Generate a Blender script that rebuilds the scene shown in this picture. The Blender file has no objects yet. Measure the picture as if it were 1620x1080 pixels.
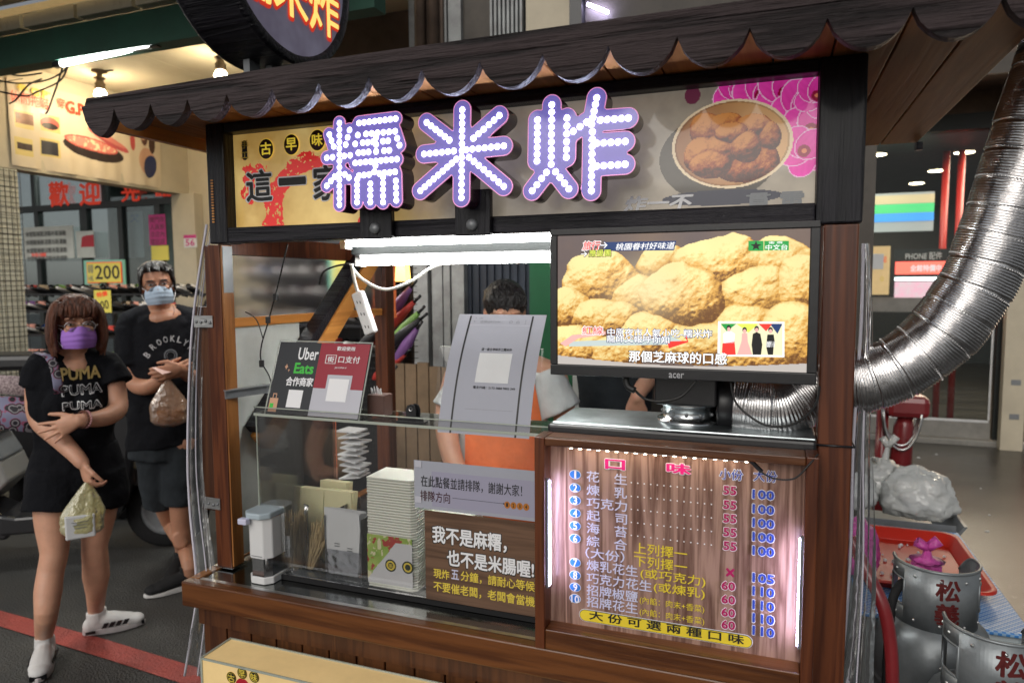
import bpy, bmesh, math, random
import numpy as np
from mathutils import Vector, Matrix
random.seed(7); rng = np.random.default_rng(7)
S = bpy.context.scene; COL = S.collection
# ------------------------------------------------------------------ camera
R_ = np.array([[0.93686, -0.02311, -0.34895], [0.34964, 0.07939, 0.93352], [0.00613, 0.99657, -0.08253]])
_x = R_[0] / np.linalg.norm(R_[0]); _y = R_[1] - R_[1].dot(_x) * _x; _y /= np.linalg.norm(_y); _z = np.cross(_y, _x)
if _z[1] < 0: _z = -_z
R_ = np.array([_x, _y, _z])          # rows: world axes seen from the camera (right, up, forward)
EYE = np.array([0.0, 0.0, 1.58]); FOC = 1104.0
cam = bpy.data.objects.new('camera', bpy.data.cameras.new('camera')); COL.objects.link(cam)
cam.data.sensor_width = 36; cam.data.lens = 36 * FOC / 1620; cam.data.clip_start = 0.05; cam.data.clip_end = 300
m = Matrix.Identity(4)
for i in range(3):
    m[i][0] = R_[i][0]; m[i][1] = R_[i][1]; m[i][2] = -R_[i][2]; m[i][3] = EYE[i]
cam.matrix_world = m; S.camera = cam
cam.data.dof.use_dof = True; cam.data.dof.focus_distance = 1.6; cam.data.dof.aperture_fstop = 4.0
# ------------------------------------------------------------------ world, sun, exposure
w = bpy.data.worlds.new('World'); S.world = w; w.use_nodes = True
nt = w.node_tree; sky = nt.nodes.new('ShaderNodeTexSky'); sky.sky_type = 'NISHITA'; sky.sun_disc = False
SUN_EL, SUN_AZ = 30, 186
sky.sun_elevation = math.radians(SUN_EL); sky.sun_rotation = math.radians(SUN_AZ)
hs = nt.nodes.new('ShaderNodeHueSaturation'); hs.inputs['Saturation'].default_value = 0.25
nt.links.new(sky.outputs[0], hs.inputs['Color']); nt.links.new(hs.outputs[0], nt.nodes['Background'].inputs[0])
nt.nodes['Background'].inputs[1].default_value = 0.034
sun = bpy.data.objects.new('sun', bpy.data.lights.new('sun', 'SUN')); COL.objects.link(sun)
sun.data.energy = 0.92; sun.data.angle = math.radians(45); sun.data.color = (1, 0.95, 0.88)
_az = math.radians(SUN_AZ); _el = math.radians(SUN_EL)
sun.rotation_euler = Vector((math.sin(_az) * math.cos(_el), math.cos(_az) * math.cos(_el), math.sin(_el))).to_track_quat('Z', 'Y').to_euler()
S.view_settings.view_transform = 'Standard'; S.view_settings.look = 'None'; S.view_settings.gamma = 1
S.view_settings.exposure = 0.85; S.view_settings.use_curve_mapping = False
S.render.engine = 'CYCLES'; S.cycles.use_denoising = True; S.cycles.max_bounces = 8; S.cycles.transparent_max_bounces = 24
S.cycles.sample_clamp_indirect = 6; S.cycles.caustics_reflective = False; S.cycles.caustics_refractive = False

# ------------------------------------------------------------------ helpers
def P(u, v, X=None, Y=None, Z=None):      # a measured point: sight line through photo pixel (u, v) cut with a world plane
    d = R_ @ np.array([u - 810.0, 540.0 - v, FOC])
    if X is not None: t = (X - EYE[0]) / d[0]
    elif Y is not None: t = (Y - EYE[1]) / d[1]
    else: t = (Z - EYE[2]) / d[2]
    return Vector(EYE + d * t)
def V(*a): return Vector(a)
ORG = {}
def thing(name, label, cat, loc, group=None):
    o = bpy.data.objects.new(name, None); COL.objects.link(o); o.location = loc; o.empty_display_size = .05
    o['label'] = label; o['category'] = cat
    if group: o['group'] = group
    ORG[o.name] = Vector(loc); return o
def tag(o, label, cat, group=None):
    o['label'] = label; o['category'] = cat
    if group: o['group'] = group
    return o
def link(name, me, parent=None, mats=None, smooth=False, kind=None, label=None):
    o = bpy.data.objects.new(name, me); COL.objects.link(o)
    if mats is not None:
        me.materials.clear()
        for k in (mats if isinstance(mats, (list, tuple)) else [mats]): me.materials.append(k)
    if smooth: me.polygons.foreach_set('use_smooth', [True] * len(me.polygons))
    if parent is not None:
        L = ORG[parent.name]; me.transform(Matrix.Translation(-L)); o.parent = parent; ORG[o.name] = L
    elif kind != 'structure':
        vs = [v.co for v in me.vertices]
        if vs:
            L = V(sum(v.x for v in vs) / len(vs), sum(v.y for v in vs) / len(vs), min(v.z for v in vs))
            me.transform(Matrix.Translation(-L)); o.location = L; ORG[o.name] = L
    else: ORG[o.name] = V(0, 0, 0)
    if kind: o['kind'] = kind
    if label: o['label'] = label
    return o
class MB:                                  # collects shapes that belong to one part
    def __init__(s): s.v = []; s.f = []; s.mi = []; s.sm = []; s.c = 0
    def add(s, vs, fs, mi=0, sm=False):
        b = len(s.v); s.v += [tuple(v) for v in vs]
        for f in fs: s.f.append([b + i for i in f]); s.mi.append(mi); s.sm.append(sm)
        return s
    def box(s, a, b, mi=0):
        x0, y0, z0 = a; x1, y1, z1 = b
        return s.add([(x0,y0,z0),(x1,y0,z0),(x1,y1,z0),(x0,y1,z0),(x0,y0,z1),(x1,y0,z1),(x1,y1,z1),(x0,y1,z1)],
                     [(0,3,2,1),(4,5,6,7),(0,1,5,4),(1,2,6,5),(2,3,7,6),(3,0,4,7)], mi)
    def obox(s, c, ax, ay, az, mi=0):      # centre and three half-axes
        c = Vector(c); ax = Vector(ax); ay = Vector(ay); az = Vector(az); vs = []
        for k in (-1, 1):
            for i, j in ((-1,-1),(1,-1),(1,1),(-1,1)): vs.append(c + ax*i + ay*j + az*k)
        return s.add(vs, [(0,3,2,1),(4,5,6,7),(0,1,5,4),(1,2,6,5),(2,3,7,6),(3,0,4,7)], mi)
    def bar(s, a, b, w, h, up=(0,0,1), mi=0):
        a = Vector(a); b = Vector(b); d = (b - a); n = d.normalized(); u = Vector(up); r = n.cross(u).normalized(); u = r.cross(n)
        return s.obox((a + b) / 2, r * w / 2, d / 2, u * h / 2, mi)
    def quad(s, a, b, c, d, mi=0): return s.add([a, b, c, d], [(0,1,2,3)], mi)
    def prism(s, poly, ax, t0, t1, mi=0):  # 2D outline extruded along axis ax ('x','y','z')
        def mk(p, t): return (t, p[0], p[1]) if ax == 'x' else ((p[0], t, p[1]) if ax == 'y' else (p[0], p[1], t))
        n = len(poly); vs = [mk(p, t0) for p in poly] + [mk(p, t1) for p in poly]
        return s.add(vs, [list(range(n)), list(range(2*n-1, n-1, -1))] + [(i, n+i, n+(i+1)%n, (i+1)%n) for i in range(n)], mi)
    def tube(s, pts, r, n=8, mi=0, side=None, cap=True, closed=False):
        pts = [Vector(p) for p in pts]; N = len(pts)
        rs = r if isinstance(r, (list, tuple)) and len(r) == N else [r] * N
        up = Vector(side) if side is not None else None; b = len(s.v); prev = None
        for i, p in enumerate(pts):
            d = (pts[(i+1) % N] - pts[i-1]) if closed else (pts[min(i+1, N-1)] - pts[max(i-1, 0)])
            d = d.normalized() if d.length > 1e-9 else Vector((0,0,1))
            if up is not None: a = (up - d * up.dot(d)).normalized()
            else:
                ref = prev if prev is not None else (Vector((0,0,1)) if abs(d.z) < .9 else Vector((1,0,0)))
                a = (ref - d * ref.dot(d)).normalized()
            prev = a; c = d.cross(a); ra, rb = rs[i] if isinstance(rs[i], (list, tuple)) else (rs[i], rs[i])
            for k in range(n):
                t = 2 * math.pi * k / n; s.v.append(tuple(p + a * (ra * math.cos(t)) + c * (rb * math.sin(t))))
        M_ = N if closed else N - 1
        for i in range(M_):
            for k in range(n):
                i2 = (i + 1) % N
                s.f.append([b+i*n+k, b+i*n+(k+1)%n, b+i2*n+(k+1)%n, b+i2*n+k]); s.mi.append(mi); s.sm.append(n > 5)
        if cap and not closed:
            s.f.append([b+k for k in range(n)][::-1]); s.mi.append(mi); s.sm.append(False)
            s.f.append([b+(N-1)*n+k for k in range(n)]); s.mi.append(mi); s.sm.append(False)
        return s
    def lathe(s, c, prof, n=24, mi=0, ax=(0,0,1), sm=True, a0=0, a1=2*math.pi):
        c = Vector(c); A = Vector(ax).normalized(); u = A.orthogonal().normalized(); w_ = A.cross(u); b = len(s.v)
        full = abs(a1 - a0 - 2*math.pi) < 1e-6; cols = n if full else n + 1
        for (r, h) in prof:
            for k in range(cols):
                t = a0 + (a1 - a0) * k / n; s.v.append(tuple(c + A*h + u*(r*math.cos(t)) + w_*(r*math.sin(t))))
        for i in range(len(prof)-1):
            for k in range(n):
                k2 = (k+1) % cols
                s.f.append([b+i*cols+k, b+i*cols+k2, b+(i+1)*cols+k2, b+(i+1)*cols+k]); s.mi.append(mi); s.sm.append(sm)
        return s
    def ball(s, c, r, n=10, mi=0, rot=None):
        r = r if isinstance(r, (list, tuple, Vector)) else (r, r, r); c = Vector(c); b = len(s.v); h = max(4, n // 2 + 1)
        for i in range(h + 1):
            ph = math.pi * i / h
            for k in range(n):
                t = 2*math.pi*k/n; q = V(r[0]*math.sin(ph)*math.cos(t), r[1]*math.sin(ph)*math.sin(t), -r[2]*math.cos(ph))
                if rot is not None: q = rot @ q
                s.v.append(tuple(c + q))
        for i in range(h):
            for k in range(n): s.f.append([b+i*n+k, b+i*n+(k+1)%n, b+(i+1)*n+(k+1)%n, b+(i+1)*n+k]); s.mi.append(mi); s.sm.append(True)
        return s
    def mesh(s, name='m'):
        me = bpy.data.meshes.new(name); me.from_pydata(s.v, [], s.f); me.polygons.foreach_set('material_index', s.mi)
        me.polygons.foreach_set('use_smooth', s.sm); me.update(); return me
    def build(s, name, mats, parent=None, kind=None, label=None, bevel=0):
        me = s.mesh(name)
        if bevel:
            bm = bmesh.new(); bm.from_mesh(me)
            bmesh.ops.bevel(bm, geom=[e for e in bm.edges if len(e.link_faces) == 2 and e.calc_face_angle(0) > .6], offset=bevel, segments=2, affect='EDGES', profile=.5, clamp_overlap=True)
            bm.to_mesh(me); bm.free()
        return link(name, me, parent, mats, kind=kind, label=label)
def struct(name, mb, mat): return mb.build(name, mat, None, 'structure')
def cat_curve(pts, n=8):                   # smooth path through points
    pts = [Vector(p) for p in pts]; out = []
    for i in range(len(pts)-1):
        p0 = pts[max(i-1,0)]; p1 = pts[i]; p2 = pts[i+1]; p3 = pts[min(i+2, len(pts)-1)]
        for k in range(n):
            t = k / n; out.append(.5*((2*p1) + (p2-p0)*t + (2*p0-5*p1+4*p2-p3)*t*t + (3*p1-p0-3*p2+p3)*t**3))
    out.append(pts[-1]); return out
def remeshed(mb, vox, smooth=2, it=.5):    # fuse overlapping shapes into one continuous skin
    o = bpy.data.objects.new('tmp', mb.mesh()); COL.objects.link(o)
    md = o.modifiers.new('r', 'REMESH'); md.mode = 'VOXEL'; md.voxel_size = vox; md.use_smooth_shade = True
    if smooth: sm = o.modifiers.new('s', 'SMOOTH'); sm.iterations = smooth; sm.factor = it
    dg = bpy.context.evaluated_depsgraph_get(); dg.update()
    me = bpy.data.meshes.new_from_object(o.evaluated_get(dg)); bpy.data.objects.remove(o); return me
def copy_tree(o, loc, rz=None, label=None):
    def cp(x, par):
        c = x.copy(); COL.objects.link(c); c.parent = par
        for ch in list(x.children): cp(ch, c)
        return c
    c = cp(o, None); c.location = loc
    if rz is not None: c.rotation_euler = (0, 0, rz)
    if label: c['label'] = label
    return c
# ------------------------------------------------------------------ materials
def newmat(name):
    mt = bpy.data.materials.new(name); mt.use_nodes = True; return mt, mt.node_tree, mt.node_tree.nodes['Principled BSDF']
def mat(name, col, rough=.5, metal=0, bump=0, bscale=60, var=0, vscale=8, coat=0, emit=None, es=0, stretch=(1,1,1), col2=None, sss=0, trans=0, detail=6, dist=.1):
    mt, n, b = newmat(name); c = tuple(col) + (1,)
    b.inputs['Base Color'].default_value = c; b.inputs['Roughness'].default_value = rough; b.inputs['Metallic'].default_value = metal
    b.inputs['Coat Weight'].default_value = coat; b.inputs['Coat Roughness'].default_value = .15
    if trans: b.inputs['Transmission Weight'].default_value = trans
    if sss: b.inputs['Subsurface Weight'].default_value = sss; b.inputs['Subsurface Scale'].default_value = .02
    if emit: b.inputs['Emission Color'].default_value = tuple(emit) + (1,); b.inputs['Emission Strength'].default_value = es
    if var or bump or col2:
        tc = n.nodes.new('ShaderNodeTexCoord'); mp = n.nodes.new('ShaderNodeMapping'); mp.inputs['Scale'].default_value = stretch
        n.links.new(tc.outputs['Object'], mp.inputs[0])
        nz = n.nodes.new('ShaderNodeTexNoise'); nz.inputs['Scale'].default_value = vscale; nz.inputs['Detail'].default_value = detail; nz.inputs['Roughness'].default_value = .65
        n.links.new(mp.outputs[0], nz.inputs['Vector'])
        rp = n.nodes.new('ShaderNodeValToRGB'); rp.color_ramp.elements[0].position = .3; rp.color_ramp.elements[1].position = .7
        k = var or .25
        rp.color_ramp.elements[0].color = tuple((col2[i] if col2 else col[i]*(1-k)) for i in range(3)) + (1,)
        rp.color_ramp.elements[1].color = tuple((col[i] if col2 else min(1, col[i]*(1+k))) for i in range(3)) + (1,)
        n.links.new(nz.outputs['Fac'], rp.inputs[0])
        if var or col2:
            n.links.new(rp.outputs[0], b.inputs['Base Color'])
            mr = n.nodes.new('ShaderNodeMapRange'); mr.inputs[3].default_value = max(0, rough-.12); mr.inputs[4].default_value = min(1, rough+.12)
            n.links.new(nz.outputs['Fac'], mr.inputs[0]); n.links.new(mr.outputs[0], b.inputs['Roughness'])
        if bump:
            nb = n.nodes.new('ShaderNodeTexNoise'); nb.inputs['Scale'].default_value = bscale; nb.inputs['Detail'].default_value = 5
            n.links.new(mp.outputs[0], nb.inputs['Vector'])
            bp = n.nodes.new('ShaderNodeBump'); bp.inputs['Strength'].default_value = bump; bp.inputs['Distance'].default_value = dist * .03
            n.links.new(nb.outputs['Fac'], bp.inputs['Height']); n.links.new(bp.outputs[0], b.inputs['Normal'])
    return mt
def wood(name, dark, light, ax='x', fine=1.0, rough=.4, bump=.5, coat=0, ridge=.004):
    mt, n, b = newmat(name); st = {'x': (1.2, 22, 22), 'y': (22, 1.2, 22), 'z': (22, 22, 1.2)}[ax]
    tc = n.nodes.new('ShaderNodeTexCoord'); mp = n.nodes.new('ShaderNodeMapping'); mp.inputs['Scale'].default_value = tuple(s * fine for s in st)
    n.links.new(tc.outputs['Object'], mp.inputs[0])
    a = n.nodes.new('ShaderNodeTexNoise'); a.inputs['Scale'].default_value = 1; a.inputs['Detail'].default_value = 3; a.inputs['Distortion'].default_value = .6
    f = n.nodes.new('ShaderNodeTexNoise'); f.inputs['Scale'].default_value = 5; f.inputs['Detail'].default_value = 6; f.inputs['Roughness'].default_value = .7
    n.links.new(mp.outputs[0], a.inputs['Vector']); n.links.new(mp.outputs[0], f.inputs['Vector'])
    mth = n.nodes.new('ShaderNodeMath'); mth.operation = 'MULTIPLY'; mth.inputs[1].default_value = 26; n.links.new(a.outputs['Fac'], mth.inputs[0])
    sn = n.nodes.new('ShaderNodeMath'); sn.operation = 'SINE'; n.links.new(mth.outputs[0], sn.inputs[0])
    mr = n.nodes.new('ShaderNodeMapRange'); mr.inputs[1].default_value = -1; n.links.new(sn.outputs[0], mr.inputs[0])
    mx = n.nodes.new('ShaderNodeMath'); mx.operation = 'MULTIPLY_ADD'; mx.inputs[1].default_value = .38; n.links.new(mr.outputs[0], mx.inputs[0])
    fm = n.nodes.new('ShaderNodeMath'); fm.operation = 'MULTIPLY'; fm.inputs[1].default_value = .75; n.links.new(f.outputs['Fac'], fm.inputs[0]); n.links.new(fm.outputs[0], mx.inputs[2])
    rp = n.nodes.new('ShaderNodeValToRGB'); rp.color_ramp.elements[0].position = .25; rp.color_ramp.elements[1].position = .75
    rp.color_ramp.elements[0].color = tuple(dark) + (1,); rp.color_ramp.elements[1].color = tuple(light) + (1,)
    n.links.new(mx.outputs[0], rp.inputs[0]); n.links.new(rp.outputs[0], b.inputs['Base Color'])
    b.inputs['Roughness'].default_value = rough; b.inputs['Coat Weight'].default_value = coat; b.inputs['Coat Roughness'].default_value = .12
    bp = n.nodes.new('ShaderNodeBump'); bp.inputs['Strength'].default_value = bump; bp.inputs['Distance'].default_value = ridge
    n.links.new(mx.outputs[0], bp.inputs['Height']); n.links.new(bp.outputs[0], b.inputs['Normal'])
    return mt
def clear(name, tint=(1,1,1), rough=.03, refl=1.0, base=.04, milky=0, mcol=(.8,.8,.8), bump=0, bscale=8):   # thin clear sheet
    mt = bpy.data.materials.new(name); mt.use_nodes = True; n = mt.node_tree; n.nodes.clear()
    o = n.nodes.new('ShaderNodeOutputMaterial'); t = n.nodes.new('ShaderNodeBsdfTransparent'); t.inputs[0].default_value = tuple(tint) + (1,)
    g = n.nodes.new('ShaderNodeBsdfGlossy'); g.inputs['Roughness'].default_value = rough
    fr = n.nodes.new('ShaderNodeFresnel'); fr.inputs[0].default_value = 1.45
    ml = n.nodes.new('ShaderNodeMath'); ml.operation = 'MULTIPLY_ADD'; ml.inputs[1].default_value = refl; ml.inputs[2].default_value = base; n.links.new(fr.outputs[0], ml.inputs[0])
    mx = n.nodes.new('ShaderNodeMixShader'); n.links.new(ml.outputs[0], mx.inputs[0]); n.links.new(t.outputs[0], mx.inputs[1]); n.links.new(g.outputs[0], mx.inputs[2]); last = mx
    if bump:
        tc = n.nodes.new('ShaderNodeTexCoord'); nz = n.nodes.new('ShaderNodeTexNoise'); nz.inputs['Scale'].default_value = bscale; nz.inputs['Detail'].default_value = 2
        n.links.new(tc.outputs['Object'], nz.inputs['Vector']); bp = n.nodes.new('ShaderNodeBump'); bp.inputs['Strength'].default_value = bump; bp.inputs['Distance'].default_value = .02
        n.links.new(nz.outputs['Fac'], bp.inputs['Height']); n.links.new(bp.outputs[0], g.inputs['Normal']); n.links.new(bp.outputs[0], fr.inputs['Normal'])
    if milky:
        d = n.nodes.new('ShaderNodeBsdfDiffuse'); d.inputs[0].default_value = tuple(mcol) + (1,); m2 = n.nodes.new('ShaderNodeMixShader'); m2.inputs[0].default_value = milky
        if bump: n.links.new(bp.outputs[0], d.inputs['Normal'])
        n.links.new(mx.outputs[0], m2.inputs[1]); n.links.new(d.outputs[0], m2.inputs[2]); last = m2
    n.links.new(last.outputs[0], o.inputs[0]); return mt
def glow(name, col, s, sample=True):
    mt, n, b = newmat(name); b.inputs['Base Color'].default_value = (.8,.8,.8,1); b.inputs['Emission Color'].default_value = tuple(col)+(1,); b.inputs['Emission Strength'].default_value = s
    if not sample: mt.cycles.emission_sampling = 'NONE'
    return mt
def painted(name, emit=0, rough=.4, coat=0, base=1):   # colour comes from the print stored on the mesh
    mt, n, b = newmat(name); a = n.nodes.new('ShaderNodeVertexColor'); a.layer_name = 'print'
    b.inputs['Base Color'].default_value = (.01,.01,.01,1); b.inputs['Roughness'].default_value = rough; b.inputs['Coat Weight'].default_value = coat; b.inputs['Coat Roughness'].default_value = .05
    if base: n.links.new(a.outputs[0], b.inputs['Base Color'])
    if emit: n.links.new(a.outputs[0], b.inputs['Emission Color']); b.inputs['Emission Strength'].default_value = emit; mt.cycles.emission_sampling = 'NONE'
    return mt
def picture(name, img, O, U, Vv, mt, parent=None, z=None):   # img HxWx3 linear colours (row 0 = top), on the sheet O + s*U + t*V
    H, W, _ = img.shape; O = np.array(O); U = np.array(U); Vv = np.array(Vv)
    s = np.linspace(0, 1, W + 1); t = np.linspace(1, 0, H + 1); gs, gt = np.meshgrid(s, t)
    vs = O + gs[..., None] * U + gt[..., None] * Vv
    if z is not None: n_ = np.cross(U, Vv); n_ /= np.linalg.norm(n_); zz = z(gs, gt); vs = vs + zz[..., None] * n_
    vs = vs.reshape(-1, 3); i = np.arange(H)[:, None] * (W + 1) + np.arange(W)[None]
    fs = np.stack([i + W + 1, i + W + 2, i + 1, i], -1).reshape(-1, 4)
    me = bpy.data.meshes.new(name); me.vertices.add(len(vs)); me.vertices.foreach_set('co', vs.ravel())
    me.loops.add(fs.size); me.loops.foreach_set('vertex_index', fs.ravel()); me.polygons.add(len(fs))
    me.polygons.foreach_set('loop_start', np.arange(0, fs.size, 4)); me.polygons.foreach_set('loop_total', np.full(len(fs), 4)); me.update(calc_edges=True)
    ca = me.color_attributes.new('print', 'FLOAT_COLOR', 'CORNER')
    c = np.repeat(img.reshape(-1, 3), 4, 0); c = np.concatenate([c, np.ones((len(c), 1))], 1); ca.data.foreach_set('color', c.ravel())
    return link(name, me, parent, mt)
def text(s, name, mt, parent, O, U, Vv, rect, bold=0, ext=0, z=0, res=2, shear=0, rot=0):
    cu = bpy.data.curves.new('t', 'FONT'); cu.body = s; cu.resolution_u = res; cu.shear = shear; cu.fill_mode = 'FRONT'
    o = bpy.data.objects.new('t', cu); COL.objects.link(o); dg = bpy.context.evaluated_depsgraph_get(); dg.update()
    me = bpy.data.meshes.new_from_object(o.evaluated_get(dg)); bpy.data.objects.remove(o)
    n = len(me.vertices)
    if not n: return None
    co = np.empty(n * 3); me.vertices.foreach_get('co', co); co = co.reshape(-1, 3)
    tris = [tuple(p.vertices) for p in me.polygons]
    if bold > .004:                        # heavier weight: copies nudged round a small circle
        k = 6 if bold < .03 else 10; cs = [co]; nt = list(tris)
        for i in range(k):
            q = co.copy(); q[:, 0] += bold*math.cos(2*math.pi*i/k); q[:, 1] += bold*math.sin(2*math.pi*i/k); q[:, 2] += .00002*(i+1)*(-1 if bold > .03 else 1); cs.append(q)
            nt += [tuple(v + n*(i+1) for v in t) for t in tris]
        co = np.concatenate(cs); me = bpy.data.meshes.new('t'); me.from_pydata(co.tolist(), [], nt); n = len(co)
    lo, hi = co.min(0), co.max(0); x0, y0, x1, y1 = rect
    sx = (x1 - x0) / max(hi[0] - lo[0], 1e-6); sy = (y1 - y0) / max(hi[1] - lo[1], 1e-6)
    X = x0 + (co[:, 0] - lo[0]) * sx; Y = y0 + (co[:, 1] - lo[1]) * sy
    if rot: cx, cy = (x0+x1)/2, (y0+y1)/2; c_, s_ = math.cos(rot), math.sin(rot); X, Y = cx+(X-cx)*c_-(Y-cy)*s_, cy+(X-cx)*s_+(Y-cy)*c_
    U = np.array(U, float); Vv = np.array(Vv, float); N = np.cross(U, Vv); N /= np.linalg.norm(N)
    out = np.array(O, float) + X[:, None] * U + Y[:, None] * Vv + (z + co[:, 2])[:, None] * N
    me.vertices.foreach_set('co', out.ravel()); me.update()
    return link(name, me, parent, mt)
def ptext(s, name, mt, parent, Y, u0, v0, u1, v1, **k):      # lettering on an upright sheet at depth Y: left edge from (u0, v0 top / v1 bottom), right edge at u1
    a = P(u0, v1, Y=Y); t = P(u0, v0, Y=Y); vr = v1 + (v1 - 467) * (u1 - u0) / (u0 + 2150); b = P(u1, vr, Y=Y)
    return text(s, name, mt, parent, (0, Y, 0), (1,0,0), (0,0,1), (a.x, a.z, b.x, t.z), **k)
def fbm(H, W, s, oct=5, seed=0):
    r = np.random.default_rng(seed); out = np.zeros((H, W)); amp = 1; tot = 0
    for o in range(oct):
        gh, gw = int(H / s) + 3, int(W / s) + 3; g = r.random((gh, gw)); y = np.arange(H) / s; x = np.arange(W) / s
        yi = y.astype(int); xi = x.astype(int); fy = (y - yi)[:, None]; fx = (x - xi)[None]; fy = fy*fy*(3-2*fy); fx = fx*fx*(3-2*fx)
        a = g[yi][:, xi]; b = g[yi][:, xi+1]; c = g[yi+1][:, xi]; d = g[yi+1][:, xi+1]
        out += amp * ((a*(1-fx)+b*fx)*(1-fy) + (c*(1-fx)+d*fx)*fy); tot += amp; amp *= .55; s = max(1.01, s / 2)
    return out / tot
def blur(a, k):
    for ax in (0, 1):
        c = np.cumsum(np.pad(a, [(k+1, k) if i == ax else (0, 0) for i in range(2)], mode='edge'), ax)
        a = (np.take(c, range(2*k+1, c.shape[ax]), ax) - np.take(c, range(0, c.shape[ax]-2*k-1), ax)) / (2*k+1)
    return a
def fried(H, W, blobs, c_lo, c_mid, c_hi, bg, seed=0, crust=1.0, aspect=None, light=(-.35, -.8, .55), wob=.7, gran=1.0):   # printed picture of fried pieces as one lit relief; blobs (x, y, rx, ry, height)
    A = aspect or W / H; yy, xx = np.mgrid[0:H, 0:W]; yy = (yy + .5) / H; xx = (xx + .5) / W; hgt = np.full((H, W), -1.)
    wx = (fbm(H, W, W/8, 3, seed) - .5); wy = (fbm(H, W, W/8, 3, seed+1) - .5); g0 = fbm(H, W, 9, 2, seed+2) - .5; g1 = fbm(H, W, 3.6, 2, seed+3) - .5; g2 = np.random.default_rng(seed).random((H, W)) - .5
    for b in blobs:
        bx, by, rx, ry, zk = b; d2 = ((xx-bx+wx*rx*wob)/rx)**2 + ((yy-by+wy*ry*wob)/ry)**2
        hgt = np.maximum(hgt, np.where(d2 < 1, zk + ry*.95*np.sqrt(np.clip(1-d2, 0, 1)), -1.))
    ins = hgt > -.9; base = np.where(ins, hgt, hgt[ins].min() if ins.any() else 0); hh = base + g0*.020*crust + g1*.007*crust
    gy, gx = np.gradient(hh); gy *= H; gx *= W/A; n = np.sqrt(gx*gx + gy*gy + 1); sh = np.clip((-gx*light[0] - gy*light[1] + light[2])/n, 0, 1)
    ao = np.clip(1 + (base - blur(base, max(2, H//14)))*7, .12, 1.15); v = sh*ao*1.05 + (g1*.35 + g2*.18)*gran*ao; v = np.clip(v, 0, 1)[..., None]
    c = np.where(v < .45, c_lo + (c_mid-c_lo)*v/.45, c_mid + (c_hi-c_mid)*(v-.45)/.55) * (.85+.3*fbm(H, W, W/7, 3, seed+6)[..., None]); return np.where(ins[..., None], c, bg)
def lerp(a, b, t): return np.array(a) + (np.array(b) - np.array(a)) * t
M = {}
M['dkwood'] = wood('dark_stained_wood', (.002,.002,.004), (.014,.012,.018), 'x', 1.1, .42, 1.0, .12, .006)
M['dkwoodz'] = wood('dark_stained_wood_upright', (.004,.004,.006), (.011,.010,.015), 'z', 1.5, .42, .8, .12, .004)
M['fascia'] = wood('fascia_wood', (.004,.003,.003), (.060,.042,.043), 'x', 1.0, .5, 1.0, .0, .016)
M['soffit'] = wood('soffit_wood', (.30,.125,.040), (.46,.22,.080), 'y', .7, .55, .2)
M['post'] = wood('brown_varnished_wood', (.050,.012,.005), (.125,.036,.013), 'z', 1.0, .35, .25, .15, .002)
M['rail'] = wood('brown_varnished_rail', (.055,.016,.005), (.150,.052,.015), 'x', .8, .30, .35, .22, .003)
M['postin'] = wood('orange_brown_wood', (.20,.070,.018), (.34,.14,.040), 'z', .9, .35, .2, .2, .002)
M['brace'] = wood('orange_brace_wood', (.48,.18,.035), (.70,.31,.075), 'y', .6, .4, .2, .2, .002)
M['plank'] = wood('brown_planks', (.038,.012,.006), (.090,.032,.012), 'z', .8, .45, .35, .2, .002)
M['menuwood'] = wood('menu_wood_print', (.10,.046,.032), (.38,.235,.18), 'z', 1.3, .35, .02, .05, .0005)
M['brownprint'] = wood('brown_wood_print', (.085,.050,.034), (.17,.10,.065), 'x', 1.0, .35, .02, .0, .0005)
M['black'] = mat('black_plastic', (.012,.012,.014), .35, bump=.1)
M['rubber'] = mat('black_rubber', (.015,.015,.016), .7, bump=.3)
M['cable'] = mat('cable_black', (.010,.010,.010), .5)
M['cablew'] = mat('cable_white', (.55,.54,.50), .5, var=.1)
M['white'] = mat('white_plastic', (.72,.72,.72), .35, var=.06)
M['dullwhite'] = mat('dull_white_paint', (.58,.60,.56), .5, var=.15, vscale=5, bump=.1)
M['paper'] = mat('white_paper', (.66,.67,.68), .7, var=.04, vscale=12)
M['steel'] = mat('stainless_steel', (.52,.54,.55), .22, 1, bump=.08, bscale=20, var=.2, vscale=9)
M['alu'] = mat('brushed_aluminium', (.62,.62,.62), .32, 1, bump=.25, bscale=40, var=.15, stretch=(1,1,8))
M['counter'] = mat('stainless_counter', (.33,.34,.33), .16, 1, bump=.05, bscale=15, var=.18, vscale=7)
M['duct'] = mat('aluminium_duct', (.72,.70,.70), .24, 1, bump=.6, bscale=38, var=.1, vscale=30)
M['greymetal'] = mat('grey_paint_metal', (.20,.21,.22), .4, .3, var=.15)
M['red'] = mat('red_print', (.48,.018,.035), .35)
M['orangecloth'] = mat('orange_cloth', (.85,.20,.06), .8, bump=.5, bscale=14, var=.15, dist=.6)
M['yellow'] = mat('yellow_print', (.80,.62,.04), .4)
M['magenta'] = mat('magenta_print', (.72,.010,.19), .4)
M['blue'] = mat('blue_print', (.03,.07,.42), .4)
M['badge'] = mat('blue_badge', (.03,.19,.60), .4)
M['inkblack'] = mat('black_ink', (.01,.01,.01), .5)
M['inkwhite'] = mat('white_ink', (.82,.82,.84), .5)
def frosted(name, rough, ior=1.04):
    mt = clear(name, (.92,.93,.95), .1, .9, .03); n = mt.node_tree; t = [x for x in n.nodes if x.type == 'BSDF_TRANSPARENT'][0]; mx = t.outputs[0].links[0].to_node
    r = n.nodes.new('ShaderNodeBsdfRefraction'); r.inputs['Color'].default_value = (.92,.93,.95,1); r.inputs['Roughness'].default_value = rough; r.inputs['IOR'].default_value = ior; n.links.new(r.outputs[0], mx.inputs[1]); return mt
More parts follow.
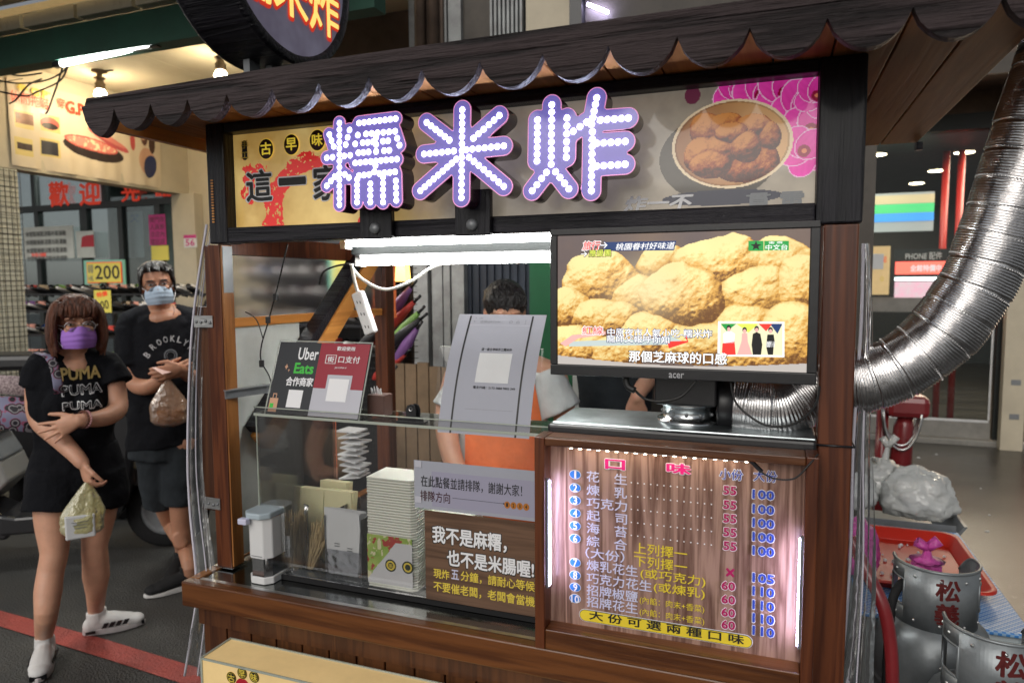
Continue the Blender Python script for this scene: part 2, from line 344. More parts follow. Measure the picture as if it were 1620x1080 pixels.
M['sidefilm'] = frosted('wavy_side_film', .55, 1.03)
M['clear'] = clear('clear_acrylic', (.985,.985,.985), .02, .9, .02)
M['film'] = clear('clear_plastic_film', (.90,.91,.93), .12, 1.2, .06, milky=.03, bump=.35, bscale=14)
M['edge'] = clear('acrylic_edge', (.80,.86,.80), .1, 1.5, .12, milky=.35, mcol=(.85,.9,.8))
M['glass'] = clear('shop_glass', (.78,.82,.82), .02, .5, .0)
M['print'] = painted('printed_sheet'); M['printgloss'] = painted('glossy_print', 0, .3, .5)
M['skin'] = mat('skin', (.64,.34,.225), .5, var=.10, vscale=14, bump=.12, bscale=160, sss=.12)
M['skin2'] = mat('skin_tan', (.45,.22,.135), .5, var=.10, vscale=14, bump=.12, bscale=160, sss=.1)
M['tee'] = mat('black_cotton', (.007,.0075,.010), .9, bump=.6, bscale=16, var=.25, dist=.8)
M['short'] = mat('charcoal_cotton', (.026,.031,.036), .9, bump=.4, bscale=18, var=.25, dist=.6)
M['tube'] = glow('fluorescent_tube', (1.0,1.0,.97), 30)

for k_, v_ in (('tee',.15),('short',.15),('rubber',.2),('dkwood',.3),('dkwoodz',.3),('fascia',.45),('post',.35),('rail',.4),('plank',.3),('postin',.35),('brace',.35),('soffit',.2),('menuwood',.2),('brownprint',.2)):
    M[k_].node_tree.nodes['Principled BSDF'].inputs['Specular IOR Level'].default_value = v_
# ------------------------------------------------------------------ the setting: ground
M['asphalt'] = mat('asphalt', (.072,.068,.060), .40, bump=1.0, bscale=110, col2=(.020,.020,.021), vscale=1.5, detail=10, dist=.6)
M['redpaint'] = mat('worn_red_road_paint', (.36,.055,.040), .6, bump=.6, bscale=90, col2=(.20,.035,.028), vscale=5, detail=10, dist=.4)
M['walk'] = mat('grey_pavement', (.052,.047,.040), .32, bump=.5, bscale=30, col2=(.018,.017,.016), vscale=.9, detail=10, stretch=(1,2.5,1))
struct('ground', MB().quad((-40,-30,0),(40,-30,0),(40,60,0),(-40,60,0)), M['asphalt'])
g = MB()
for pts in ([(0,965),(0,990),(170,1042),(165,1010)], [(165,1010),(170,1042),(318,1090),(322,1058)]):
    q = [P(u, v, Z=.004) for u, v in pts]; g.quad(q[0], q[1], q[2], q[3])
a, b = P(0,990,Z=.004), P(0,965,Z=.004); d = V(-1,.13,0).normalized()*3; g.quad(a + d, a, b, b + d)
e0, e1 = P(318,1090,Z=.004), P(322,1058,Z=.004); d = V(1,-.02,0)*2.5; g.quad(e0, e0 + d, e1 + d, e1)
struct('road_line', g, M['redpaint'])
struct('pavement', MB().quad((.15,3.6,.006),(14,3.6,.006),(14,7.7,.006),(.15,7.7,.006)), M['walk'])

# ------------------------------------------------------------------ the food cart
cart = thing('food_cart', 'brown wooden street food cart with scalloped dark eave and framed sign board', 'food cart', (-.65, 1.9, 0))
ZR = 2.0
x = -1.555; k = 0                                   # soffit boards run front to back
first = None
while x < .40:
    x1 = min(x + .1025, .412)
    MB().box((x + .0015, 1.272, ZR), (x1 - .0015, 2.46, ZR + .016)).build('soffit_board', M['soffit'], cart, bevel=.002); x = x1 + .0005
MB().box((-1.56,1.272,ZR+.018),(.415,2.47,2.030)).build('roof_deck', M['dkwood'], cart)
cus = [-1.4625,-1.349,-1.24,-1.129,-1.008,-.89,-.77,-.651,-.528,-.404,-.2825,-.1635,-.046,.071,.1905,.3075,.425]
top = [(-1.553,2.055),(-1.540,2.066)] + [(.425,2.072)]
poly = []; prev = -1.566
for i, c in enumerate(cus):                          # each lobe of the eave hangs as an arc between two cusps
    for j in range(0, 12):
        t = j / 12; u = prev + (c - prev) * t; h = 1.997 - .053 * math.sin(math.pi * t) ** .62 * (1.35 if i == 0 else 1)
        if i == 0: h = 2.005 - .070 * math.sin(math.pi * (t * .86 + .0)) ** .6 if t < .5 else 1.997 - .062 * math.sin(math.pi * t) ** .6
        poly.append((u, h))
    prev = c
poly.append((.425, 1.998))
fm = MB()
n = len(poly)
for y in (1.248, 1.270):
    for (u, h) in poly: fm.v.append((u, y, h))
    for (u, h) in poly: fm.v.append((u, y, 2.041 - .014*max(0,(-.9-u)/.66) if u > -1.553 else 2.010))
for i in range(n - 1):
    fm.f += [[i, i+1, n+i+1, n+i], [2*n+i, 3*n+i, 3*n+i+1, 2*n+i+1], [i, 2*n+i, 2*n+i+1, i+1], [n+i, n+i+1, 3*n+i+1, 3*n+i]]
    fm.mi += [0,0,1,0]; fm.sm += [False]*4
fm.f += [[0,n,3*n,2*n],[n-1,3*n-1,4*n-1,2*n-1]]; fm.mi += [0,0]; fm.sm += [False]*2
M['fasciaedge'] = mat('cut_edge_of_eave', (.03,.024,.03), .28, coat=.5)
fm.build('scalloped_eave', [M['fascia'], M['fasciaedge']], cart)
# side eave at the left end (plain board) and back rail
MB().box((-1.56,1.272,1.965),(-1.54,2.46,1.998)).build('end_board', M['brace'], cart)
MB().box((.395,2.44,1.975),(.412,2.47,1.998)).build('end_board', M['dkwood'], cart)
# posts
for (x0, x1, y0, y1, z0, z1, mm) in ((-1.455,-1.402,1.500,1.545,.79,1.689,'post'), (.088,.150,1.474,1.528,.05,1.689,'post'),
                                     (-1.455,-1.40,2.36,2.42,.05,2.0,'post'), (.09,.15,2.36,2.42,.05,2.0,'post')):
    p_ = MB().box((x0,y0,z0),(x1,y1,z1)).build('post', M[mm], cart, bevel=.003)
MB().box((-1.4015,1.503,.795),(-1.397,1.543,1.688)).build('post_facing', M['postin'], cart)  # lighter colour laid over the right face of the one-piece post
MB().box((-1.3968,1.5055,1.56),(-1.3955,1.541,1.686)).build('metal_plate', M['greymetal'], cart)
sm_ = MB().box((-1.462,1.494,.7905),(-1.394,1.552,.7935)); sm_.build('post_shoe', M['steel'], cart)
MB().tube([(.084,1.470,1.262),(.154,1.470,1.262),(.154,1.532,1.262),(.084,1.532,1.262)], .0022, 6, closed=True).build('cable_tie', M['black'], cart)
# narrow folded leaf at the left post
MB().box((-1.512,1.512,.945),(-1.457,1.530,1.522)).build('folded_leaf', M['plank'], cart, bevel=.002)
for zc in (1.482, .972):
    h = MB().box((-1.497,1.4965,zc-.016),(-1.432,1.4985,zc+.016)); hh = h.build('hinge', M['alu'], cart)
    s_ = MB()
    for xx in (-1.488,-1.472,-1.455,-1.440): s_.ball((xx,1.4955,zc+random.uniform(-.004,.004)),(.0045,.003,.0045),8)
    s_.build('screw', M['greymetal'], hh)
# sign frame, mitred look
fr = [((-1.405,1.47),(-1.347,1.53),1.69,2.0,'dkwoodz'), ((.073,1.47),(.155,1.53),1.69,2.0,'dkwoodz')]
for (a, b, z0, z1, mm) in fr: MB().box((a[0],a[1],z0),(b[0],b[1],z1)).build('sign_frame', M[mm], cart, bevel=.004)
MB().box((-1.346,1.472,1.692),(.072,1.528,1.731)).build('sign_frame', M['dkwood'], cart, bevel=.003)
MB().box((-1.346,1.472,1.975),(.072,1.528,1.999)).build('sign_frame', M['dkwood'], cart, bevel=.003)
v_ = MB()
for i in range(16): v_.box((-1.391 + .0, 1.4675, 1.745 + i*.0072), (-1.384, 1.4695, 1.7485 + i*.0072))
v_.build('vent_stitching', M['brace'], cart)
for (u0, u1) in ((572,622),(722,778)):               # uprights that carry the lit letters
    a = P(u0,340,Y=1.462).x; b = P(u1,340,Y=1.462).x; c = (a+b)/2
    br = MB().box((a,1.452,1.688),(b,1.4705,1.79)).build('letter_bracket', M['dkwoodz'], cart, bevel=.003)
    MB().lathe((c,1.452,1.712),[(0,.010),(.010,.009),(.0135,.004),(.0135,0)],18,ax=(0,-1,0)).build('bolt', M['greymetal'], br)
# counter
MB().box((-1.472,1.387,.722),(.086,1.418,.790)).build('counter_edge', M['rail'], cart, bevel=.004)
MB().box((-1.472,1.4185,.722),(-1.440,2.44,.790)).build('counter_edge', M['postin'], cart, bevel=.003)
MB().box((-1.439,1.4185,.768),(.086,2.44,.7855)).build('counter_top', M['counter'], cart)
MB().box((-1.439,1.4185,.7858),(.086,1.430,.7885)).build('steel_lip', M['alu'], cart)
MB().box((-1.44,1.462,.20),(.086,2.42,.7675)).build('cart_body', M['plank'], cart)
x = -1.452
while x < .08:
    MB().box((x+.002,1.437,.12),(x+.0795,1.460,.7215)).build('plank', M['plank'], cart, bevel=.003); x += .082
MB().box((-1.452,1.424,.66),(.086,1.436,.7212)).build('under_rail', M['plank'], cart)
y = 1.47
while y < 2.4:
    MB().box((-1.464,y+.002,.12),(-1.442,y+.0795,.7215)).build('plank', M['plank'], cart, bevel=.003); y += .082
for (xx, yy) in ((-1.3,1.6),(-1.3,2.3),(-.05,1.6),(-.05,2.3)):
    wf = MB().tube([(xx-.03,yy,.12),(xx-.03,yy,.22)], .012, 8).build('wheel_fork', M['greymetal'], cart)
    MB().lathe((xx-.015,yy,.075),[(.045,0),(.075,.004),(.075,.03),(.045,.034)],20,ax=(1,0,0)).build('wheel', M['rubber'], cart)
# left side of the cart: rails, white panel, clear sheet, brace
MB().box((-1.45,1.548,1.665),(-1.405,2.358,1.72)).build('side_rail', M['post'], cart)
MB().box((-1.442,1.548,1.462),(-1.418,2.358,1.488)).build('side_rail', M['brace'], cart)
MB().box((-1.436,1.548,.80),(-1.426,1.86,1.461)).build('side_panel', M['dullwhite'], cart)
fb = MB(); ny = 14
for i in range(ny + 1):
    t = i / ny; fb.v += [(-1.430 + .008*math.sin(t*9), 1.55 + .81*t, 1.489), (-1.425 + .010*math.sin(t*7+1), 1.55 + .81*t, 1.664)]
    if i: fb.f.append([2*i-2, 2*i, 2*i+1, 2*i-1]); fb.mi.append(0); fb.sm.append(True)
fb.build('side_film', M['sidefilm'], cart)
MB().bar((-1.395,1.63,1.12),(-1.395,2.345,1.765),.05,.062,(0,-.6,.7)).build('diagonal_brace', M['brace'], cart, bevel=.003)  # orange colour stands for lamp light on the beam's underside
MB().bar((-1.394,1.60,1.165),(-1.394,2.30,1.805),.052,.030,(0,-.6,.7)).build('diagonal_brace', M['dkwood'], cart, bevel=.002)  # dark bar coloured as the unlit side of the same beam
MB().box((-1.40,2.37,1.69),(.09,2.41,1.74)).build('back_rail', M['post'], cart)
# rail holding a steel channel at the left
c0 = P(368,622,Y=1.53); c1 = P(432,608,Y=1.62)
MB().bar((c0.x,c0.y-.03,c0.z),(c1.x,c1.y,c0.z+.005),.012,.022).bar((c0.x+.004,c0.y-.034,c0.z+.012),(c1.x+.004,c1.y,c0.z+.017),.02,.003).build('steel_channel', M['greymetal'], cart)
# printed sign panel
PX0, PX1, PZ0, PZ1 = -1.346, .072, 1.7315, 1.9745
M['signlit'] = painted('backlit_sign_print', .30, .3, .5)
def sp(u, v):
    p = P(u, v, Y=1.5); return (p.x - PX0) / (PX1 - PX0), (PZ1 - p.z) / (PZ1 - PZ0)
W_, H_ = 760, 132
yy, xx = np.mgrid[0:H_, 0:W_]; sx_ = (xx + .5) / W_; sy_ = (yy + .5) / H_; AR = (PX1-PX0) / (PZ1-PZ0)
gn = fbm(H_, W_, 60, 5, 3)[..., None]; gf = fbm(H_, W_, 12, 4, 4)[..., None]
img = lerp((.40,.22,.045), (.72,.52,.19), np.clip(gn*1.5-.25+.1*gf, 0, 1))
right = lerp((.10,.082,.070), (.36,.31,.24), np.clip(gn*1.6-.3, 0, 1)); fade = np.clip((sx_ - .33) / .12, 0, 1)[..., None]
img = img*(1-fade) + right*fade
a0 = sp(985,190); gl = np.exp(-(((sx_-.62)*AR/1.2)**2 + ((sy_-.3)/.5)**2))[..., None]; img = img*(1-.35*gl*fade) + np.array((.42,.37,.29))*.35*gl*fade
br = fbm(H_, W_, 16, 4, 8)                                  # red brush stroke
ux = PX0 + sx_*(PX1-PX0); uz = PZ1 - sy_*(PZ1-PZ0)
ca_ = P(505,330,Y=1.5); rad = np.hypot((ux-ca_.x)/1.25, uz-ca_.z); st = (np.abs(rad-.118 - (br-.5)*.03) < .020+.012*(br-.4)) & (uz > ca_.z-.06) & (ux < ca_.x+.25)
bc = P(395,280,Y=1.5); st |= (np.hypot((ux-bc.x)/1.0, (uz-bc.z)/1.5) + (br-.5)*.09 < .032)
img[st & (fbm(H_,W_,4,2,9) > .28)] = (.62,.022,.018)
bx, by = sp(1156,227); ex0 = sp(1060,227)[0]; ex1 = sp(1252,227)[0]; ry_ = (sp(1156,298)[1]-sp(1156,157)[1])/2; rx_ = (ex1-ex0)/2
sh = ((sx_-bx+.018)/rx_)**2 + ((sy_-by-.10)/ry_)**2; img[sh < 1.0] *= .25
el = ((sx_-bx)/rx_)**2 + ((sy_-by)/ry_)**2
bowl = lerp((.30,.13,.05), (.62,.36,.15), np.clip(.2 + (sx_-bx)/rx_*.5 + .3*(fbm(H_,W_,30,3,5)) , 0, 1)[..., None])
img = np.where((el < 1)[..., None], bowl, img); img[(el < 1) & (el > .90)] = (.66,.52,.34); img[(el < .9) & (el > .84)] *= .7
def rel(u, v, ru, rv):
    c = sp(u, v); return (c[0], c[1], rx_*ru/96, ry_*rv/71)
def rel(u, v, ru, rv, z=0):
    c = sp(u, v); return (c[0], c[1], rx_*ru/96, ry_*rv/71, z)
chunk = fried(H_, W_, [rel(1120,205,30,34,.0), rel(1150,200,32,28,.05), rel(1192,202,32,24,.10), rel(1112,248,34,32,.12), rel(1158,208,26,18,.22), rel(1140,240,30,30,.14), rel(1180,232,24,26,.22), rel(1208,255,24,30,.05), rel(1165,268,38,24,.10), rel(1122,262,34,26,.2), rel(1190,274,26,20,.05), rel(1216,215,20,24,.1)],
              np.array((.05,.008,.003)), np.array((.27,.050,.010)), np.array((.55,.22,.05)), img, 20, 1.1, aspect=AR)
img = np.where((el < .88)[..., None], chunk, img)
for (fu, fv, R0, rot) in ((1168,146,30,.3),(1205,150,34,.9),(1243,146,36,.1),(1268,170,34,.6),(1283,205,34,.0),(1272,238,30,.5),(1293,150,26,.2)):
    for k_ in range(5):
        an = rot + k_*2*math.pi/5; pu, pv = fu + R0*.52*math.cos(an), fv + R0*.52*math.sin(an); cx, cy = sp(pu, pv); ru_ = R0*.55/705*AR*.5*2; dx = (sx_-cx)*AR; dy = (sy_-cy); ca2, sa2 = math.cos(an), math.sin(an)
        X = (dx*ca2 + dy*sa2)/(R0/123*.56); Y = (-dx*sa2 + dy*ca2)/(R0/123*.46); d = X*X + Y*Y; okk = (d < 1) & (el > 1.0)
        vein = .5+.5*np.sin(Y*16+X*2); pc = lerp((.50,.004,.20), (.80,.06,.42), np.clip(.35+.35*X+.25*gf[...,0]+.12*vein,0,1)[...,None]); img = np.where(okk[...,None], pc, img); img[okk & (d > .88)] = (.74,.42,.60)
    cx, cy = sp(fu, fv); d = np.hypot((sx_-cx)*AR, sy_-cy)/(R0/123*.20); okk = (d < 1) & (el > 1.0); img[okk] = (.24,.0,.035); img[okk & (d < .4)] = (.62,.20,.10)
for (u, v, ru, rv) in ((1095,150,8,9),(1140,312,60,8)):
    cx, cy = sp(u, v); d = ((sx_-cx)*AR/(ru/123))**2 + ((sy_-cy)/(rv/123))**2; img[(d < 1) & (el > 1)] = (.12,.02,.05) if ru < 20 else (.03,.03,.045)
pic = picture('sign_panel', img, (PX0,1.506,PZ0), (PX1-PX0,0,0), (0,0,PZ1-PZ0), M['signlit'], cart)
M['inkdark'] = mat('dark_red_ink', (.05,.006,.008), .4)
M['goldink'] = mat('gold_ink', (.78,.60,.08), .4)
YS = 1.5035
M['goldbright'] = mat('bright_gold_ink', (.80,.62,.06), .4, emit=(.8,.6,.05), es=.3)
def disc(name, mt, u, v, r, Y, parent, sq=1.0, z=0, n=28):
    c = P(u, v, Y=Y); return MB().add([(c.x + r*math.cos(2*math.pi*i/n), Y - z, c.z + r*sq*math.sin(2*math.pi*i/n)) for i in range(n)], [list(range(n))]).build(name, mt, parent)
for ch, u, v in (('古',421,236),('早',461,229),('味',502,222)):
    disc('badge', M['goldbright'], u, v, .0236, YS, cart, 1.12, .0000); disc('badge', M['inkdark'], u, v, .0226, YS, cart, 1.12, .0006)
    ptext(ch, 'lettering', M['goldbright'], cart, YS-.0012, u-8.5, v-10, u+8.5, v+10, bold=.025)
pb = MB(); c = P(387,238,Y=YS)
pb.add([(c.x + .0085*math.cos(t), YS, c.z + (.0165 if math.sin(t) > 0 else -.0165) + .009*math.sin(t)) for t in np.linspace(0, 2*math.pi, 24)[:-1]], [list(range(23))]).build('pill_badge', M['inkblack'], cart)
ptext('手', 'lettering', M['goldink'], cart, YS-.0006, 381.5, 223, 393, 236, bold=.02); ptext('工', 'lettering', M['goldink'], cart, YS-.0006, 381.5, 241, 393, 251, bold=.02)
for ch, u0, v0, u1, v1 in (('這',390,270,431,320),('一',441,282,484,294),('家',496,262,540,318)):
    ptext(ch, 'lettering', M['inkwhite'], cart, YS+.0005, u0-2, v0-2, u1+2, v1+2, bold=.055); ptext(ch, 'lettering', M['inkblack'], cart, YS-.0003, u0, v0, u1, v1, bold=.022)
ptext('炸一不', 'lettering', M['inkwhite'], cart, YS, 986, 311, 1097, 336, bold=.035, shear=.2)  # reflection of a sign opposite, painted on the panel as white lettering
ptext('貫 雷', 'lettering', M['greymetal'], cart, YS, 1180, 306, 1272, 330, bold=.03)
# bright letters built as channel boxes with rows of diodes
STROKES = {
 '糯': [((537,195),(537,324)),((521,213),(528,232)),((553,206),(547,229)),((517,250),(554,246)),((536,272),(517,294)),((539,271),(552,281)),
        ((568,195),(626,188)),((566,214),(562,228)),((570,213),(625,208)),((625,208),(632,230)),((595,196),(595,240)),((574,226),(614,223)),((567,242),(616,238)),
        ((562,258),(628,252)),((594,262),(592,272)),((568,278),(625,272)),((565,284),(565,320)),((586,281),(586,320)),((606,280),(606,320)),((626,276),(627,317))],
 '米': [((731.4,174),(730,313)),((671,244),(797,231)),((675,194),(711,222)),((790,183),(749,219)),((722,252),(665,302)),((742,249),(797,295))],
 '炸': [((850.5,190),(849.5,255)),((873,166),(872,260)),((897,187),(896,249)),((872,263),(842,302)),((872,263),(900,299)),((944,155),(936,197)),((939,186),(907,208)),
        ((939,191),(994,187)),((937.5,197),(935.5,302)),((944,227),(989,224)),((944,263),(989,260))]}
M['acryl'] = mat('violet_acrylic_face', (.06,.035,.11), .22, coat=.4, emit=(.34,.30,1.0), es=.22)
M['acrylside'] = mat('dark_violet_side', (.045,.010,.035), .25, coat=.5)
M['pinkrim'] = mat('pink_acrylic_rim', (.75,.30,.48), .3, emit=(.9,.35,.7), es=.35)
M['led'] = glow('white_led', (.72,.78,1.0), 60)
M['halo'] = glow('led_halo_lens', (.52,.50,1.0), 2.6, False)  # lens cones glow violet to imitate the halo round each LED
YL = 1.395
def channel_letter(name, strokes, rad, Yf, depth, parent, mats, to=lambda u, v: (lambda p: (p.x, p.z))(P(u, v, Y=YL)), frame=None, cell=.0042, pitch=.0142, r_led=.0040):
    seg = [(to(*a), to(*b)) for a, b in strokes]; allp = np.array([p for s in seg for p in s]); lo = allp.min(0) - rad - .012; hi = allp.max(0) + rad + .012
    nx = int((hi[0]-lo[0])/cell) + 1; nz = int((hi[1]-lo[1])/cell) + 1; gx = lo[0] + np.arange(nx)*cell; gz = lo[1] + np.arange(nz)*cell
    XX, ZZ = np.meshgrid(gx, gz, indexing='ij'); D = np.full(XX.shape, 9.)
    for a, b in seg:
        ax, az = a; bx_, bz = b; dx, dz = bx_-ax, bz-az; L = dx*dx+dz*dz + 1e-12; t = np.clip(((XX-ax)*dx + (ZZ-az)*dz)/L, 0, 1)
        D = np.minimum(D, np.hypot(XX-ax-t*dx, ZZ-az-t*dz))
    D = D - rad; F = frame or (lambda x, z, d: (x, Yf + d, z)); key = {}; vs = []; fs = []; rims = []
    def vid(k, x, z):
        if k not in key: key[k] = len(vs); vs.append((x, z))
        return key[k]
    for i in range(nx-1):
        for j in range(nz-1):
            c = [(i,j),(i+1,j),(i+1,j+1),(i,j+1)]; d = [D[q] for q in c]
            if min(d) > 0: continue
            pl = []; cr = []
            for k in range(4):
                a, b = c[k], c[(k+1)%4]; da, db = d[k], d[(k+1)%4]
                if da <= 0: pl.append(vid(a, gx[a[0]], gz[a[1]]))
                if (da <= 0) != (db <= 0):
                    t = da/(da-db); kk = (min(a,b), max(a,b)); q = vid(kk, gx[a[0]] + (gx[b[0]]-gx[a[0]])*t, gz[a[1]] + (gz[b[1]]-gz[a[1]])*t); pl.append(q); cr.append(q)
            fs.append(pl)
            if len(cr) == 2: rims.append(tuple(cr))
    o = MB(); o.add([F(x, z, 0) for x, z in vs], fs); fa = o.build(name, mats[0], parent)
    s = MB(); r = MB(); rw = .0016
    for a, b in rims:
        pa, pb_ = vs[a], vs[b]
        s.add([F(*pa, .0003), F(*pb_, .0003), F(*pb_, depth), F(*pa, depth)], [(0,1,2,3)], 0, True)
        r.add([F(*pa, -.0012), F(*pb_, -.0012), F(*pb_, .003), F(*pa, .003)], [(0,1,2,3)])
        c_ = allp.mean(0)
        def inn(p):
            i_ = int((p[0]-lo[0])/cell); j_ = int((p[1]-lo[1])/cell); i_ = min(max(i_,1),nx-2); j_ = min(max(j_,1),nz-2)
            g_ = np.array([D[i_+1,j_]-D[i_-1,j_], D[i_,j_+1]-D[i_,j_-1]]); g_ /= (np.hypot(*g_)+1e-9); return (p[0]-g_[0]*rw, p[1]-g_[1]*rw)
        r.add([F(*pa, -.0012), F(*pb_, -.0012), F(*inn(pb_), -.0012), F(*inn(pa), -.0012)], [(0,1,2,3)])
    s.build('letter_side', mats[1], fa); r.build('letter_rim', mats[2], fa)
    L_ = MB(); Hh = MB(); seen = []
    for a, b in seg:
        ln = math.dist(a, b); k = max(1, round(ln/pitch))
        for i in range(k+1):
            q = (a[0]+(b[0]-a[0])*i/k, a[1]+(b[1]-a[1])*i/k)
            if any(math.dist(q, w_) < pitch*.6 for w_ in seen): continue
            seen.append(q); n6 = 10
            cen = F(q[0], q[1], -.0035)
            for (R2, dep, T) in ((r_led, -.0035, L_), (r_led*1.75, -.0012, Hh)):
                ring = [F(q[0]+R2*math.cos(2*math.pi*m_/n6), q[1]+R2*math.sin(2*math.pi*m_/n6), -.0002) for m_ in range(n6)]
                T.add(ring + [F(q[0], q[1], dep)], [(m_, (m_+1)%n6, n6) for m_ in range(n6)], 0, True)
    Hh.build('led_halo_lens', mats[4], fa, kind='stuff'); L_.build('led', mats[3], fa, kind='stuff')
    return fa
for ch in STROKES:
    channel_letter('channel_letter', STROKES[ch], .0205 if ch != '糯' else .0165, YL, .055, cart, (M['acryl'], M['acrylside'], M['pinkrim'], M['led'], M['halo']))
# ------------------------------------------------------------------ round lit sign above the eave
rs = thing('round_sign', 'round dark drum sign with gold and red characters mounted above the eave', 'sign', (-1.28, 1.56, 2.07))
XC = -1.20; bz = P(462,97,X=XC).z; RC = .268; cz = bz + RC; cy = 1.575
MB().lathe((XC-.175,cy,cz),[(0,0),(RC,0),(RC+.004,.01),(RC,.02),(RC,.16),(RC+.004,.168),(RC,.178),(RC-.020,.179),(RC-.024,.170)],64,ax=(1,0,0)).build('drum', M['dkwood'], rs)
dk = MB()                                             # square print trimmed by the rim
for i in range(64):
    t0, t1 = 2*math.pi*i/64, 2*math.pi*(i+1)/64; r0, r1 = RC-.022, RC*1.42
    dk.quad(*[(XC-.0035, cy + r*math.cos(t), cz + r*math.sin(t)) for r, t in ((r0,t0),(min(r1,RC-.002),t0),(min(r1,RC-.002),t1),(r0,t1))])
dk.build('rim', M['dkwood'], rs)
n = 64; fa_ = MB(); rings = [0,.08,.16,.2,.246]
for r in rings:
    for i in range(n): fa_.v.append((XC-.004, cy+r*math.cos(2*math.pi*i/n), cz+r*math.sin(2*math.pi*i/n)))
for k in range(4):
    for i in range(n): fa_.f.append([k*n+i, k*n+(i+1)%n, (k+1)*n+(i+1)%n, (k+1)*n+i]); fa_.mi.append(0); fa_.sm.append(False)
M['drumface'] = mat('sign_face_print', (.52,.50,.58), .3, coat=.4, col2=(.10,.045,.05), vscale=5, detail=3, emit=(.6,.55,.9), es=.04)
fa_.build('face', M['drumface'], rs)
M['goldled'] = mat('gold_led_stroke', (.75,.60,.12), .4, emit=(1,.78,.2), es=.5)
M['redoutline'] = mat('red_outline', (.40,.015,.01), .4, emit=(1,.06,.02), es=.25)
M['yled'] = glow('yellow_led', (1,.9,.45), 3.0, False)
text('糯米炸', 'lettering', M['redoutline'], rs, (XC-.0015,0,0), (0,1,0), (0,0,1), (cy-.225,cz-.165,cy+.225,cz-.01), bold=.05)
text('糯米炸', 'lettering', M['goldled'], rs, (XC+.0005,0,0), (0,1,0), (0,0,1), (cy-.215,cz-.155,cy+.215,cz-.02), bold=.016)
MB().box((XC-.12,cy-.05,2.068),(XC-.10,cy-.01,cz-RC+.02)).box((XC-.09,cy-.0,2.068),(XC-.07,cy+.04,cz-RC+.02)).build('bracket', M['greymetal'], rs)
# ------------------------------------------------------------------ menu board
YM = 1.424
mb = thing('menu_board', 'brown wood-grain menu board with numbered flavours and prices, lit by white strips', 'menu board', (-.19, 1.41, .79))
mx0, mx1, mz0, mz1 = -.467, .087, .792, 1.257
MB().box((mx0,1.38,mz0),(mx0+.022,1.445,mz1)).build('frame', M['post'], mb, bevel=.002)
MB().box((mx1-.022,1.38,mz0),(mx1,1.445,mz1)).build('frame', M['post'], mb, bevel=.002)
MB().box((mx0+.0225,1.382,mz1-.018),(mx1-.0225,1.445,mz1-.001)).build('frame', M['rail'], mb, bevel=.002)
MB().box((mx0+.0225,1.382,mz0+.001),(mx1-.0225,1.445,mz0+.045)).build('frame', M['rail'], mb, bevel=.002)
MB().box((mx0+.022,1.426,mz0+.044),(mx1-.022,1.436,mz1-.017)).build('panel', M['menuwood'], mb)
M['lilac'] = mat('pale_lilac_print', (.62,.62,.78), .4)
M['mauve'] = mat('dark_magenta_print', (.42,.008,.10), .4)
M['navy'] = mat('navy_print', (.02,.05,.36), .4)
def mt_(s, m_, u0, v0, u1, v1, bold=.014, out=None, ob=.05, **k):
    if out: ptext(s, 'lettering', M[out], mb, YM, u0-1, v0-1, u1+1, v1+1, bold=ob, **k)
    return ptext(s, 'lettering', M[m_], mb, YM-.0012, u0, v0, u1, v1, bold=bold, **k)
mt_('口','magenta',957,725,989,741,.03,'inkwhite',.085); mt_('味','magenta',1054,731,1093,748,.03,'inkwhite',.07)
mt_('小份','navy',1138,740,1175,757,.008,'inkwhite',.045); mt_('大份','navy',1192,742,1229,760,.008,'inkwhite',.045)
rows = [750,771,791,811,831,851,None,889,909,928,946]
names = ['花　生','煉　乳','巧克力','起　司','海　苔','綜　合','（大份）','煉乳花生','巧克力花生','招牌椒鹽','招牌花生']
sl = lambda v, u: v + (v-467)*(u-910)/(910+2150)
num = 0
for i, nm in enumerate(names):
    v = rows[i] if rows[i] else 870
    if rows[i]:
        num += 1
        disc('badge', M['inkwhite'], 910, v, .0130, YM, mb, .78, .0004); disc('badge', M['badge'], 910, v, .0118, YM, mb, .76, .0012)
        wd = (1.6 if num == 1 else 3.4) if num < 10 else 6.5
        ptext(str(num), 'lettering', M['inkwhite'], mb, YM-.0022, 910-wd, v-6, 910+wd, v+6, bold=.02)
    u0 = 928; u1 = {3:992,4:1009,5:1021}[len(nm)] if i not in (8,) else 1031
    if i == 6: u0, u1 = 926, 988
    vv = sl(v, u0) + 1
    mt_(nm, 'lilac', u0, vv-8.6, u1, vv+8.6, .012)
    if i < 5:
        d = MB(); z_ = P(910, v, Y=YM).z
        for j in range(13):
            cx = P(999,v,Y=YM).x + (P(1126,v,Y=YM).x - P(999,v,Y=YM).x)*j/12; rr = .0016
            d.add([(cx+rr*math.cos(a*math.pi/4), YM-.001, z_-.006+rr*math.sin(a*math.pi/4)) for a in range(8)], [list(range(8))])
        d.build('dotted_line', M['inkwhite'], mb)
    a = sl(v, 1154) + 2; b = sl(v, 1209) + 3
    if i != 5:
        if i < 5: mt_('55','mauve',1144,a-7,1165,a+7,.03,'inkwhite',.06)
        elif i == 6: mt_('×','mauve',1148,a-7,1162,a+7,.02)
        else: mt_('60','mauve',1141,a-7,1163,a+7,.03,'inkwhite',.06)
        pr = '100' if i < 5 else ('105' if i == 6 else '110')
        mt_(pr,'blue',1190,b-7.5,1225,b+7.5,.03,'inkwhite',.055)
for s_, v, u0, u1 in (('上列擇一',854,1003,1087),('下列擇一',873.5,1003,1087),('(或巧克力)',892,1013,1116),('(或煉乳)',910,1034,1115)):
    vv = sl(v, u0) ; mt_(s_, 'yellow', u0, vv-9, u1, vv+9, .008)
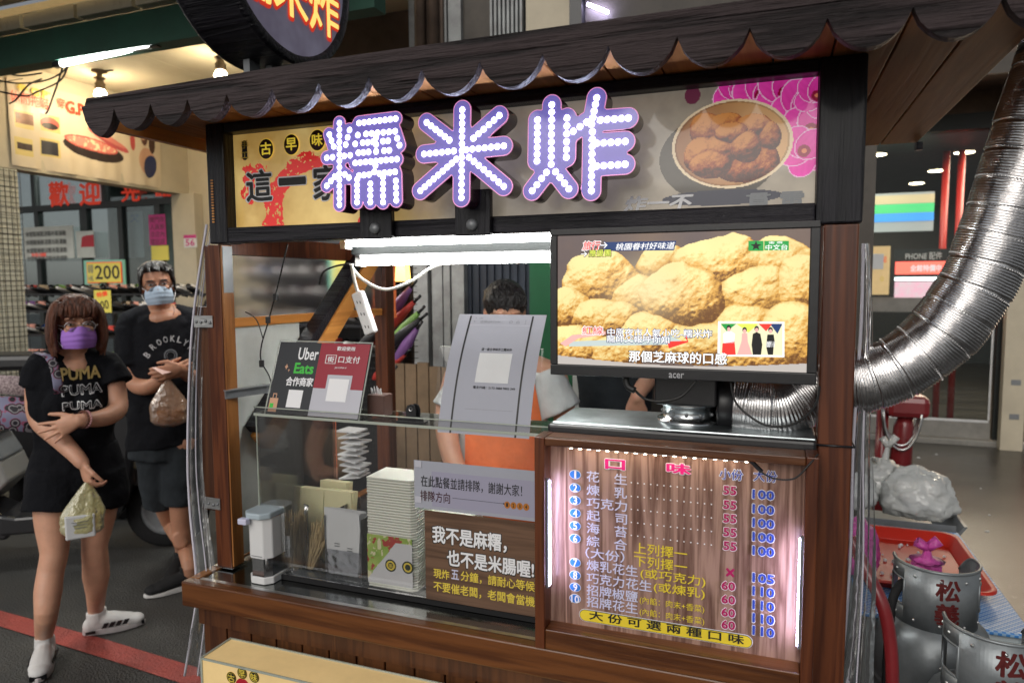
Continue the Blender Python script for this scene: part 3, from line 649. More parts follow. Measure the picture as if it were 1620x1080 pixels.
for s_, v in (('(內餡：肉末+香菜)',931),('(內餡：肉末+香菜)',949)):
    vv = sl(v, 1012) + 2; mt_(s_, 'yellow', 1012, vv-6.5, 1114, vv+6.5, .004)
a = P(917,971,Y=YM); b = P(1190,1006,Y=YM); zc = a.z; rr = .0125
def capsule(name, m_, x0, x1, zc, r, Y, par, dz=0):
    p = [(x0 + r*math.cos(t), Y, zc + r*math.sin(t)) for t in np.linspace(math.pi/2, 3*math.pi/2, 12)] + [(x1 + r*math.cos(t), Y, zc + r*math.sin(t)) for t in np.linspace(-math.pi/2, math.pi/2, 12)]
    return MB().add(p, [list(range(24))]).build(name, m_, par)
capsule('pill', M['inkwhite'], a.x+rr, b.x-rr, zc, rr+.0015, YM+.0006, mb); capsule('pill', M['inkblack'], a.x+rr, b.x-rr, zc, rr+.0004, YM, mb); capsule('pill', M['yellow'], a.x+rr, b.x-rr, zc, rr-.0008, YM-.0006, mb)
mt_('大 份 可 選 兩 種 口 味', 'inkblack', 932, 965, 1177, 979, .022)
# light strips round the board
M['strip'] = glow('white_strip_light', (.66,.62,1.0), 34); M['warmled'] = glow('warm_strip_led', (1.0,.86,.66), 22)
a = P(861,832,Y=1.40); b = P(861,905,Y=1.40)
st = MB().box((mx0+.0225,1.392,.925),(mx0+.0275,1.402,1.165)).build('light_strip', M['greymetal'], mb); MB().box((mx0+.0277,1.393,.93),(mx0+.0295,1.401,1.16)).build('diffuser', M['strip'], st)
st = MB().box((mx1-.0275,1.392,.88),(mx1-.0225,1.402,1.10)).build('light_strip', M['greymetal'], mb); MB().box((mx1-.0297,1.393,.885),(mx1-.0277,1.401,1.095)).build('diffuser', M['strip'], st)
st = MB().box((-.40,1.396,mz1-.022),(-.03,1.408,mz1-.0185)).build('light_strip', M['white'], mb); L_ = MB()
for i in range(19): L_.box((-.395+i*.0195,1.399,mz1-.0238),(-.389+i*.0195,1.405,mz1-.0222))
L_.build('led', M['warmled'], st)
MB().tube(cat_curve([(-.03,1.395,1.237),(-.015,1.385,1.222),(.01,1.378,1.212),(.045,1.372,1.217),(.07,1.376,1.245),(.085,1.39,1.262)]), .0018, 6).build('cable', M['cable'], mb)
MB().bar((-.034,1.397,1.239),(-.012,1.385,1.221),.006,.006).build('plug', M['black'], mb)

# ------------------------------------------------------------------ television
tv = thing('television', 'flat black screen showing fried food and subtitles on the right post', 'television', (-.18,1.44,1.386))
tx0, tx1, tz0, tz1 = -.443, .080, 1.386, 1.693
MB().box((tx0,1.424,tz0),(tx1,1.452,tz1)).build('casing', M['black'], tv, bevel=.004)
for b_ in (((tx0,1.418,tz1-.013),(tx1,1.4235,tz1)),((tx0,1.418,tz0),(tx1,1.4235,tz0+.022)),((tx0,1.418,tz0+.0225),(tx0+.015,1.4235,tz1-.0135)),((tx1-.017,1.418,tz0+.0225),(tx1,1.4235,tz1-.0135))):
    MB().box(*b_).build('bezel', M['black'], tv, bevel=.0015)
sx0, sx1, sz0, sz1 = tx0+.0155, tx1-.0175, tz0+.023, tz1-.014
H_, W_ = 190, 320
def tp(u, v): p = P(u, v, Y=1.4225); return (p.x-sx0)/(sx1-sx0), (sz1-p.z)/(sz1-sz0)
yy, xx = np.mgrid[0:H_,0:W_]; bgi = np.zeros((H_,W_,3)); bgi[:] = lerp((.10,.075,.085),(.20,.13,.09),fbm(H_,W_,60,4,2)[...,None])
def tb(u, v, ru, rv, z=0): c = tp(u, v); return (c[0], c[1], ru/394, rv/207, z)
BL = [tb(1225,425,60,45,.0),tb(1140,420,70,44,.05),tb(1050,425,50,34,-.05),tb(945,440,62,44,.05),tb(1195,470,70,44,.12),tb(1265,460,50,50,.10),tb(900,490,45,40,.1),tb(1075,470,72,50,.22),tb(1000,470,50,36,.1),tb(955,505,56,36,.2),tb(1180,515,62,36,.22),tb(1255,530,50,50,.28),tb(1030,530,70,36,.25),tb(1110,545,70,34,.3),tb(910,550,55,34,.3),tb(975,560,50,28,.36),tb(1190,560,60,28,.34)]
im = fried(H_, W_, BL, np.array((.16,.055,.006)), np.array((.78,.40,.07)), np.array((1.0,.83,.36)), bgi, 50, 1.0, wob=.5)
hot = np.exp(-(((xx/W_-.38)/.15)**2 + ((yy/H_-.42)/.20)**2))[..., None]; im = im*(1-.45*hot) + np.array((.95,.82,.50))*.45*hot
py = yy/H_ - (.93 + .05*np.sin(xx/W_*3.1)); im[py > 0] = (.55,.50,.46)
im = np.clip(im, 0, 1.2)
M['screen'] = painted('lit_screen', .60, .25, 0, 0); scr = picture('screen', im, (sx0,1.4225,sz0), (sx1-sx0,0,0), (0,0,sz1-sz0), M['screen'], tv)
for nm, c, e in (('swhite',(.95,.95,.95),.8),('sblack',(.005,.005,.01),0),('sblue',(.01,.05,.20),.5),('sred',(.75,.03,.02),.9),('sgreen',(.01,.30,.05),.8),('syellow',(.7,.8,.1),.8),('spink',(.80,.42,.38),.8),('scyan',(.75,.70,.45),.9),('sarrow',(.45,.52,.50),.9)):
    M[nm] = mat(nm, tuple(x*.3 for x in c), .4, emit=c, es=e*.75); M[nm].cycles.emission_sampling = 'NONE'
YT = 1.4215
def st_(s, m_, u0, v0, u1, v1, ol=None, bold=.008, ob=.045, **k):
    if ol: ptext(s, 'lettering', M[ol], tv, YT, u0-1.2, v0-1.2, u1+1.2, v1+1.2, bold=ob, **k)
    ptext(s, 'lettering', M[m_], tv, YT-.0006, u0, v0, u1, v1, bold=bold, **k)
def spoly(m_, pts, dz=.0002, name='graphic'):
    q = [P(u, v, Y=YT+dz) for u, v in pts]; MB().add(q, [list(range(len(q)))]).build(name, M[m_], tv)
spoly('sblue', [(958,383),(1070,381),(1066,396),(955,397)])
st_('旅行','sred',921,382,950,396,'swhite',.02,.06,shear=.2); st_('應援團','syellow',932,395,966,406,'sblack',.008,.04); st_('→','swhite',950,383,961,393,'sblue'); st_('→','swhite',919,398,929,406,'sblack')
st_('桃園眷村好味道','swhite',974,385,1068,396,'sblue',shear=.2)
spoly('sgreen', [(1209,381),(1248,381),(1248,396),(1209,396)]); spoly('sgreen', [(1184,381),(1208,381),(1208,397),(1184,397)],.0004)
spoly('sblack', [(1196+ (9 if k%2==0 else 3.8)*math.sin(math.pi*k/5), 389 - (8 if k%2==0 else 3.4)*math.cos(math.pi*k/5)) for k in range(10)], -.0004)
st_('中文台','swhite',1211,387,1246,396); st_('衛 視','swhite',1216,382,1238,386)
spoly('spink', [(886,543),(905,530),(958,524),(958,529),(915,535),(895,548)]); spoly('sred', [(1056,540),(1087,539),(1082,531),(1086,530),(1089,541),(1058,551)], .0001)
spoly('sarrow', [(900,540),(1056,534),(1056,529),(1083,541),(1058,549),(1058,545),(900,548)], .0005)
st_('紅線','sred',921,516,954,529,'swhite'); st_('中原夜市人氣小吃-糯米炸','swhite',961,519,1126,531,'sblue'); st_('龍師父報呼你知','swhite',960,530,1059,541,'sblue')
st_('那個芝麻球的口感','swhite',995,554,1150,572,'sblack',.02,.05)
spoly('swhite', [(1136,508),(1241,509),(1241,565),(1135,563)], .0003, 'inset_photo')
spoly('scyan', [(1140,511),(1238,512),(1238,562),(1139,560)], -.0001, 'inset_photo')
for pts, m_ in (([(1140,512),(1165,512),(1150,524)],'sgreen'),([(1165,512),(1200,512),(1184,526)],'syellow'),([(1200,512),(1222,512),(1212,524)],'sred'),([(1218,512),(1238,512),(1230,528)],'sblue'),
    ([(1143,543),(1162,540),(1164,561),(1142,561)],'sred'),([(1144,528),(1150,524),(1157,524),(1163,528),(1161,543),(1145,543)],'swhite'),([(1174,527),(1182,527),(1183,540),(1190,561),(1166,561),(1173,540)],'spink'),
    ([(1191,528),(1197,525),(1203,528),(1206,545),(1204,561),(1191,561),(1189,545)],'sblack'),([(1214,529),(1224,529),(1226,542),(1224,548),(1223,561),(1215,561),(1212,548)],'sblack'),([(1213,540),(1226,540),(1225,549),(1212,549)],'swhite')):
    spoly(m_, pts, -.0004, 'inset_figure')
for u_, v_ in ((1153,520),(1178,523),(1197,521),(1219,523)):
    for r_, dv, m_, z_ in ((4.6,-1.2,'sblack',-.0006),(3.4,.8,'spink',-.0009)): spoly(m_, [(u_+r_*.8*math.cos(k*math.pi/5), v_+dv+r_*math.sin(k*math.pi/5)) for k in range(10)], z_, 'inset_head')
M['logo'] = mat('grey_logo', (.45,.45,.47), .3)
ptext('acer', 'lettering', M['logo'], tv, 1.4172, 1058, 589.5, 1082, 597.5, bold=.01)
MB().box((-.22,1.453,1.44),(-.13,1.475,1.62)).build('wall_mount', M['greymetal'], tv)
MB().tube(cat_curve([(-.285,1.44,1.39),(-.278,1.425,1.368),(-.262,1.42,1.36)]), .007, 8).tube(cat_curve([(-.262,1.42,1.36),(-.235,1.40,1.346),(-.20,1.40,1.344),(-.165,1.40,1.356),(-.14,1.42,1.384)]), .0028, 8).build('power_cable', M['cable'], tv)
MB().tube(cat_curve([(-.075,1.43,1.386),(-.06,1.40,1.345),(-.01,1.385,1.312),(.04,1.39,1.315),(.078,1.42,1.345),(.088,1.45,1.38)]), .0022, 8).build('signal_cable', M['cable'], tv)
# ------------------------------------------------------------------ exhaust hood and duct
hd = thing('exhaust_hood', 'stainless exhaust hood with black fan box behind the menu board', 'exhaust hood', (-.18,1.56,.79))
MB().box((-.46,1.448,1.245),(.086,1.468,1.272)).build('front_lip', M['black'], hd, bevel=.006)
M['hoodtop'] = mat('greasy_steel_top', (.62,.68,.70), .34, 1, bump=.35, bscale=25, col2=(.20,.23,.24), vscale=7)
MB().box((-.455,1.4685,1.262),(.086,1.662,1.274)).build('top_plate', M['hoodtop'], hd, bevel=.003)
MB().box((-.45,1.47,.787),(-.444,1.655,1.261)).box((.078,1.47,.787),(.084,1.655,1.261)).build('side_plate', M['steel'], hd)
c = P(1088,668,Z=1.275); R1 = .058
MB().lathe((c.x,c.y+.03,1.2745),[(R1+.012,0),(R1+.012,.006),(R1,.008),(R1,.034),(R1+.004,.036),(R1+.004,.042)],40).build('collar', M['steel'], hd)
sc = MB()
for k in range(7): t = math.pi*1.0 + k*math.pi/6; sc.ball((c.x+(R1+.001)*math.cos(t), c.y+.03+(R1+.001)*math.sin(t), 1.295), .004, 6)
sc.build('rivet', M['greymetal'], hd)
MB().box((c.x-.068,c.y-.035,1.3175),(c.x+.062,c.y+.10,1.46)).build('fan_box', M['black'], hd, bevel=.004)
DY = c.y + .035
MB().lathe((c.x+.062,DY,1.318),[(.030,0),(.062,.0),(.064,.006),(.064,.034),(.062,.036),(.058,.036)],40,ax=(1,0,0)).build('duct_collar', M['black'], hd)

path = [(c.x+.095,DY,1.318),(.02,DY,1.316)] + [tuple(P(u, v, Y=DY+.02)) for u, v in ((1300,606),(1365,600),(1425,578),(1487,530),(1540,458),(1578,372),(1607,285),(1640,190),(1680,70))] + [tuple(P(1700,-20,Y=DY+.02))]
cp_ = cat_curve(path, 40); Ls = [0]
for i in range(1, len(cp_)): Ls.append(Ls[-1] + (cp_[i]-cp_[i-1]).length)
pts, rad = [], []; stp = .0017; tot = Ls[-1]; k = 0; i = 0
while k*stp < tot:
    s_ = k*stp
    while Ls[i+1] < s_: i += 1
    t = (s_-Ls[i])/(Ls[i+1]-Ls[i]+1e-9); p = cp_[i].lerp(cp_[i+1], t); pts.append(p)
    big = abs(((s_ / .052) % 1) - .5) < .035
    rad.append(.0665 + (.0013, 0, -.0013)[k % 3] - (.0022 if big else 0) + .0012*math.sin(s_*31)); k += 1
du = MB().tube(pts, rad, 44, side=(0,1,0), cap=False).build('duct', M['duct'])
bm = bmesh.new(); bm.from_mesh(du.data); [setattr(f, 'smooth', True) for f in bm.faces]; bm.to_mesh(du.data); bm.free()
from mathutils import noise as _n
for v in du.data.vertices: v.co = v.co + _n.noise_vector(v.co*13)*.0030 + _n.noise_vector(v.co*45)*.0010
duct = thing('flexible_duct', 'shiny corrugated aluminium duct curving up past the right post', 'duct', (.2, DY, 1.3)); du.data.transform(Matrix.Translation(du.location - ORG['flexible_duct'])); du.location = (0,0,0); du.parent = duct; du.name = 'corrugated_tube'
sm_ = MB()
for q in range(1, int(tot/.052)):                       # crimped seam teeth
    j = int((q*.052 + .026)/stp)
    if j >= len(pts)-1: continue
    d = (pts[j+1]-pts[j-1]).normalized(); a_ = V(0,1,0); a_ = (a_-d*a_.dot(d)).normalized(); b_ = d.cross(a_)
    for m_ in range(0, 72):
        t = 2*math.pi*m_/72; r_ = .0662; n_ = a_*math.cos(t) + b_*math.sin(t); tt = -a_*math.sin(t) + b_*math.cos(t); sk = d*(.006*math.sin(t))
        sm_.obox(pts[j] + sk + n_*r_, n_*.0007, tt*.0014, d*.0010)
sm_.build('seam', M['alu'], duct, kind='stuff')

# ------------------------------------------------------------------ acrylic case on the counter
cs = thing('acrylic_case', 'clear acrylic sneeze guard with shelf standing on the steel counter', 'display case', (-.9,1.6,.787))
XL, XR, YF, YB = -1.296, -.47, 1.500, 1.60; ZT = 1.232
MB().box((XL,YF,.800),(XR,YF+.004,ZT)).build('front_pane', M['clear'], cs)
MB().box((XL,YF+.005,.800),(XL+.004,1.86,ZT)).build('side_pane', M['clear'], cs)
MB().box((XL-.004,YF-.006,ZT),(XR,1.64,ZT+.006)).build('shelf', M['clear'], cs)
for b_ in (((XL-.004,YF-.0085,ZT-.0005),(XR,YF-.0063,ZT+.0065)),((XL-.004,1.6403,ZT),(XR,1.642,ZT+.006)),((XL-.004,YF-.0085,ZT+.022),(XR,YF-.0063,ZT+.0245)),((XL-.0065,YF-.006,ZT),(XL-.0045,1.64,ZT+.006)),((XL-.003,YF-.0025,.80),(XL-.0005,YF-.0003,ZT))):
    MB().box(*b_).build('polished_edge', M['edge'], cs)
MB().box((XL,YF-.0085,ZT+.0066),(XR,YF-.0065,ZT+.0219)).build('shelf_lip', M['clear'], cs)
MB().box((XL-.003,YF-.004,.7868),(XR,YF+.010,.7995)).build('rubber_seal', M['rubber'], cs)
# ------------------------------------------------------------------ the payment sign stand, leaning on the shelf
def leaning(u0, v0, u1, v1, Yb, ut, vt, Zb=None):
    a = P(u0, v0, Y=Yb); b = P(u1, v1, Y=Yb); t = P(ut, vt, X=a.x); return a, V(b.x-a.x, 0, 0), t - a
def sheet(name, O, U, Vv, rect, mt, parent, z=0):
    N = U.cross(Vv).normalized(); x0, y0, x1, y1 = rect; q = [O + U*a + Vv*b + N*z for a, b in ((x0,y0),(x1,y0),(x1,y1),(x0,y1))]
    return MB().add(q, [(0,1,2,3)]).build(name, mt, parent)
M['charcoal'] = mat('charcoal_print', (.018,.020,.024), .35); M['crimson'] = mat('crimson_print', (.30,.010,.028), .35); M['lgrey'] = mat('pale_grey_print', (.50,.50,.56), .4)
M['green'] = mat('bright_green_print', (.05,.50,.05), .4); M['tan'] = mat('tan_print', (.60,.33,.20), .5)
ps = thing('payment_sign', 'clear stand holding a half black, half red payment sign on the acrylic shelf', 'sign', P(500,672,Y=1.50))
O, U, Vv = leaning(418,655,569,671,1.497,443,538); N = U.cross(Vv).normalized()
if N.y > 0: N = -N
MB().add([O+N*.0015, O+U+N*.0015, O+U+Vv+N*.0015, O+Vv+N*.0015, O-N*.0015, O+U-N*.0015, O+U+Vv-N*.0015, O+Vv-N*.0015], [(0,1,2,3),(4,7,6,5),(0,4,5,1),(1,5,6,2),(2,6,7,3),(3,7,4,0)]).build('holder', M['clear'], ps)
sheet('rim', O, U, Vv, (0,0,.012,1), M['edge'], ps, .0018); sheet('rim', O, U, Vv, (.988,0,1,1), M['edge'], ps, .0018); sheet('rim', O, U, Vv, (.0125,.985,.9875,1), M['edge'], ps, .0018)
sheet('card', O, U, Vv, (.02,.02,.47,.975), M['charcoal'], ps, .0021); sheet('card', O, U, Vv, (.4705,.38,.98,.975), M['crimson'], ps, .0021); sheet('card', O, U, Vv, (.4705,.02,.98,.3798), M['lgrey'], ps, .0021)
def lt(s, m_, r, bold=.01, z=.0027, **k): return text(s, 'lettering', M[m_], ps, O, U, Vv, r, bold=bold, z=z, **k)
lt('Uber','inkwhite',(.245,.74,.46,.905),.018); lt('Eats','green',(.23,.555,.44,.70),.03); lt('合作商家','inkwhite',(.17,.39,.462,.51),.03); lt('歡迎使用','inkwhite',(.645,.88,.83,.935),.02)
lt('口支付','inkwhite',(.68,.72,.90,.81),.01); lt('街','inkwhite',(.565,.725,.635,.80),.02); lt('JKOPAY','inkwhite',(.655,.64,.78,.665),.01)
for r in ((.545,.705,.655,.711),(.545,.815,.655,.821),(.545,.7115,.552,.8145),(.648,.7115,.655,.8145)): sheet('logo_box', O, U, Vv, r, M['inkwhite'], ps, .0027)
sheet('code_patch', O, U, Vv, (.22,.11,.375,.34), M['inkwhite'], ps, .0025); sheet('code_patch', O, U, Vv, (.60,.19,.855,.56), M['lgrey'], ps, .0025); sheet('code_patch', O, U, Vv, (.625,.22,.83,.51), M['inkwhite'], ps, .003)
sheet('bag_drawing', O, U, Vv, (.035,.04,.125,.22), M['tan'], ps, .0026); sheet('bag_drawing', O, U, Vv, (.045,.09,.085,.15), M['green'], ps, .0031)
for r in ((.06,.221,.068,.27),(.094,.221,.102,.27),(.06,.2705,.102,.282)): sheet('bag_drawing', O, U, Vv, r, M['tan'], ps, .0026)
lt('✦','tan',(.125,.60,.16,.68)); lt('✦','tan',(.165,.575,.185,.615))
f0 = V(O.x, O.y, ZT+.0065); MB().box((O.x, O.y+.002, ZT+.0068),(O.x+U.x, O.y+.075, ZT+.0095)).build('foot', M['clear'], ps)
# ------------------------------------------------------------------ tall bent paper notice
pn = thing('paper_notice', 'tall curved white paper notice with two black side lines on the acrylic shelf', 'notice', P(765,690,Y=1.50))
O, U, Vv = leaning(692,683,837,690,1.492,730,500); N = U.cross(Vv).normalized(); 
if N.y > 0: N = -N
bend = lambda t: .020*math.sin(math.pi*min(1,max(0,t)))*1.0 + .012*t*t
def bsheet(name, r, m_, z, par=pn, n=12):
    x0, y0, x1, y1 = r; q = []
    for i in range(n+1):
        t = y0 + (y1-y0)*i/n
        for x in (x0, x1): q.append(O + U*x + Vv*t + N*(bend(t)+z))
    return MB().add(q, [(2*i,2*i+1,2*i+3,2*i+2) for i in range(n)], 0, True).build(name, m_, par)
M['notice'] = mat('lilac_white_paper', (.36,.37,.43), .6, coat=.0, var=.03, vscale=20)
bsheet('paper', (0,0,1,1), M['notice'], 0); bsheet('printed_line', (.135,.0,.155,.985), M['inkblack'], .0006); bsheet('printed_line', (.845,.0,.865,.985), M['inkblack'], .0006)
bsheet('printed_rule', (.16,.895,.84,.898), M['lgrey'], .0006, n=1); bsheet('printed_rule', (.28,.19,.80,.192), M['greymetal'], .0006, n=1)
def ntext(s, r, bold=0, m_='inkblack'):
    me = text(s, 'lettering', M[m_], pn, (0,0,0), (1,0,0), (0,1,0), (0,0,1,1), bold=bold); L = ORG['paper_notice']
    for v in me.data.vertices:
        c_ = v.co + L; x = r[0] + (r[2]-r[0])*c_.x; t = r[1] + (r[3]-r[1])*c_.y; q = O + U*x + Vv*t + N*(bend(t)+.0009); v.co = q - L
ntext('這一家古早味手工糯米炸', (.36,.665,.70,.69), .015); ntext('電支代碼：2172 3888 9803 349', (.34,.35,.80,.372), .01); ntext('店碼QRCode...', (.27,.917,.53,.942), 0, 'greymetal'); ntext('←', (.19,.92,.225,.94), 0, 'greymetal'); ntext('▾ ıll', (.20,.955,.29,.97), 0, 'greymetal')
ntext('⌕', (.60,.915,.64,.94), 0, 'greymetal'); ntext('⋮', (.78,.91,.79,.945), 0, 'greymetal'); ntext('⎙', (.68,.915,.72,.94), 0, 'greymetal')
bsheet('code_patch', (.35,.40,.715,.645), M['paper'], .0006)
hp = MB(); a = P(684,676,Y=1.53); b = P(850,676,Y=1.53); t = P(696,548,X=a.x)
MB().add([a, V(b.x,a.y,a.z), V(b.x,t.y,t.z), t], [(0,1,2,3)]).build('holder', M['clear'], pn)
MB().add([t, V(b.x,t.y,t.z), V(b.x,t.y+.002,t.z+.002), V(t.x,t.y+.002,t.z+.002)], [(0,1,2,3)]).build('holder_edge', M['edge'], pn)
# bulldog clip
cl = thing('bulldog_clip', 'black bulldog clip standing on the acrylic shelf', 'clip', (P(650,672,Y=1.50).x,1.505,ZT+.0066)); c = ORG['bulldog_clip']
MB().box((c.x-.038,c.y-.012,c.z),(c.x+.038,c.y+.014,c.z+.006)).obox((c.x,c.y-.006,c.z+.010),(.036,0,0),(0,.001,.003),(0,-.0015,.006)).build('jaw', M['black'], cl, bevel=.001)
for s_, dy in ((0,-.004),(1,.010)):
    pr = [(-.013,.014),(.013,.014),(.014,.034),(.010,.044),(0,.048),(-.010,.044),(-.014,.034)]
    MB().prism([(c.x + p[0] + .004*s_, c.z + p[1]) for p in pr], 'y', c.y+dy, c.y+dy+.0025).build('lever', M['black'], cl)
MB().tube([(c.x+.0045*math.cos(t), c.y-.0048, c.z+.036+.0045*math.sin(t)) for t in np.linspace(0,2*math.pi,13)[:-1]], .001, 5, closed=True).build('hole_ring', M['alu'], cl)
# box of sticks
a = P(583,658,Y=1.56); b = P(607,655,Y=1.56); bx_ = thing('stick_box', 'small brown box of wooden sticks behind the payment sign', 'box', (a.x+.015,1.575,a.z))
M['brownbox'] = mat('brown_card', (.09,.045,.035), .5, var=.1)
MB().box((a.x,1.555,ZT+.0066),(b.x+.004,1.60,ZT+.062)).build('box', M['brownbox'], bx_, bevel=.001)
sk = MB()
for i in range(9): xx_ = a.x+.003+i*.0035; sk.bar((xx_,1.575+.003*(i%3),ZT+.05),(xx_+random.uniform(-.003,.003),1.575,ZT+.075+random.uniform(0,.008)),.002,.002,(0,1,0))
sk.build('stick', M['paper'], bx_)
# ------------------------------------------------------------------ notices taped to the case
q1 = thing('queue_notice', 'white taped queue notice with arrow and four orange numbers, on the case front', 'notice', (-.62,1.494,1.05))
Yq = 1.4955; a = P(656,802,Y=Yq); t = P(656,727,Y=Yq)
M['mauvegrey'] = mat('mauve_grey_print', (.33,.32,.42), .5)  # even mauve-grey tone for the printed block
MB().add([(a.x,Yq,a.z),(-.448,Yq,a.z),(-.448,Yq,t.z),(a.x,Yq,t.z)],[(0,1,2,3)]).build('sheet', M['notice'], q1)
c0_ = P(683,762,Y=Yq); MB().add([(c0_.x,Yq-.0006,P(683,800,Y=Yq).z),(-.475,Yq-.0006,P(683,800,Y=Yq).z),(-.475,Yq-.0006,P(683,745,Y=Yq).z),(c0_.x,Yq-.0006,P(683,745,Y=Yq).z)],[(0,1,2,3)]).build('printed_block', M['mauvegrey'], q1)
ptext('在此點餐並請排隊，謝謝大家！','lettering',M['inkblack'],q1,Yq-.0012,666,751,826,769,bold=.006); ptext('排隊方向','lettering',M['inkdark'],q1,Yq-.0012,665,774.5,712,791,bold=.006)
s0 = P(716,787,Y=Yq); s1 = P(800,787,Y=Yq); MB().box((s0.x,Yq-.0013,s0.z-.0004),(s1.x-.004,Yq-.0012,s0.z+.0004)).add([(s1.x-.006,Yq-.0013,s0.z-.0022),(s1.x-.001,Yq-.0013,s0.z),(s1.x-.006,Yq-.0013,s0.z+.0022)],[(0,1,2)]).build('arrow', M['inkblack'], q1)
M['orangeink'] = mat('orange_ink', (.45,.16,.02), .5)
for i, ch in enumerate('1234'):
    cx = s1.x + .004 + i*.0158; MB().add([(cx+.0075*math.cos(k*math.pi/9), Yq-.0013, s0.z-.002+.0085*math.sin(k*math.pi/9)) for k in range(18)],[list(range(18))]).build('number_disc', M['orangeink'], q1)
    text(ch, 'lettering', M['inkblack'], q1, (0,Yq-.002,0), (1,0,0), (0,0,1), (cx-.0022,s0.z-.006,cx+.0022,s0.z+.003), bold=.02)
for (u, v) in ((658,729),(658,785)): c = P(u, v, Y=Yq); MB().box((c.x-.002,Yq-.0018,c.z-.014),(c.x+.016,Yq-.0016,c.z+.002)).build('tape', M['lgrey'], q1)
q2 = thing('not_mochi_notice', 'brown wood-grain notice with white and yellow lettering at the foot of the case', 'notice', (-.62,1.492,.80))
Yq = 1.4925; a = P(674,943,Y=Yq); t = P(676,807,Y=Yq); MB().box((a.x,Yq,.803),(-.448,Yq+.0022,t.z)).build('board', M['brownprint'], q2)
for s_, u0, v0, u1, v1 in (('我不是麻糬，',684,830,802,858),('也不是米腸喔!',707,868,845,894)):
    ptext(s_,'lettering',M['inkblack'],q2,Yq-.0006,u0-1.5,v0-1.5,u1+1.5,v1+1.5,bold=.06); ptext(s_,'lettering',M['inkwhite'],q2,Yq-.0012,u0,v0,u1,v1,bold=.028)
ptext('現炸','lettering',M['goldink'],q2,Yq-.0008,686,898,711,913,bold=.015); ptext('五','lettering',M['lilac'],q2,Yq-.0008,714,900,726,915,bold=.02); ptext('分鐘，請耐心等候','lettering',M['goldink'],q2,Yq-.0008,729,902,846,918,bold=.015)
ptext('不要催老闆，老闆會當機','lettering',M['goldink'],q2,Yq-.0008,686,918,846,934,bold=.015)
# ------------------------------------------------------------------ things in and by the case
ds = thing('sanitizer_dispenser', 'white automatic hand sanitiser dispenser by the left post', 'dispenser', P(418,918,Z=.7858)); c = ORG['sanitizer_dispenser']
def hexp(w, d, cut): return [(-w,-d+cut),(-w+cut,-d),(w-cut,-d),(w,-d+cut),(w,d),(-w,d)]
hx = hexp(.0385,.035,.018)
MB().prism([(c.x+p[0], c.y+.01+p[1]) for p in hx],'z',.7865,.806).build('base', M['white'], ds, bevel=.002)
MB().prism([(c.x+p[0]*.9, c.y+.01+p[1]*.9) for p in hx],'z',.8062,.855).build('bottle', M['clear'], ds)
MB().tube([(c.x,c.y+.012,.81),(c.x,c.y+.012,.86)],.004,8).build('nozzle', M['alu'], ds)
MB().prism([(c.x+p[0], c.y+.01+p[1]) for p in hx],'z',.8555,.965).build('body', M['white'], ds, bevel=.003)
M['paleblue'] = mat('pale_grey_blue_plastic', (.42,.50,.55), .35)
MB().prism([(c.x+p[0]*1.05, c.y+.004+p[1]*1.15) for p in hx],'z',.9652,.982).build('cap', M['paleblue'], ds, bevel=.004)
MB().box((c.x-.040,c.y-.048,.952),(c.x-.012,c.y-.03,.968)).build('spout', M['lilac'], ds, bevel=.003)
MB().box((c.x-.018,c.y-.0255,.862),(c.x+.018,c.y-.0253,.8640)).build('printed_mark', M['greymetal'], ds)
sj = thing('skewer_jar', 'clear jar full of bamboo skewers with a white printed label', 'jar', P(468,900,Y=1.575)); c = P(468,896,Y=1.57); c.z = .7865
MB().lathe((c.x,c.y,.787),[(0,.002),(.036,.002),(.038,.008),(.038,.165),(.040,.168),(.040,.174)],28).build('jar', M['clear'], sj)
M['bamboo'] = mat('bamboo', (.50,.38,.20), .6, var=.25, vscale=40); sk = MB(); 
for i in range(90):
    a_ = random.uniform(0,6.28); r_ = random.uniform(0,.03); b_ = a_+random.uniform(-.7,.7); r2 = random.uniform(.005,.033)
    sk.tube([(c.x+r_*math.cos(a_), c.y+r_*math.sin(a_), .792),(c.x+r2*math.cos(b_), c.y+r2*math.sin(b_), .93+random.uniform(-.02,.025))],.0014,5)
sk.build('skewer', M['bamboo'], sj, kind='stuff')
lb = MB().box((c.x-.018,c.y-.0405,.835),(c.x+.014,c.y-.0395,.895)); lb_ = lb.build('label', M['paper'], sj)
ll = MB()
for i in range(12): ll.box((c.x-.016,c.y-.0409,.838+i*.0045),(c.x-.016+random.uniform(.012,.028),c.y-.0406,.8395+i*.0045))
ll.build('small_print', M['greymetal'], lb_)
# second bunch leaning right of the jar
sb = thing('skewer_bundle', 'loose bundle of bamboo skewers leaning in a bag right of the jar', 'skewers', (c.x+.06,c.y+.02,.787)); sk = MB()
for i in range(70):
    x_ = c.x+.042+random.uniform(-.012,.012); sk.tube([(x_,c.y+random.uniform(0,.03),.79),(x_+.016+random.uniform(-.02,.028),c.y+.03+random.uniform(-.02,.02),.895+random.uniform(-.03,.025))],.0014,5)
sk.build('skewer', M['bamboo'], sb, kind='stuff')
M['creampaper'] = mat('cream_paper', (.72,.66,.40), .6, var=.08, sss=.1); yb = thing('paper_bag_pack', 'packs of pale yellow paper bags standing at the left end of the case', 'paper bags', (-1.22,1.68,.787))
for i, (x_, y_, h) in enumerate(((-1.255,1.66,.20),(-1.205,1.70,.215),(-1.155,1.65,.205))):
    for k in range(5): MB().obox((x_+.001*k, y_+.004*k, .787+h/2), (.045,0,0), (0,.0014,0), (.006*k*.3,.008,h/2)).build('paper_bag', M['creampaper'], yb)
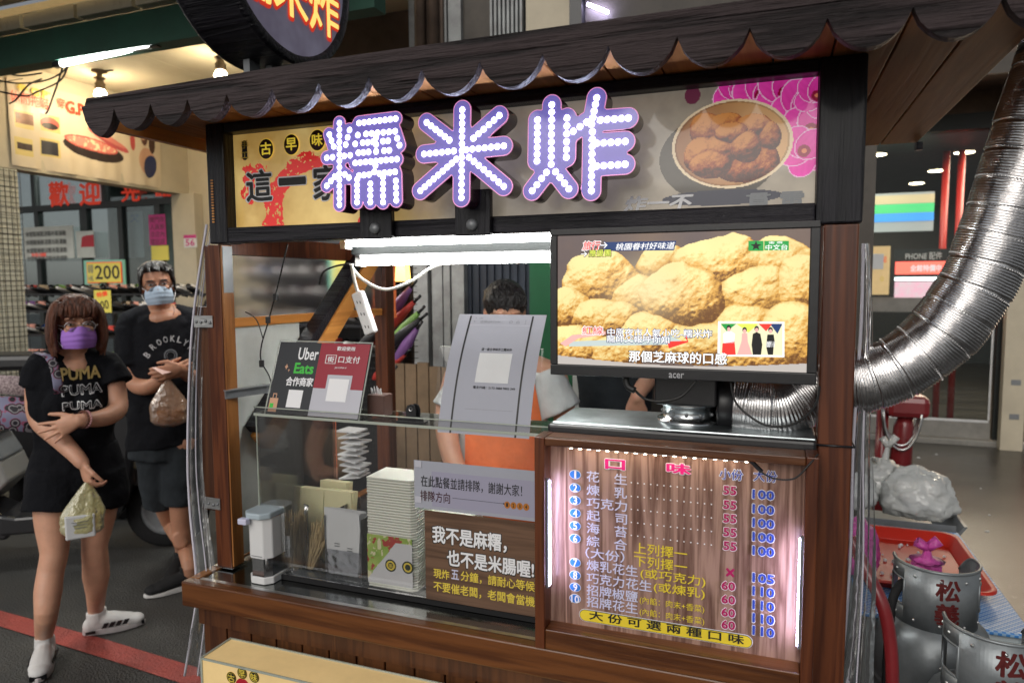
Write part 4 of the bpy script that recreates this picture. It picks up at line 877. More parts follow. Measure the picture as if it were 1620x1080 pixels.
# white bag sheaf in clear bin
wb = thing('white_bag_sheaf', 'sheaf of white paper bags with small slots, standing in a clear bin', 'paper bags', P(555,905,Y=1.56)); c = P(548,905,Y=1.555)
for k in range(9):
    MB().add([(c.x-.052,1.548+k*.006,.800),(c.x+.040,1.548+k*.006,.800),(c.x+.050,1.55+k*.006,.93),(c.x+.045-.001*k,1.552+k*.006,.972-.001*k),(c.x-.064+.002*k,1.552+k*.006,.982-.002*k)],[(0,1,2,3,4)]).build('bag_sheet', M['paper'], wb)
for (dx, dz) in ((-.022,.885),(-.022,.878),(.018,.876),(.018,.869)): MB().box((c.x+dx-.008,1.5465,dz),(c.x+dx+.008,1.5472,dz+.0022)).build('slot', M['greymetal'], wb)
bn = MB().prism([(c.x-.058,1.544),(c.x+.055,1.544),(c.x+.058,1.72),(c.x-.06,1.72)],'z',.7868,.7885)
for q in (((c.x-.058,1.5425,.789),(c.x+.055,1.5435,.87)),((c.x-.059,1.544,.789),(c.x-.0575,1.72,.96)),((c.x+.056,1.544,.789),(c.x+.0575,1.72,.96)),((c.x-.058,1.72,.789),(c.x+.058,1.7215,.96))): bn.box(*q)
bn.build('clear_bin', M['film'], wb)
# stack of lunch boxes on edge
M['foam'] = mat('cream_white_card', (.84,.84,.75), .5, var=.03, sss=.05)
for (ua, ub, vt, lab, Y0, dx) in ((577,655,742,'tall stack of ribbed white takeaway boxes with printed lower label','1.535',0),(662,676,802,'short stack of ribbed white boxes behind the brown notice','1.60',.0)):
    Y0 = float(Y0); a = P(ua+8,900,Y=Y0); x0 = P(ua,vt,Y=Y0).x; x1 = P(ub if ua < 600 else 740,vt,Y=Y0).x; zt = P(ua,vt,Y=Y0).z; st_k = thing('takeaway_box_stack', lab, 'takeaway boxes', ((x0+x1)/2,Y0+.05,.787))
    nb = int((zt-.80)/.0072)
    base_me = None
    for k in range(nb):
        z = .79 + k*.0072; i_ = .004*(1-k/nb); pts_ = [(x0+i_,Y0),(x1-.012,Y0),(x1,Y0+.012),(x1,Y0+.10),(x0+i_,Y0+.10)]
        if k == 0: b1 = MB().prism(pts_,'z',z,z+.0052).build('takeaway_box', M['foam'], st_k, bevel=.0015)
        else:
            o_ = b1.copy(); COL.objects.link(o_); o_.parent = st_k; o_.location = (random.uniform(-.001,.001), random.uniform(-.0008,.0008), k*.0072)
    if ua < 600:
        zt2 = P(600,845,Y=Y0).z; H_, W_ = 50, 60; g_ = fbm(H_,W_,10,4,5); r_ = fbm(H_,W_,8,3,6); im = lerp((.16,.33,.03),(.50,.60,.16),g_[...,None]); im[r_ > .60] = (.42,.05,.04); im[(r_ < .34)] = (.75,.70,.45)
        yy, xx = np.mgrid[0:H_,0:W_]; im[(yy/H_ > .18+1.25*np.clip(.58-xx/W_,-.05,1))] = (.66,.66,.68)
        picture('printed_label', im, (x0+.004,Y0-.003,.803), (x1-x0-.012,0,0), (0,0,zt2-.803), M['print'], st_k)
        for u_, m_ in ((618,'inkdark2'),(645,'inkdark2')):
            M.setdefault('inkdark2', mat('dark_green_seal', (.02,.03,.012), .4)); disc('seal', M['inkdark2'], u_, 894+(u_-618)*.12, .0165, Y0-.0036, st_k); disc('seal', M['goldink'], u_, 894+(u_-618)*.12, .0125, Y0-.0042, st_k); disc('seal', M['inkdark2'], u_, 894+(u_-618)*.12, .008, Y0-.0048, st_k)
        ptext('非基改','lettering',M['goldink'],st_k,Y0-.0052,610,890,626,896,bold=.01)
# light box hung below the counter
lbx = thing('light_box', 'cream light box sign with round emblems below the counter', 'light box', (-.7,1.34,.2))
M['creambox'] = mat('cream_gold_box', (.62,.46,.22), .4, var=.15, vscale=6, coat=.3, emit=(.62,.42,.18), es=.25)
MB().box((-1.318,1.296,.20),(-.10,1.398,.652)).build('casing', M['creambox'], lbx, bevel=.002)
for b_ in (((-1.321,1.2925,.20),(-1.316,1.2955,.655)),((-1.3155,1.2925,.650),(-.10,1.2955,.655)),((-1.321,1.2945,.6525),(-1.316,1.398,.6555)),((-1.3155,1.394,.6525),(-.10,1.398,.6555))): MB().box(*b_).build('clear_edge', M['edge'], lbx)
for ch, u, v in (('古',366,1071),('早',383,1064),('味',402,1070)):
    disc('emblem', M['goldink'], u, v, .0150, 1.295, lbx); disc('emblem', M['inkblack'], u, v, .0142, 1.2944, lbx); disc('emblem', M['goldink'], u, v, .0118, 1.2938, lbx); disc('emblem', M['inkblack'], u, v, .0108, 1.2932, lbx)
    ptext(ch,'lettering',M['goldink'],lbx,1.2926,u-5,v-6,u+5,v+6,bold=.02)
disc('emblem', M['red'], 384, 1086, .022, 1.2953, lbx)
# power strip, cords, fluorescent lamp, foil, tool string
M['darkhousing'] = mat('grey_green_housing', (.007,.009,.009), .8)
lamp = thing('fluorescent_lamp', 'twin tube fluorescent lamp hanging under the sign board', 'lamp', (-.7,1.6,1.72))
hx0 = P(566,409,Y=1.80).x; hx1 = -.36; zt1 = P(720,410,Y=1.80).z; zt2 = P(720,380,Y=1.725).z
MB().box((hx0,1.765,zt1+.017),(hx1,1.835,zt1+.045)).build('housing', M['darkhousing'], lamp, bevel=.002)
MB().box((hx0,1.702,zt2+.0145),(hx1,1.748,zt2+.018)).build('reflector', M['darkhousing'], lamp)
for yy_, zz_ in ((1.80,zt1),(1.725,zt2)):
    t_ = MB().tube([(hx0+.02,yy_,zz_),(hx1-.02,yy_,zz_)], .0130 if yy_ > 1.75 else .0095, 16).build('fluorescent_tube', M['tube'], lamp)
    for e in (hx0+.01, hx1-.01): MB().box((e-.009,yy_-.016,zz_-.016),(e+.009,yy_+.016,zz_+.018)).build('tube_holder', M['white'], lamp)
pw = thing('power_strip', 'white power strip hanging on its cord left of the lamp', 'power strip', P(585,490,Y=1.72)); 
a = P(566,462,Y=1.70); b = P(588,528,Y=1.70); MB().bar(a, b, .036, .024, (0,-1,0)).build('body', M['white'], pw, bevel=.006)
dd = (b-a).normalized(); so = MB()
for i in (.22,.5,.8):
    q = a.lerp(b, i) + V(0,-.0125,0)
    for s_ in (-.005,.005): so.obox(q + V(s_,0,0)+dd*.003, (.001,0,0), (0,.0006,0), dd*.004)
so.build('socket', M['inkblack'], pw)
MB().tube(cat_curve([P(556,418,Y=1.68), P(560,440,Y=1.69), a]), .005, 8).build('cord', M['cablew'], pw)
cw = thing('white_cable', 'grey white cable looping from the lamp end to the right', 'cable', P(640,455,Y=1.75))
MB().tube(cat_curve([P(556,422,Y=1.70),P(575,443,Y=1.71),P(610,458,Y=1.73),P(650,445,Y=1.76),P(690,420,Y=1.80),P(740,414,Y=1.85)]), .0045, 8).build('cable', M['cablew'], cw)
cb = thing('black_cord', 'thin black cord with clips hanging inside the left post', 'cord', P(440,500,Y=1.6))
MB().tube(cat_curve([P(455,386,Y=1.56),P(440,450,Y=1.57),P(424,510,Y=1.58),P(414,545,Y=1.58),P(413,570,Y=1.58),P(426,595,Y=1.58),P(430,615,Y=1.58)]), .0022, 6).build('cord', M['cable'], cb)
MB().tube(cat_curve([P(386,492,Y=1.62),P(405,505,Y=1.60),P(416,535,Y=1.58)]), .0016, 6).build('cord', M['cable'], cb)
for u, v in ((424,506),(414,575),(436,470)): c = P(u, v, Y=1.578); MB().box((c.x-.006,c.y-.005,c.z-.010),(c.x+.006,c.y+.005,c.z+.010)).build('clip', M['black'], cb, bevel=.002)
MB().tube(cat_curve([P(505,450,Y=1.75),P(512,430,Y=1.74),P(535,420,Y=1.72),P(560,418,Y=1.70)]), .003, 6).build('cord', M['cable'], cb)
fo = thing('foil_sheet', 'crumpled aluminium foil under the roof behind the lamp', 'foil', P(740,425,Y=2.0)); 
nx, nz = 40, 10; a = P(655,418,Y=1.95); b = P(795,440,Y=1.95); vs = []
for i in range(nx+1):
    for j in range(nz+1):
        t = i/nx; s_ = j/nz; vs.append((a.x+(b.x-a.x)*t, 1.85+.25*s_+random.uniform(-.006,.006), 1.665+.05*(1-s_)-.02*s_*0+random.uniform(-.007,.007)-.02*t))
MB().add(vs, [(i*(nz+1)+j,(i+1)*(nz+1)+j,(i+1)*(nz+1)+j+1,i*(nz+1)+j+1) for i in range(nx) for j in range(nz)]).build('foil', M['steel'], fo)
def hanging_film(name, lab, pts, amp, x_off, width_dir, wd, nseg=26, tucks=3):
    t_ = thing(name, lab, 'plastic curtain', pts[-1]); c_ = cat_curve(pts, nseg // (len(pts)-1) + 1); m_ = MB(); n_ = 10; wv = Vector(width_dir).normalized()
    for i, p in enumerate(c_):
        for j in range(n_+1):
            s_ = j/n_; w_ = wd[0] + (wd[1]-wd[0])*i/(len(c_)-1); m_.v.append(tuple(p + wv*w_*s_ + Vector(x_off)*amp*math.sin(s_*tucks*3.1+i*.15)))
    for i in range(len(c_)-1):
        for j in range(n_): m_.f.append([i*(n_+1)+j, i*(n_+1)+j+1, (i+1)*(n_+1)+j+1, (i+1)*(n_+1)+j]); m_.mi.append(0); m_.sm.append(True)
    m_.build('film', M['film'], t_); M.setdefault('zip', mat('pale_zip_edge', (.62,.60,.68), .4, bump=.8, bscale=300))
    MB().tube(c_, .0035, 6).build('welded_edge', M['zip'], t_); MB().tube([p + wv*(wd[0]*.5+(wd[1]-wd[0])*.5*i/(len(c_)-1)) for i, p in enumerate(c_)], .0018, 5).build('seam', M['zip'], t_)
hanging_film('plastic_curtain', 'clear plastic curtain with zip edge hanging by the left post', [P(327,355,Y=1.50),P(304,520,Y=1.50),P(297,700,Y=1.49),P(300,800,Y=1.48),P(311,925,Y=1.45),P(303,1000,Y=1.45),P(292,1068,Y=1.44)], .006, (0,1,0), (1,.35,0), (.03,.075))
hanging_film('plastic_curtain', 'clear plastic curtain gathered along the right post beside the gas bottles', [P(1366,385,Y=1.56),P(1362,520,Y=1.56),P(1350,700,Y=1.56),P(1344,900,Y=1.56),P(1328,1090,Y=1.55)], .010, (.3,1,0), (1,.5,0), (.012,.075))
# ------------------------------------------------------------------ people
from mathutils.bvhtree import BVHTree
class Pose:                                  # joints read off the photo on an upright plane through the person's feet
    def __init__(s, B, yaw=0):
        s.B = Vector(B); d = V(B[0], B[1], 0).normalized(); s.d = d; s.r = V(d.y, -d.x, 0)
        s.f = (Matrix.Rotation(yaw, 3, 'Z') @ -d); s.s = V(-s.f.y, s.f.x, 0)     # facing, and image-right side
    def __call__(s, u, v, off=0):
        q = Vector(R_ @ np.array([u-810.0, 540.0-v, FOC])); e = Vector(EYE); t = ((s.B - e).dot(s.d) + off) / q.dot(s.d); return e + q*t
def chain(mb, ps, n=24, side=None):
    pts = [p for p, r in ps]; rs = [r for p, r in ps]; P2 = cat_curve(pts, 4); R2 = []
    for i in range(len(rs)-1):
        for k in range(4):
            t = k/4; a, b = rs[i], rs[i+1]
            R2.append(tuple(a[j]+(b[j]-a[j])*t for j in (0,1)) if isinstance(a, tuple) else a+(b-a)*t)
    R2.append(rs[-1]); mb.tube(P2, R2, n, side=side)
    for p, r, q in ((pts[0], rs[0], pts[1]), (pts[-1], rs[-1], pts[-2])):
        if not isinstance(r, tuple): mb.ball(p, r*.98, 12)
def hand(mb, w, d, thumb, nrm, curl=.5, sc=1.0, spread=.10, thumbcurl=.4):
    d = Vector(d).normalized(); t = Vector(thumb); t = (t - d*t.dot(d)).normalized(); nrm = d.cross(t) if Vector(nrm).dot(d.cross(t)) > 0 else -d.cross(t)
    k = w + d*.078*sc; mb.tube([w - d*.01, w+d*.02*sc, w+d*.05*sc, k], [(.026*sc,.019*sc),(.032*sc,.017*sc),(.038*sc,.015*sc),(.037*sc,.012*sc)], 12, side=t)
    for i, (L, r) in enumerate(((.88,.0083),(1.0,.0086),(.93,.0082),(.74,.0072))):
        o = (1.5-i)*.0195*sc; p = w + d*(.070 + (.004,.008,.005,-.004)[i])*sc + t*o; dd = (d + t*spread*(1.5-i)).normalized(); ps = [p]; a = .12
        for L2 in (.036,.025,.020):
            a += curl; q = dd*math.cos(a) + nrm*math.sin(a); p = p + q*L2*L*sc; ps.append(p)
        mb.tube(ps, [r*sc*1.05, r*sc, r*sc*.95, r*sc*.78], 8); mb.ball(ps[-1], r*sc*.8, 8)
    p = w + d*.018*sc + t*.024*sc; q1 = (d*.75 + t*.75 + nrm*.25).normalized(); p1 = p + q1*.036*sc; q2 = (d + t*(.5-thumbcurl) + nrm*(.2+thumbcurl)).normalized(); p2 = p1 + q2*.028*sc; p3 = p2 + q2*.020*sc
    mb.tube([p - d*.012, p, p1, p2, p3], [.014*sc,.0135*sc,.0105*sc,.0095*sc,.0075*sc], 8); mb.ball(p3, .0077*sc, 8)
def headshape(mb, c, f, s, k=1.0):
    up = f.cross(s); up = -up if up.z < 0 else up; R = Matrix((s, f, up)).transposed()
    mb.ball(c + up*.022*k - f*.012*k, (.074*k,.092*k,.088*k), 20, rot=R); mb.ball(c - up*.045*k + f*.024*k, (.054*k,.058*k,.066*k), 18, rot=R)
    mb.ball(c - up*.088*k + f*.050*k, (.026*k,.022*k,.020*k), 12, rot=R); mb.tube([c + f*.084*k + up*.005*k, c + f*.098*k - up*.018*k, c+f*.103*k - up*.032*k], [.008*k,.011*k,.014*k], 10)
    for q in (-1, 1):
        mb.ball(c + s*.073*k*q - up*.012*k - f*.012*k, (.010*k,.020*k,.031*k), 12, rot=R); mb.ball(c + s*.030*k*q + f*.070*k - up*.022*k, (.026*k,.018*k,.018*k), 12, rot=R)
        mb.tube([c + s*.014*k*q + f*.083*k + up*.022*k, c + s*.05*k*q + f*.068*k + up*.024*k], .008*k, 8)
    return up, R
def face_details(par, c, f, s, up, R, k, maskm, brow, irisup=0):
    M.setdefault('eyewhite', mat('eye_white', (.42,.38,.36), .3)); M.setdefault('iris', mat('dark_iris', (.015,.010,.008), .12)); M.setdefault('lid', mat('eyelid', (.20,.085,.06), .5))
    for q in (-1, 1):
        e = c + s*.031*k*q + f*.0785*k + up*.000
        ey = MB().ball(e, (.0140*k,.0085*k,.0052*k), 14, rot=R).build('eye', M['eyewhite'], par); MB().ball(e + f*.0062*k, (.0056*k,.0042*k,.0052*k), 10, rot=R).build('iris', M['iris'], ey)
        MB().tube([e + s*.016*k*x_ + up*(.0075-.005*x_*x_)*k + f*(.0075-.004*x_*x_)*k for x_ in (-1,-.5,0,.5,1)], .0019*k, 6).build('eyelid', M['lid'], ey)
        MB().tube([c + s*(.031+.020*x_)*k*q + up*(.0215-.004*x_*x_+.001*x_)*k + f*(.090-.012*(x_+.3)**2)*k for x_ in (-.9,-.4,.1,.6,1)], [.0016*k,.0030*k,.0030*k,.0024*k,.001*k], 6).build('eyebrow', brow, par)
    m_ = MB(); nu, nv = 20, 14                       # pleated face mask wrapped round nose, cheeks and chin
    for j in range(nv+1):
        t = j/nv
        for i in range(nu+1):
            a = -1+2*i/nu; top = .000 + .006*(1-abs(a))**2 - .012*a*a; z = (-.012 - .088*t)*k if True else 0
            w_ = .060 + .006*math.sin(t*3.1); bul = .111 + .010*math.sin(math.pi*t) - .012*t; y = bul - .058*abs(a)**1.9 - (.006 if t < .15 else 0)*(.15-t)*6
            pl = .0022*math.sin(t*math.pi*8)*(1 if .15 < t < .85 else 0)
            m_.v.append(tuple(c + s*w_*a*k + f*(y+pl)*k + up*(z + (top)*(1-t)*k)))
    for j in range(nv):
        for i in range(nu): b = j*(nu+1)+i; m_.f.append([b,b+1,b+nu+2,b+nu+1]); m_.mi.append(0); m_.sm.append(True)
    mk = m_.build('face_mask', maskm, par); lp = MB()
    for q in (-1, 1):
        for z0, z1 in ((-.020,-.002),(-.092,-.034)): lp.tube([c + s*.060*k*q + f*.055*k + up*z0*k, c + s*.074*k*q + f*.010*k + up*(z0+z1)/2*k, c + s*.080*k*q - f*.016*k + up*z1*k], .0013*k, 5)
    lp.build('ear_loop', M['inkwhite'], mk)
def glasses(par, c, f, s, up, k, rm, w_=.024, h_=.019, dz=-.006):
    g = MB()
    for q in (-1, 1):
        cc = c + s*.0315*k*q + f*.104*k + up*dz*k; g.tube([cc + s*w_*k*math.cos(t) + up*h_*k*math.sin(t) - f*.004*k*abs(math.cos(t)) for t in np.linspace(0, 2*math.pi, 25)[:-1]], .0013*k, 6, closed=True)
        g.tube([cc + s*w_*k*q, c + s*.070*k*q + f*.075*k + up*(dz+.004)*k, c + s*.080*k*q - f*.01*k + up*.0], .0014*k, 5)
        ln = MB().add([cc + s*(w_-.001)*k*math.cos(t) + up*(h_-.001)*k*math.sin(t) for t in np.linspace(0, 2*math.pi, 21)[:-1]], [list(range(20))]).build('lens', M['clear'], par)
    g.tube([c - s*.009*k + f*.108*k + up*(dz+.004)*k, c + f*.111*k + up*(dz+.008)*k, c + s*.009*k + f*.108*k + up*(dz+.004)*k], .0014*k, 5); g.build('glasses', rm, par)
def drape(s, m_, par, tree, d, O, U, Vv, rect, lift=.004, **k):      # lettering laid on cloth
    o = text(s, 'lettering', m_, par, O, U, Vv, rect, **k); L = ORG[par.name]; me = o.data
    bm = bmesh.new(); bm.from_mesh(me); bmesh.ops.triangulate(bm, faces=bm.faces); 
    for _ in range(2): bmesh.ops.subdivide_edges(bm, edges=[e for e in bm.edges if e.calc_length() > .012], cuts=1)
    bmesh.ops.triangulate(bm, faces=bm.faces)
    for v in bm.verts:
        q = v.co + L; h = tree.ray_cast(q - d*.6, d)
        if h[0] is not None: v.co = h[0] - d*lift - L
    bm.to_mesh(me); bm.free(); return o
def cloth(mb, vox, name, mt, par, amp=.004, sc=9, smooth=3):
    me = remeshed(mb, vox, smooth); from mathutils import noise
    n = len(me.vertices); nr = [v.normal.copy() for v in me.vertices]
    for v, q in zip(me.vertices, nr):
        c = v.co; v.co = c + q*amp*(noise.noise(V(c.x*sc, c.y*sc, c.z*sc*.55+c.x*4)) + .5*noise.noise(V(c.x*sc*2.6, c.y*sc*2.6, c.z*sc*1.8)))
    tree = BVHTree.FromPolygons([v.co.copy() for v in me.vertices], [list(p.vertices) for p in me.polygons])
    return link(name, me, par, mt, smooth=True), tree
M['hairbrown'] = mat('brown_hair', (.17,.048,.017), .55, bump=1.0, bscale=9, col2=(.030,.011,.006), vscale=7, stretch=(7,7,1), detail=5, dist=1.0)
M['hairblack'] = mat('black_hair', (.022,.020,.020), .4, bump=1.0, bscale=11, col2=(.008,.007,.007), vscale=9, stretch=(5,5,2), detail=5, dist=1.0)
M['purplemask'] = mat('purple_mask', (.40,.19,.68), .8, var=.06); M['bluemask'] = mat('pale_blue_mask', (.42,.53,.66), .8, var=.06)
M['goldfoil'] = mat('gold_foil_print', (.50,.36,.13), .45, .2); M['solewhite'] = mat('off_white_sole', (.50,.46,.46), .5); M['shoewhite'] = mat('white_trainer', (.66,.65,.64), .6, bump=.3, bscale=60, var=.1)
def shoe(par, ankle, toe, m_, sole, k=1.0, lift=0):
    L = .250*k; a0 = V(ankle.x, ankle.y, 0); d = (toe-a0).normalized(); heel = a0 - d*.055*k; r = V(d.y,-d.x,0).normalized(); up = V(0,0,1); sb_ = MB()
    sb_.tube([heel + d*.02*k + up*.045, heel + d*.06*k + up*.052, heel + d*(L*.5) + up*.047, heel + d*(L*.75) + up*.036, heel + d*(L-.035*k) + up*.031], [(.034*k,.040),(.037*k,.048),(.042*k,.040),(.045*k,.030),(.038*k,.024)], 14, side=r)
    sb_.ball(heel + d*(L-.038*k) + up*.032, (.040*k,.040*k,.026), 14); sb_.ball(heel + d*.03*k + up*.04, (.034*k,.034*k,.038), 14); sb_.tube([heel+d*.055*k+up*.06, heel+d*.05*k+up*.105], [.040*k,.038*k], 14)
    sb_.tube([heel+d*.085*k+up*.08, heel+d*.09*k+up*.115],[(.028*k,.010),(.026*k,.008)],10,side=r)
    up_ = link('shoe', remeshed(sb_, .005, 3), par, m_, smooth=True); sl_ = MB(); n = 16; o_ = []
    for i in range(n):
        t = 2*math.pi*i/n; w_ = (.047 if math.cos(t) > 0 else .040)*k; q = heel + d*(L/2 + (L/2+.006)*math.cos(t)) + r*w_*math.sin(t)*(1-.15*math.cos(t)**2*0); o_.append(q)
    vs = [tuple(q + up*.002) for q in o_] + [tuple(q + up*(.030 if (q-heel).dot(d) < L*.5 else .022)) for q in o_]
    sl_.add(vs, [list(range(n))[::-1], list(range(n,2*n))] + [(i,(i+1)%n,n+(i+1)%n,n+i) for i in range(n)]); sl_.build('sole', sole, up_, bevel=.004)
    lc = MB()
    for i in range(5):
        q = heel + d*(.085+.026*i)*k + up*(.096-.010*i); lc.tube([q - r*.024*k - up*.012, q + up*.001, q + r*.024*k - up*.012], .0022, 5)
    sp2 = MB()
    for q_ in (-1, 1):
        for i in range(4):
            x_ = (.09+.028*i)*k; w_ = (.0445 if i < 3 else .043)*k; sp2.obox(heel + d*x_ + r*q_*w_ + up*.045, d*.010*k, r*.0015, up*.011 + d*.006)
        sp2.obox(heel + d*(L-.006) + up*.020, d*.006, r*.030*k, up*.008); sp2.obox(heel + d*.03*k + r*q_*.040*k + up*.022, d*.02*k, r*.002, up*.006)
    if m_ is M['shoewhite']: sp2.build('side_stripe', M['black'], up_)
    lc.build('lace', M['greymetal'] if m_ is M['shoewhite'] else M['black'], up_)
# --- woman
W = Pose((-2.80,2.02,0), .12); wo = thing('person', 'woman in purple face mask and glasses with gold lettering on black t-shirt, arms crossed', 'person', (-2.80,2.02,0), 'customers waiting')
wo['label'] = 'woman in purple face mask, glasses and black t-shirt with gold lettering, arms folded low'; del wo['group']
bd = MB(); hc = W(120,512,-.02); up, R = headshape(bd, hc, W.f, W.s, .98)
nk = W(118,556,.03); chain(bd, [(hc - V(0,0,.05) + W.d*.02, .050), (nk, .050), (W(117,574,.03), .060)]); chain(bd, [(W(78,576,.03), .044), (W(117,570,.03), .058), (W(160,576,.03), .044)])
bd.ball(W(117,584,-.005), (.072,.062,.055), 16, rot=R)
chain(bd, [(W(117,586,.03),(.14,.085)),(W(118,650,.03),(.13,.09)),(W(119,720,.03),(.14,.10)),(W(120,780,.03),(.15,.10))], side=W.s)
sL, eL, hL = W(66,578,.02), W(62,668,.02), W(138,738,-.16)
chain(bd, [(sL,.050),(W(60,625,.02),.047),(W(64,664,.0),.042),(W(90,690,-.06),.039),(W(118,718,-.13),.031),(W(130,732,-.155),.027)])
hand(bd, W(133,735,-.16), W(141,768,-.165)-W(133,735,-.16), W.s*.4 - W.d, W.d, .62, .92, .04)
sR = W(174,578,.02)
chain(bd, [(sR,.048),(W(183,625,.0),.045),(W(184,648,-.04),.042),(W(165,660,-.10),.037),(W(140,664,-.15),.029),(W(126,664,-.17),.026)])
hand(bd, W(124,664,-.175), W(84,682,-.16)-W(124,664,-.175), W(100,640,-.16)-W(100,668,-.16), W.d, .10, .95, .22, .0)
kL, kR = W(86,872,-.06), W(150,862,.03); aL, aR = P(70,1003,Z=.115), P(152,962,Z=.115)
chain(bd, [(W(88,770,0),.086),(W(84,820,-.03),.070),(kL,.052),(W(80,905,-.07),.049),(W(76,935,-.10),.051),(W(73,975,-.12),.042),(aL,.034),(V(aL.x,aL.y,.05),.034)])
chain(bd, [(W(158,765,.02),.084),(W(156,815,.03),.068),(kR,.051),(W(151,885,.04),.052),(W(152,910,.06),.054),(W(152,938,.08),.040),(aR,.034),(V(aR.x,aR.y,.05),.034)])
link('body', remeshed(bd, .0048, 2), wo, M['skin'], smooth=True)
face_details(wo, hc, W.f, W.s, up, R, .98, M['purplemask'], M['hairbrown']); M['thinmetal'] = mat('silver_frames', (.6,.6,.62), .3, 1); glasses(wo, hc, W.f, W.s, up, .98, M['thinmetal'])
hr = MB(); K = .98
def H(a, b, c_): return hc + W.s*a*K + W.f*b*K + up*c_*K
hr.ball(H(0,-.022,.030), (.090,.098,.098), 22, rot=R); chain(hr, [(H(0,-.06,-.02),(.085,.050)),(H(0,-.06,-.07),(.088,.050)),(H(0,-.05,-.115),(.078,.040))], side=W.s)
for q in (-1, 1):
    chain(hr, [(H(.050*q,.040,.090),(.026,.030)),(H(.082*q,.030,.040),(.020,.040)),(H(.090*q,.020,-.020),(.018,.044)),(H(.090*q,.018,-.075),(.018,.042)),(H(.078*q,.022,-.118),(.014,.032))], side=W.s)
for i in range(9):
    x_ = -.056 + i*.014; chain(hr, [(H(x_*.5,.050,.105),.017),(H(x_*.95,.082,.066),.0135),(H(x_*1.05,.092 - abs(x_)*.35,.034+.006*math.sin(i*2.1)-abs(x_)*.08),.007)])
for i in range(60):
    q = -1 if i % 2 else 1; o = random.uniform(-.02,.05); w0 = random.uniform(-.006,.006); chain(hr, [(H(.030*q,o*.6,.122),.0045),(H((.080+w0)*q,o,.082),.005),(H((.101+w0)*q,o,.02),.0045),(H((.106+w0)*q,o,-.06),.004),(H((.092+random.uniform(-.016,.010))*q,o+.008,-.130+random.uniform(-.014,.014)),.0026)], 6)
link('hair', remeshed(hr, .0042, 1), wo, M['hairbrown'], smooth=True)
sh = MB(); chain(sh, [(W(117,569,.03),(.115,.045)),(W(117,584,.03),(.172,.088)),(W(118,640,.025),(.165,.115)),(W(119,690,.03),(.150,.105)),(W(121,735,.03),(.168,.118)),(W(122,752,.03),(.172,.120))], 28, side=W.s)
chain(sh, [(W(96,568,.03),.048),(W(72,577,.02),.060),(W(64,590,.02),.060)]); chain(sh, [(W(142,568,.03),.048),(W(166,577,.02),.060),(W(176,590,.01),.058)])
sh.tube([W(65,584,.02), W(60,612,.02)], [.060,.066], 16); sh.tube([W(174,584,.01), W(183,606,-.01)], [.058,.064], 16)
for q in (-1, 1): sh.ball(W(117+q*23,642,-.07), (.062,.05,.062), 14, rot=R)
tee, tr = cloth(sh, .007, 't_shirt', M['tee'], wo, .010, 9, 2)
# scoop neckline: skin patch sits proud of the shirt
sk_ = MB(); pts = []
for i in range(15):
    for j in range(6):
        a = -1+2*i/14; t = j/5; u = 117+33*a*(1-.1*t); v = 553 + t*(20*(1-a*a)**.8 + 1) + 5*abs(a); q = W(u, v, -.3); h = tr.ray_cast(q, W.d); pts.append((h[0] if h[0] is not None and h[3] < .5 else W(u,v,.0)) - W.d*.003)
sk_.add(pts, [(i*6+j,(i+1)*6+j,(i+1)*6+j+1,i*6+j+1) for i in range(14) for j in range(5)], 0, True); sk_.build('neckline', M['skin'], wo)
O = W(0,0,-.15)
def wt(s, m_, r, **k):
    a, b = W(r[0], r[3], -.15), W(r[2], r[1], -.15); drape(s, m_, wo, tr, W.d, a, W.r, (0,0,1), (0,0,(b-a).dot(W.r),(b-a).z), **k)
wt('PUMA', M['goldfoil'], (97,581,161,606), bold=.03, shear=0); wt('PUMA', M['inkwhite'], (98,608,164,630), bold=.035); wt('PUMA', M['tee'], (99.5,609.5,162.5,628.5), bold=-.002, lift=.0055)
wt('PUMA', M['inkwhite'], (99,633,163,652), bold=.035); wt('PUMA', M['tee'], (100.5,634.5,161.5,650.5), bold=-.002, lift=.0055)
so_ = MB(); chain(so_, [(W(120,700,.03),(.150,.110)),(W(121,745,.03),(.185,.130)),(W(121,775,.02),(.19,.13))], 28, side=W.s)
so_.tube([W(90,745,.0), W(86,790,-.02), W(84,808,-.03)], [.105,.112,.116], 20); so_.tube([W(155,742,.02), W(160,775,.025), W(158,792,.03)], [.100,.108,.112], 20)
cloth(so_, .008, 'shorts', M['tee'], wo, .007, 8, 2)
shoe(wo, aL, V(*P(66,1064,Z=0)[:2],0), M['shoewhite'], M['solewhite'], .98)
shoe(wo, aR, V(*P(204,990,Z=0)[:2],0), M['shoewhite'], M['solewhite'], .98)
M['beads'] = mat('wooden_beads', (.14,.05,.03), .35); M['beadp'] = mat('pink_beads', (.60,.30,.32), .3)
for m_, u_, r_ in (('beads',131,.0052),('beadp',136,.0042)):
    c = W(u_, 663, -.158); b_ = MB(); ax = (W(140,664,-.15) - W(126,664,-.17)).normalized(); a1 = ax.orthogonal().normalized(); a2 = ax.cross(a1)
    for i in range(20): t = 2*math.pi*i/20; b_.ball(c + (a1*math.cos(t)+a2*math.sin(t))*.033, r_, 8)
    b_.build('bracelet', M[m_], wo)
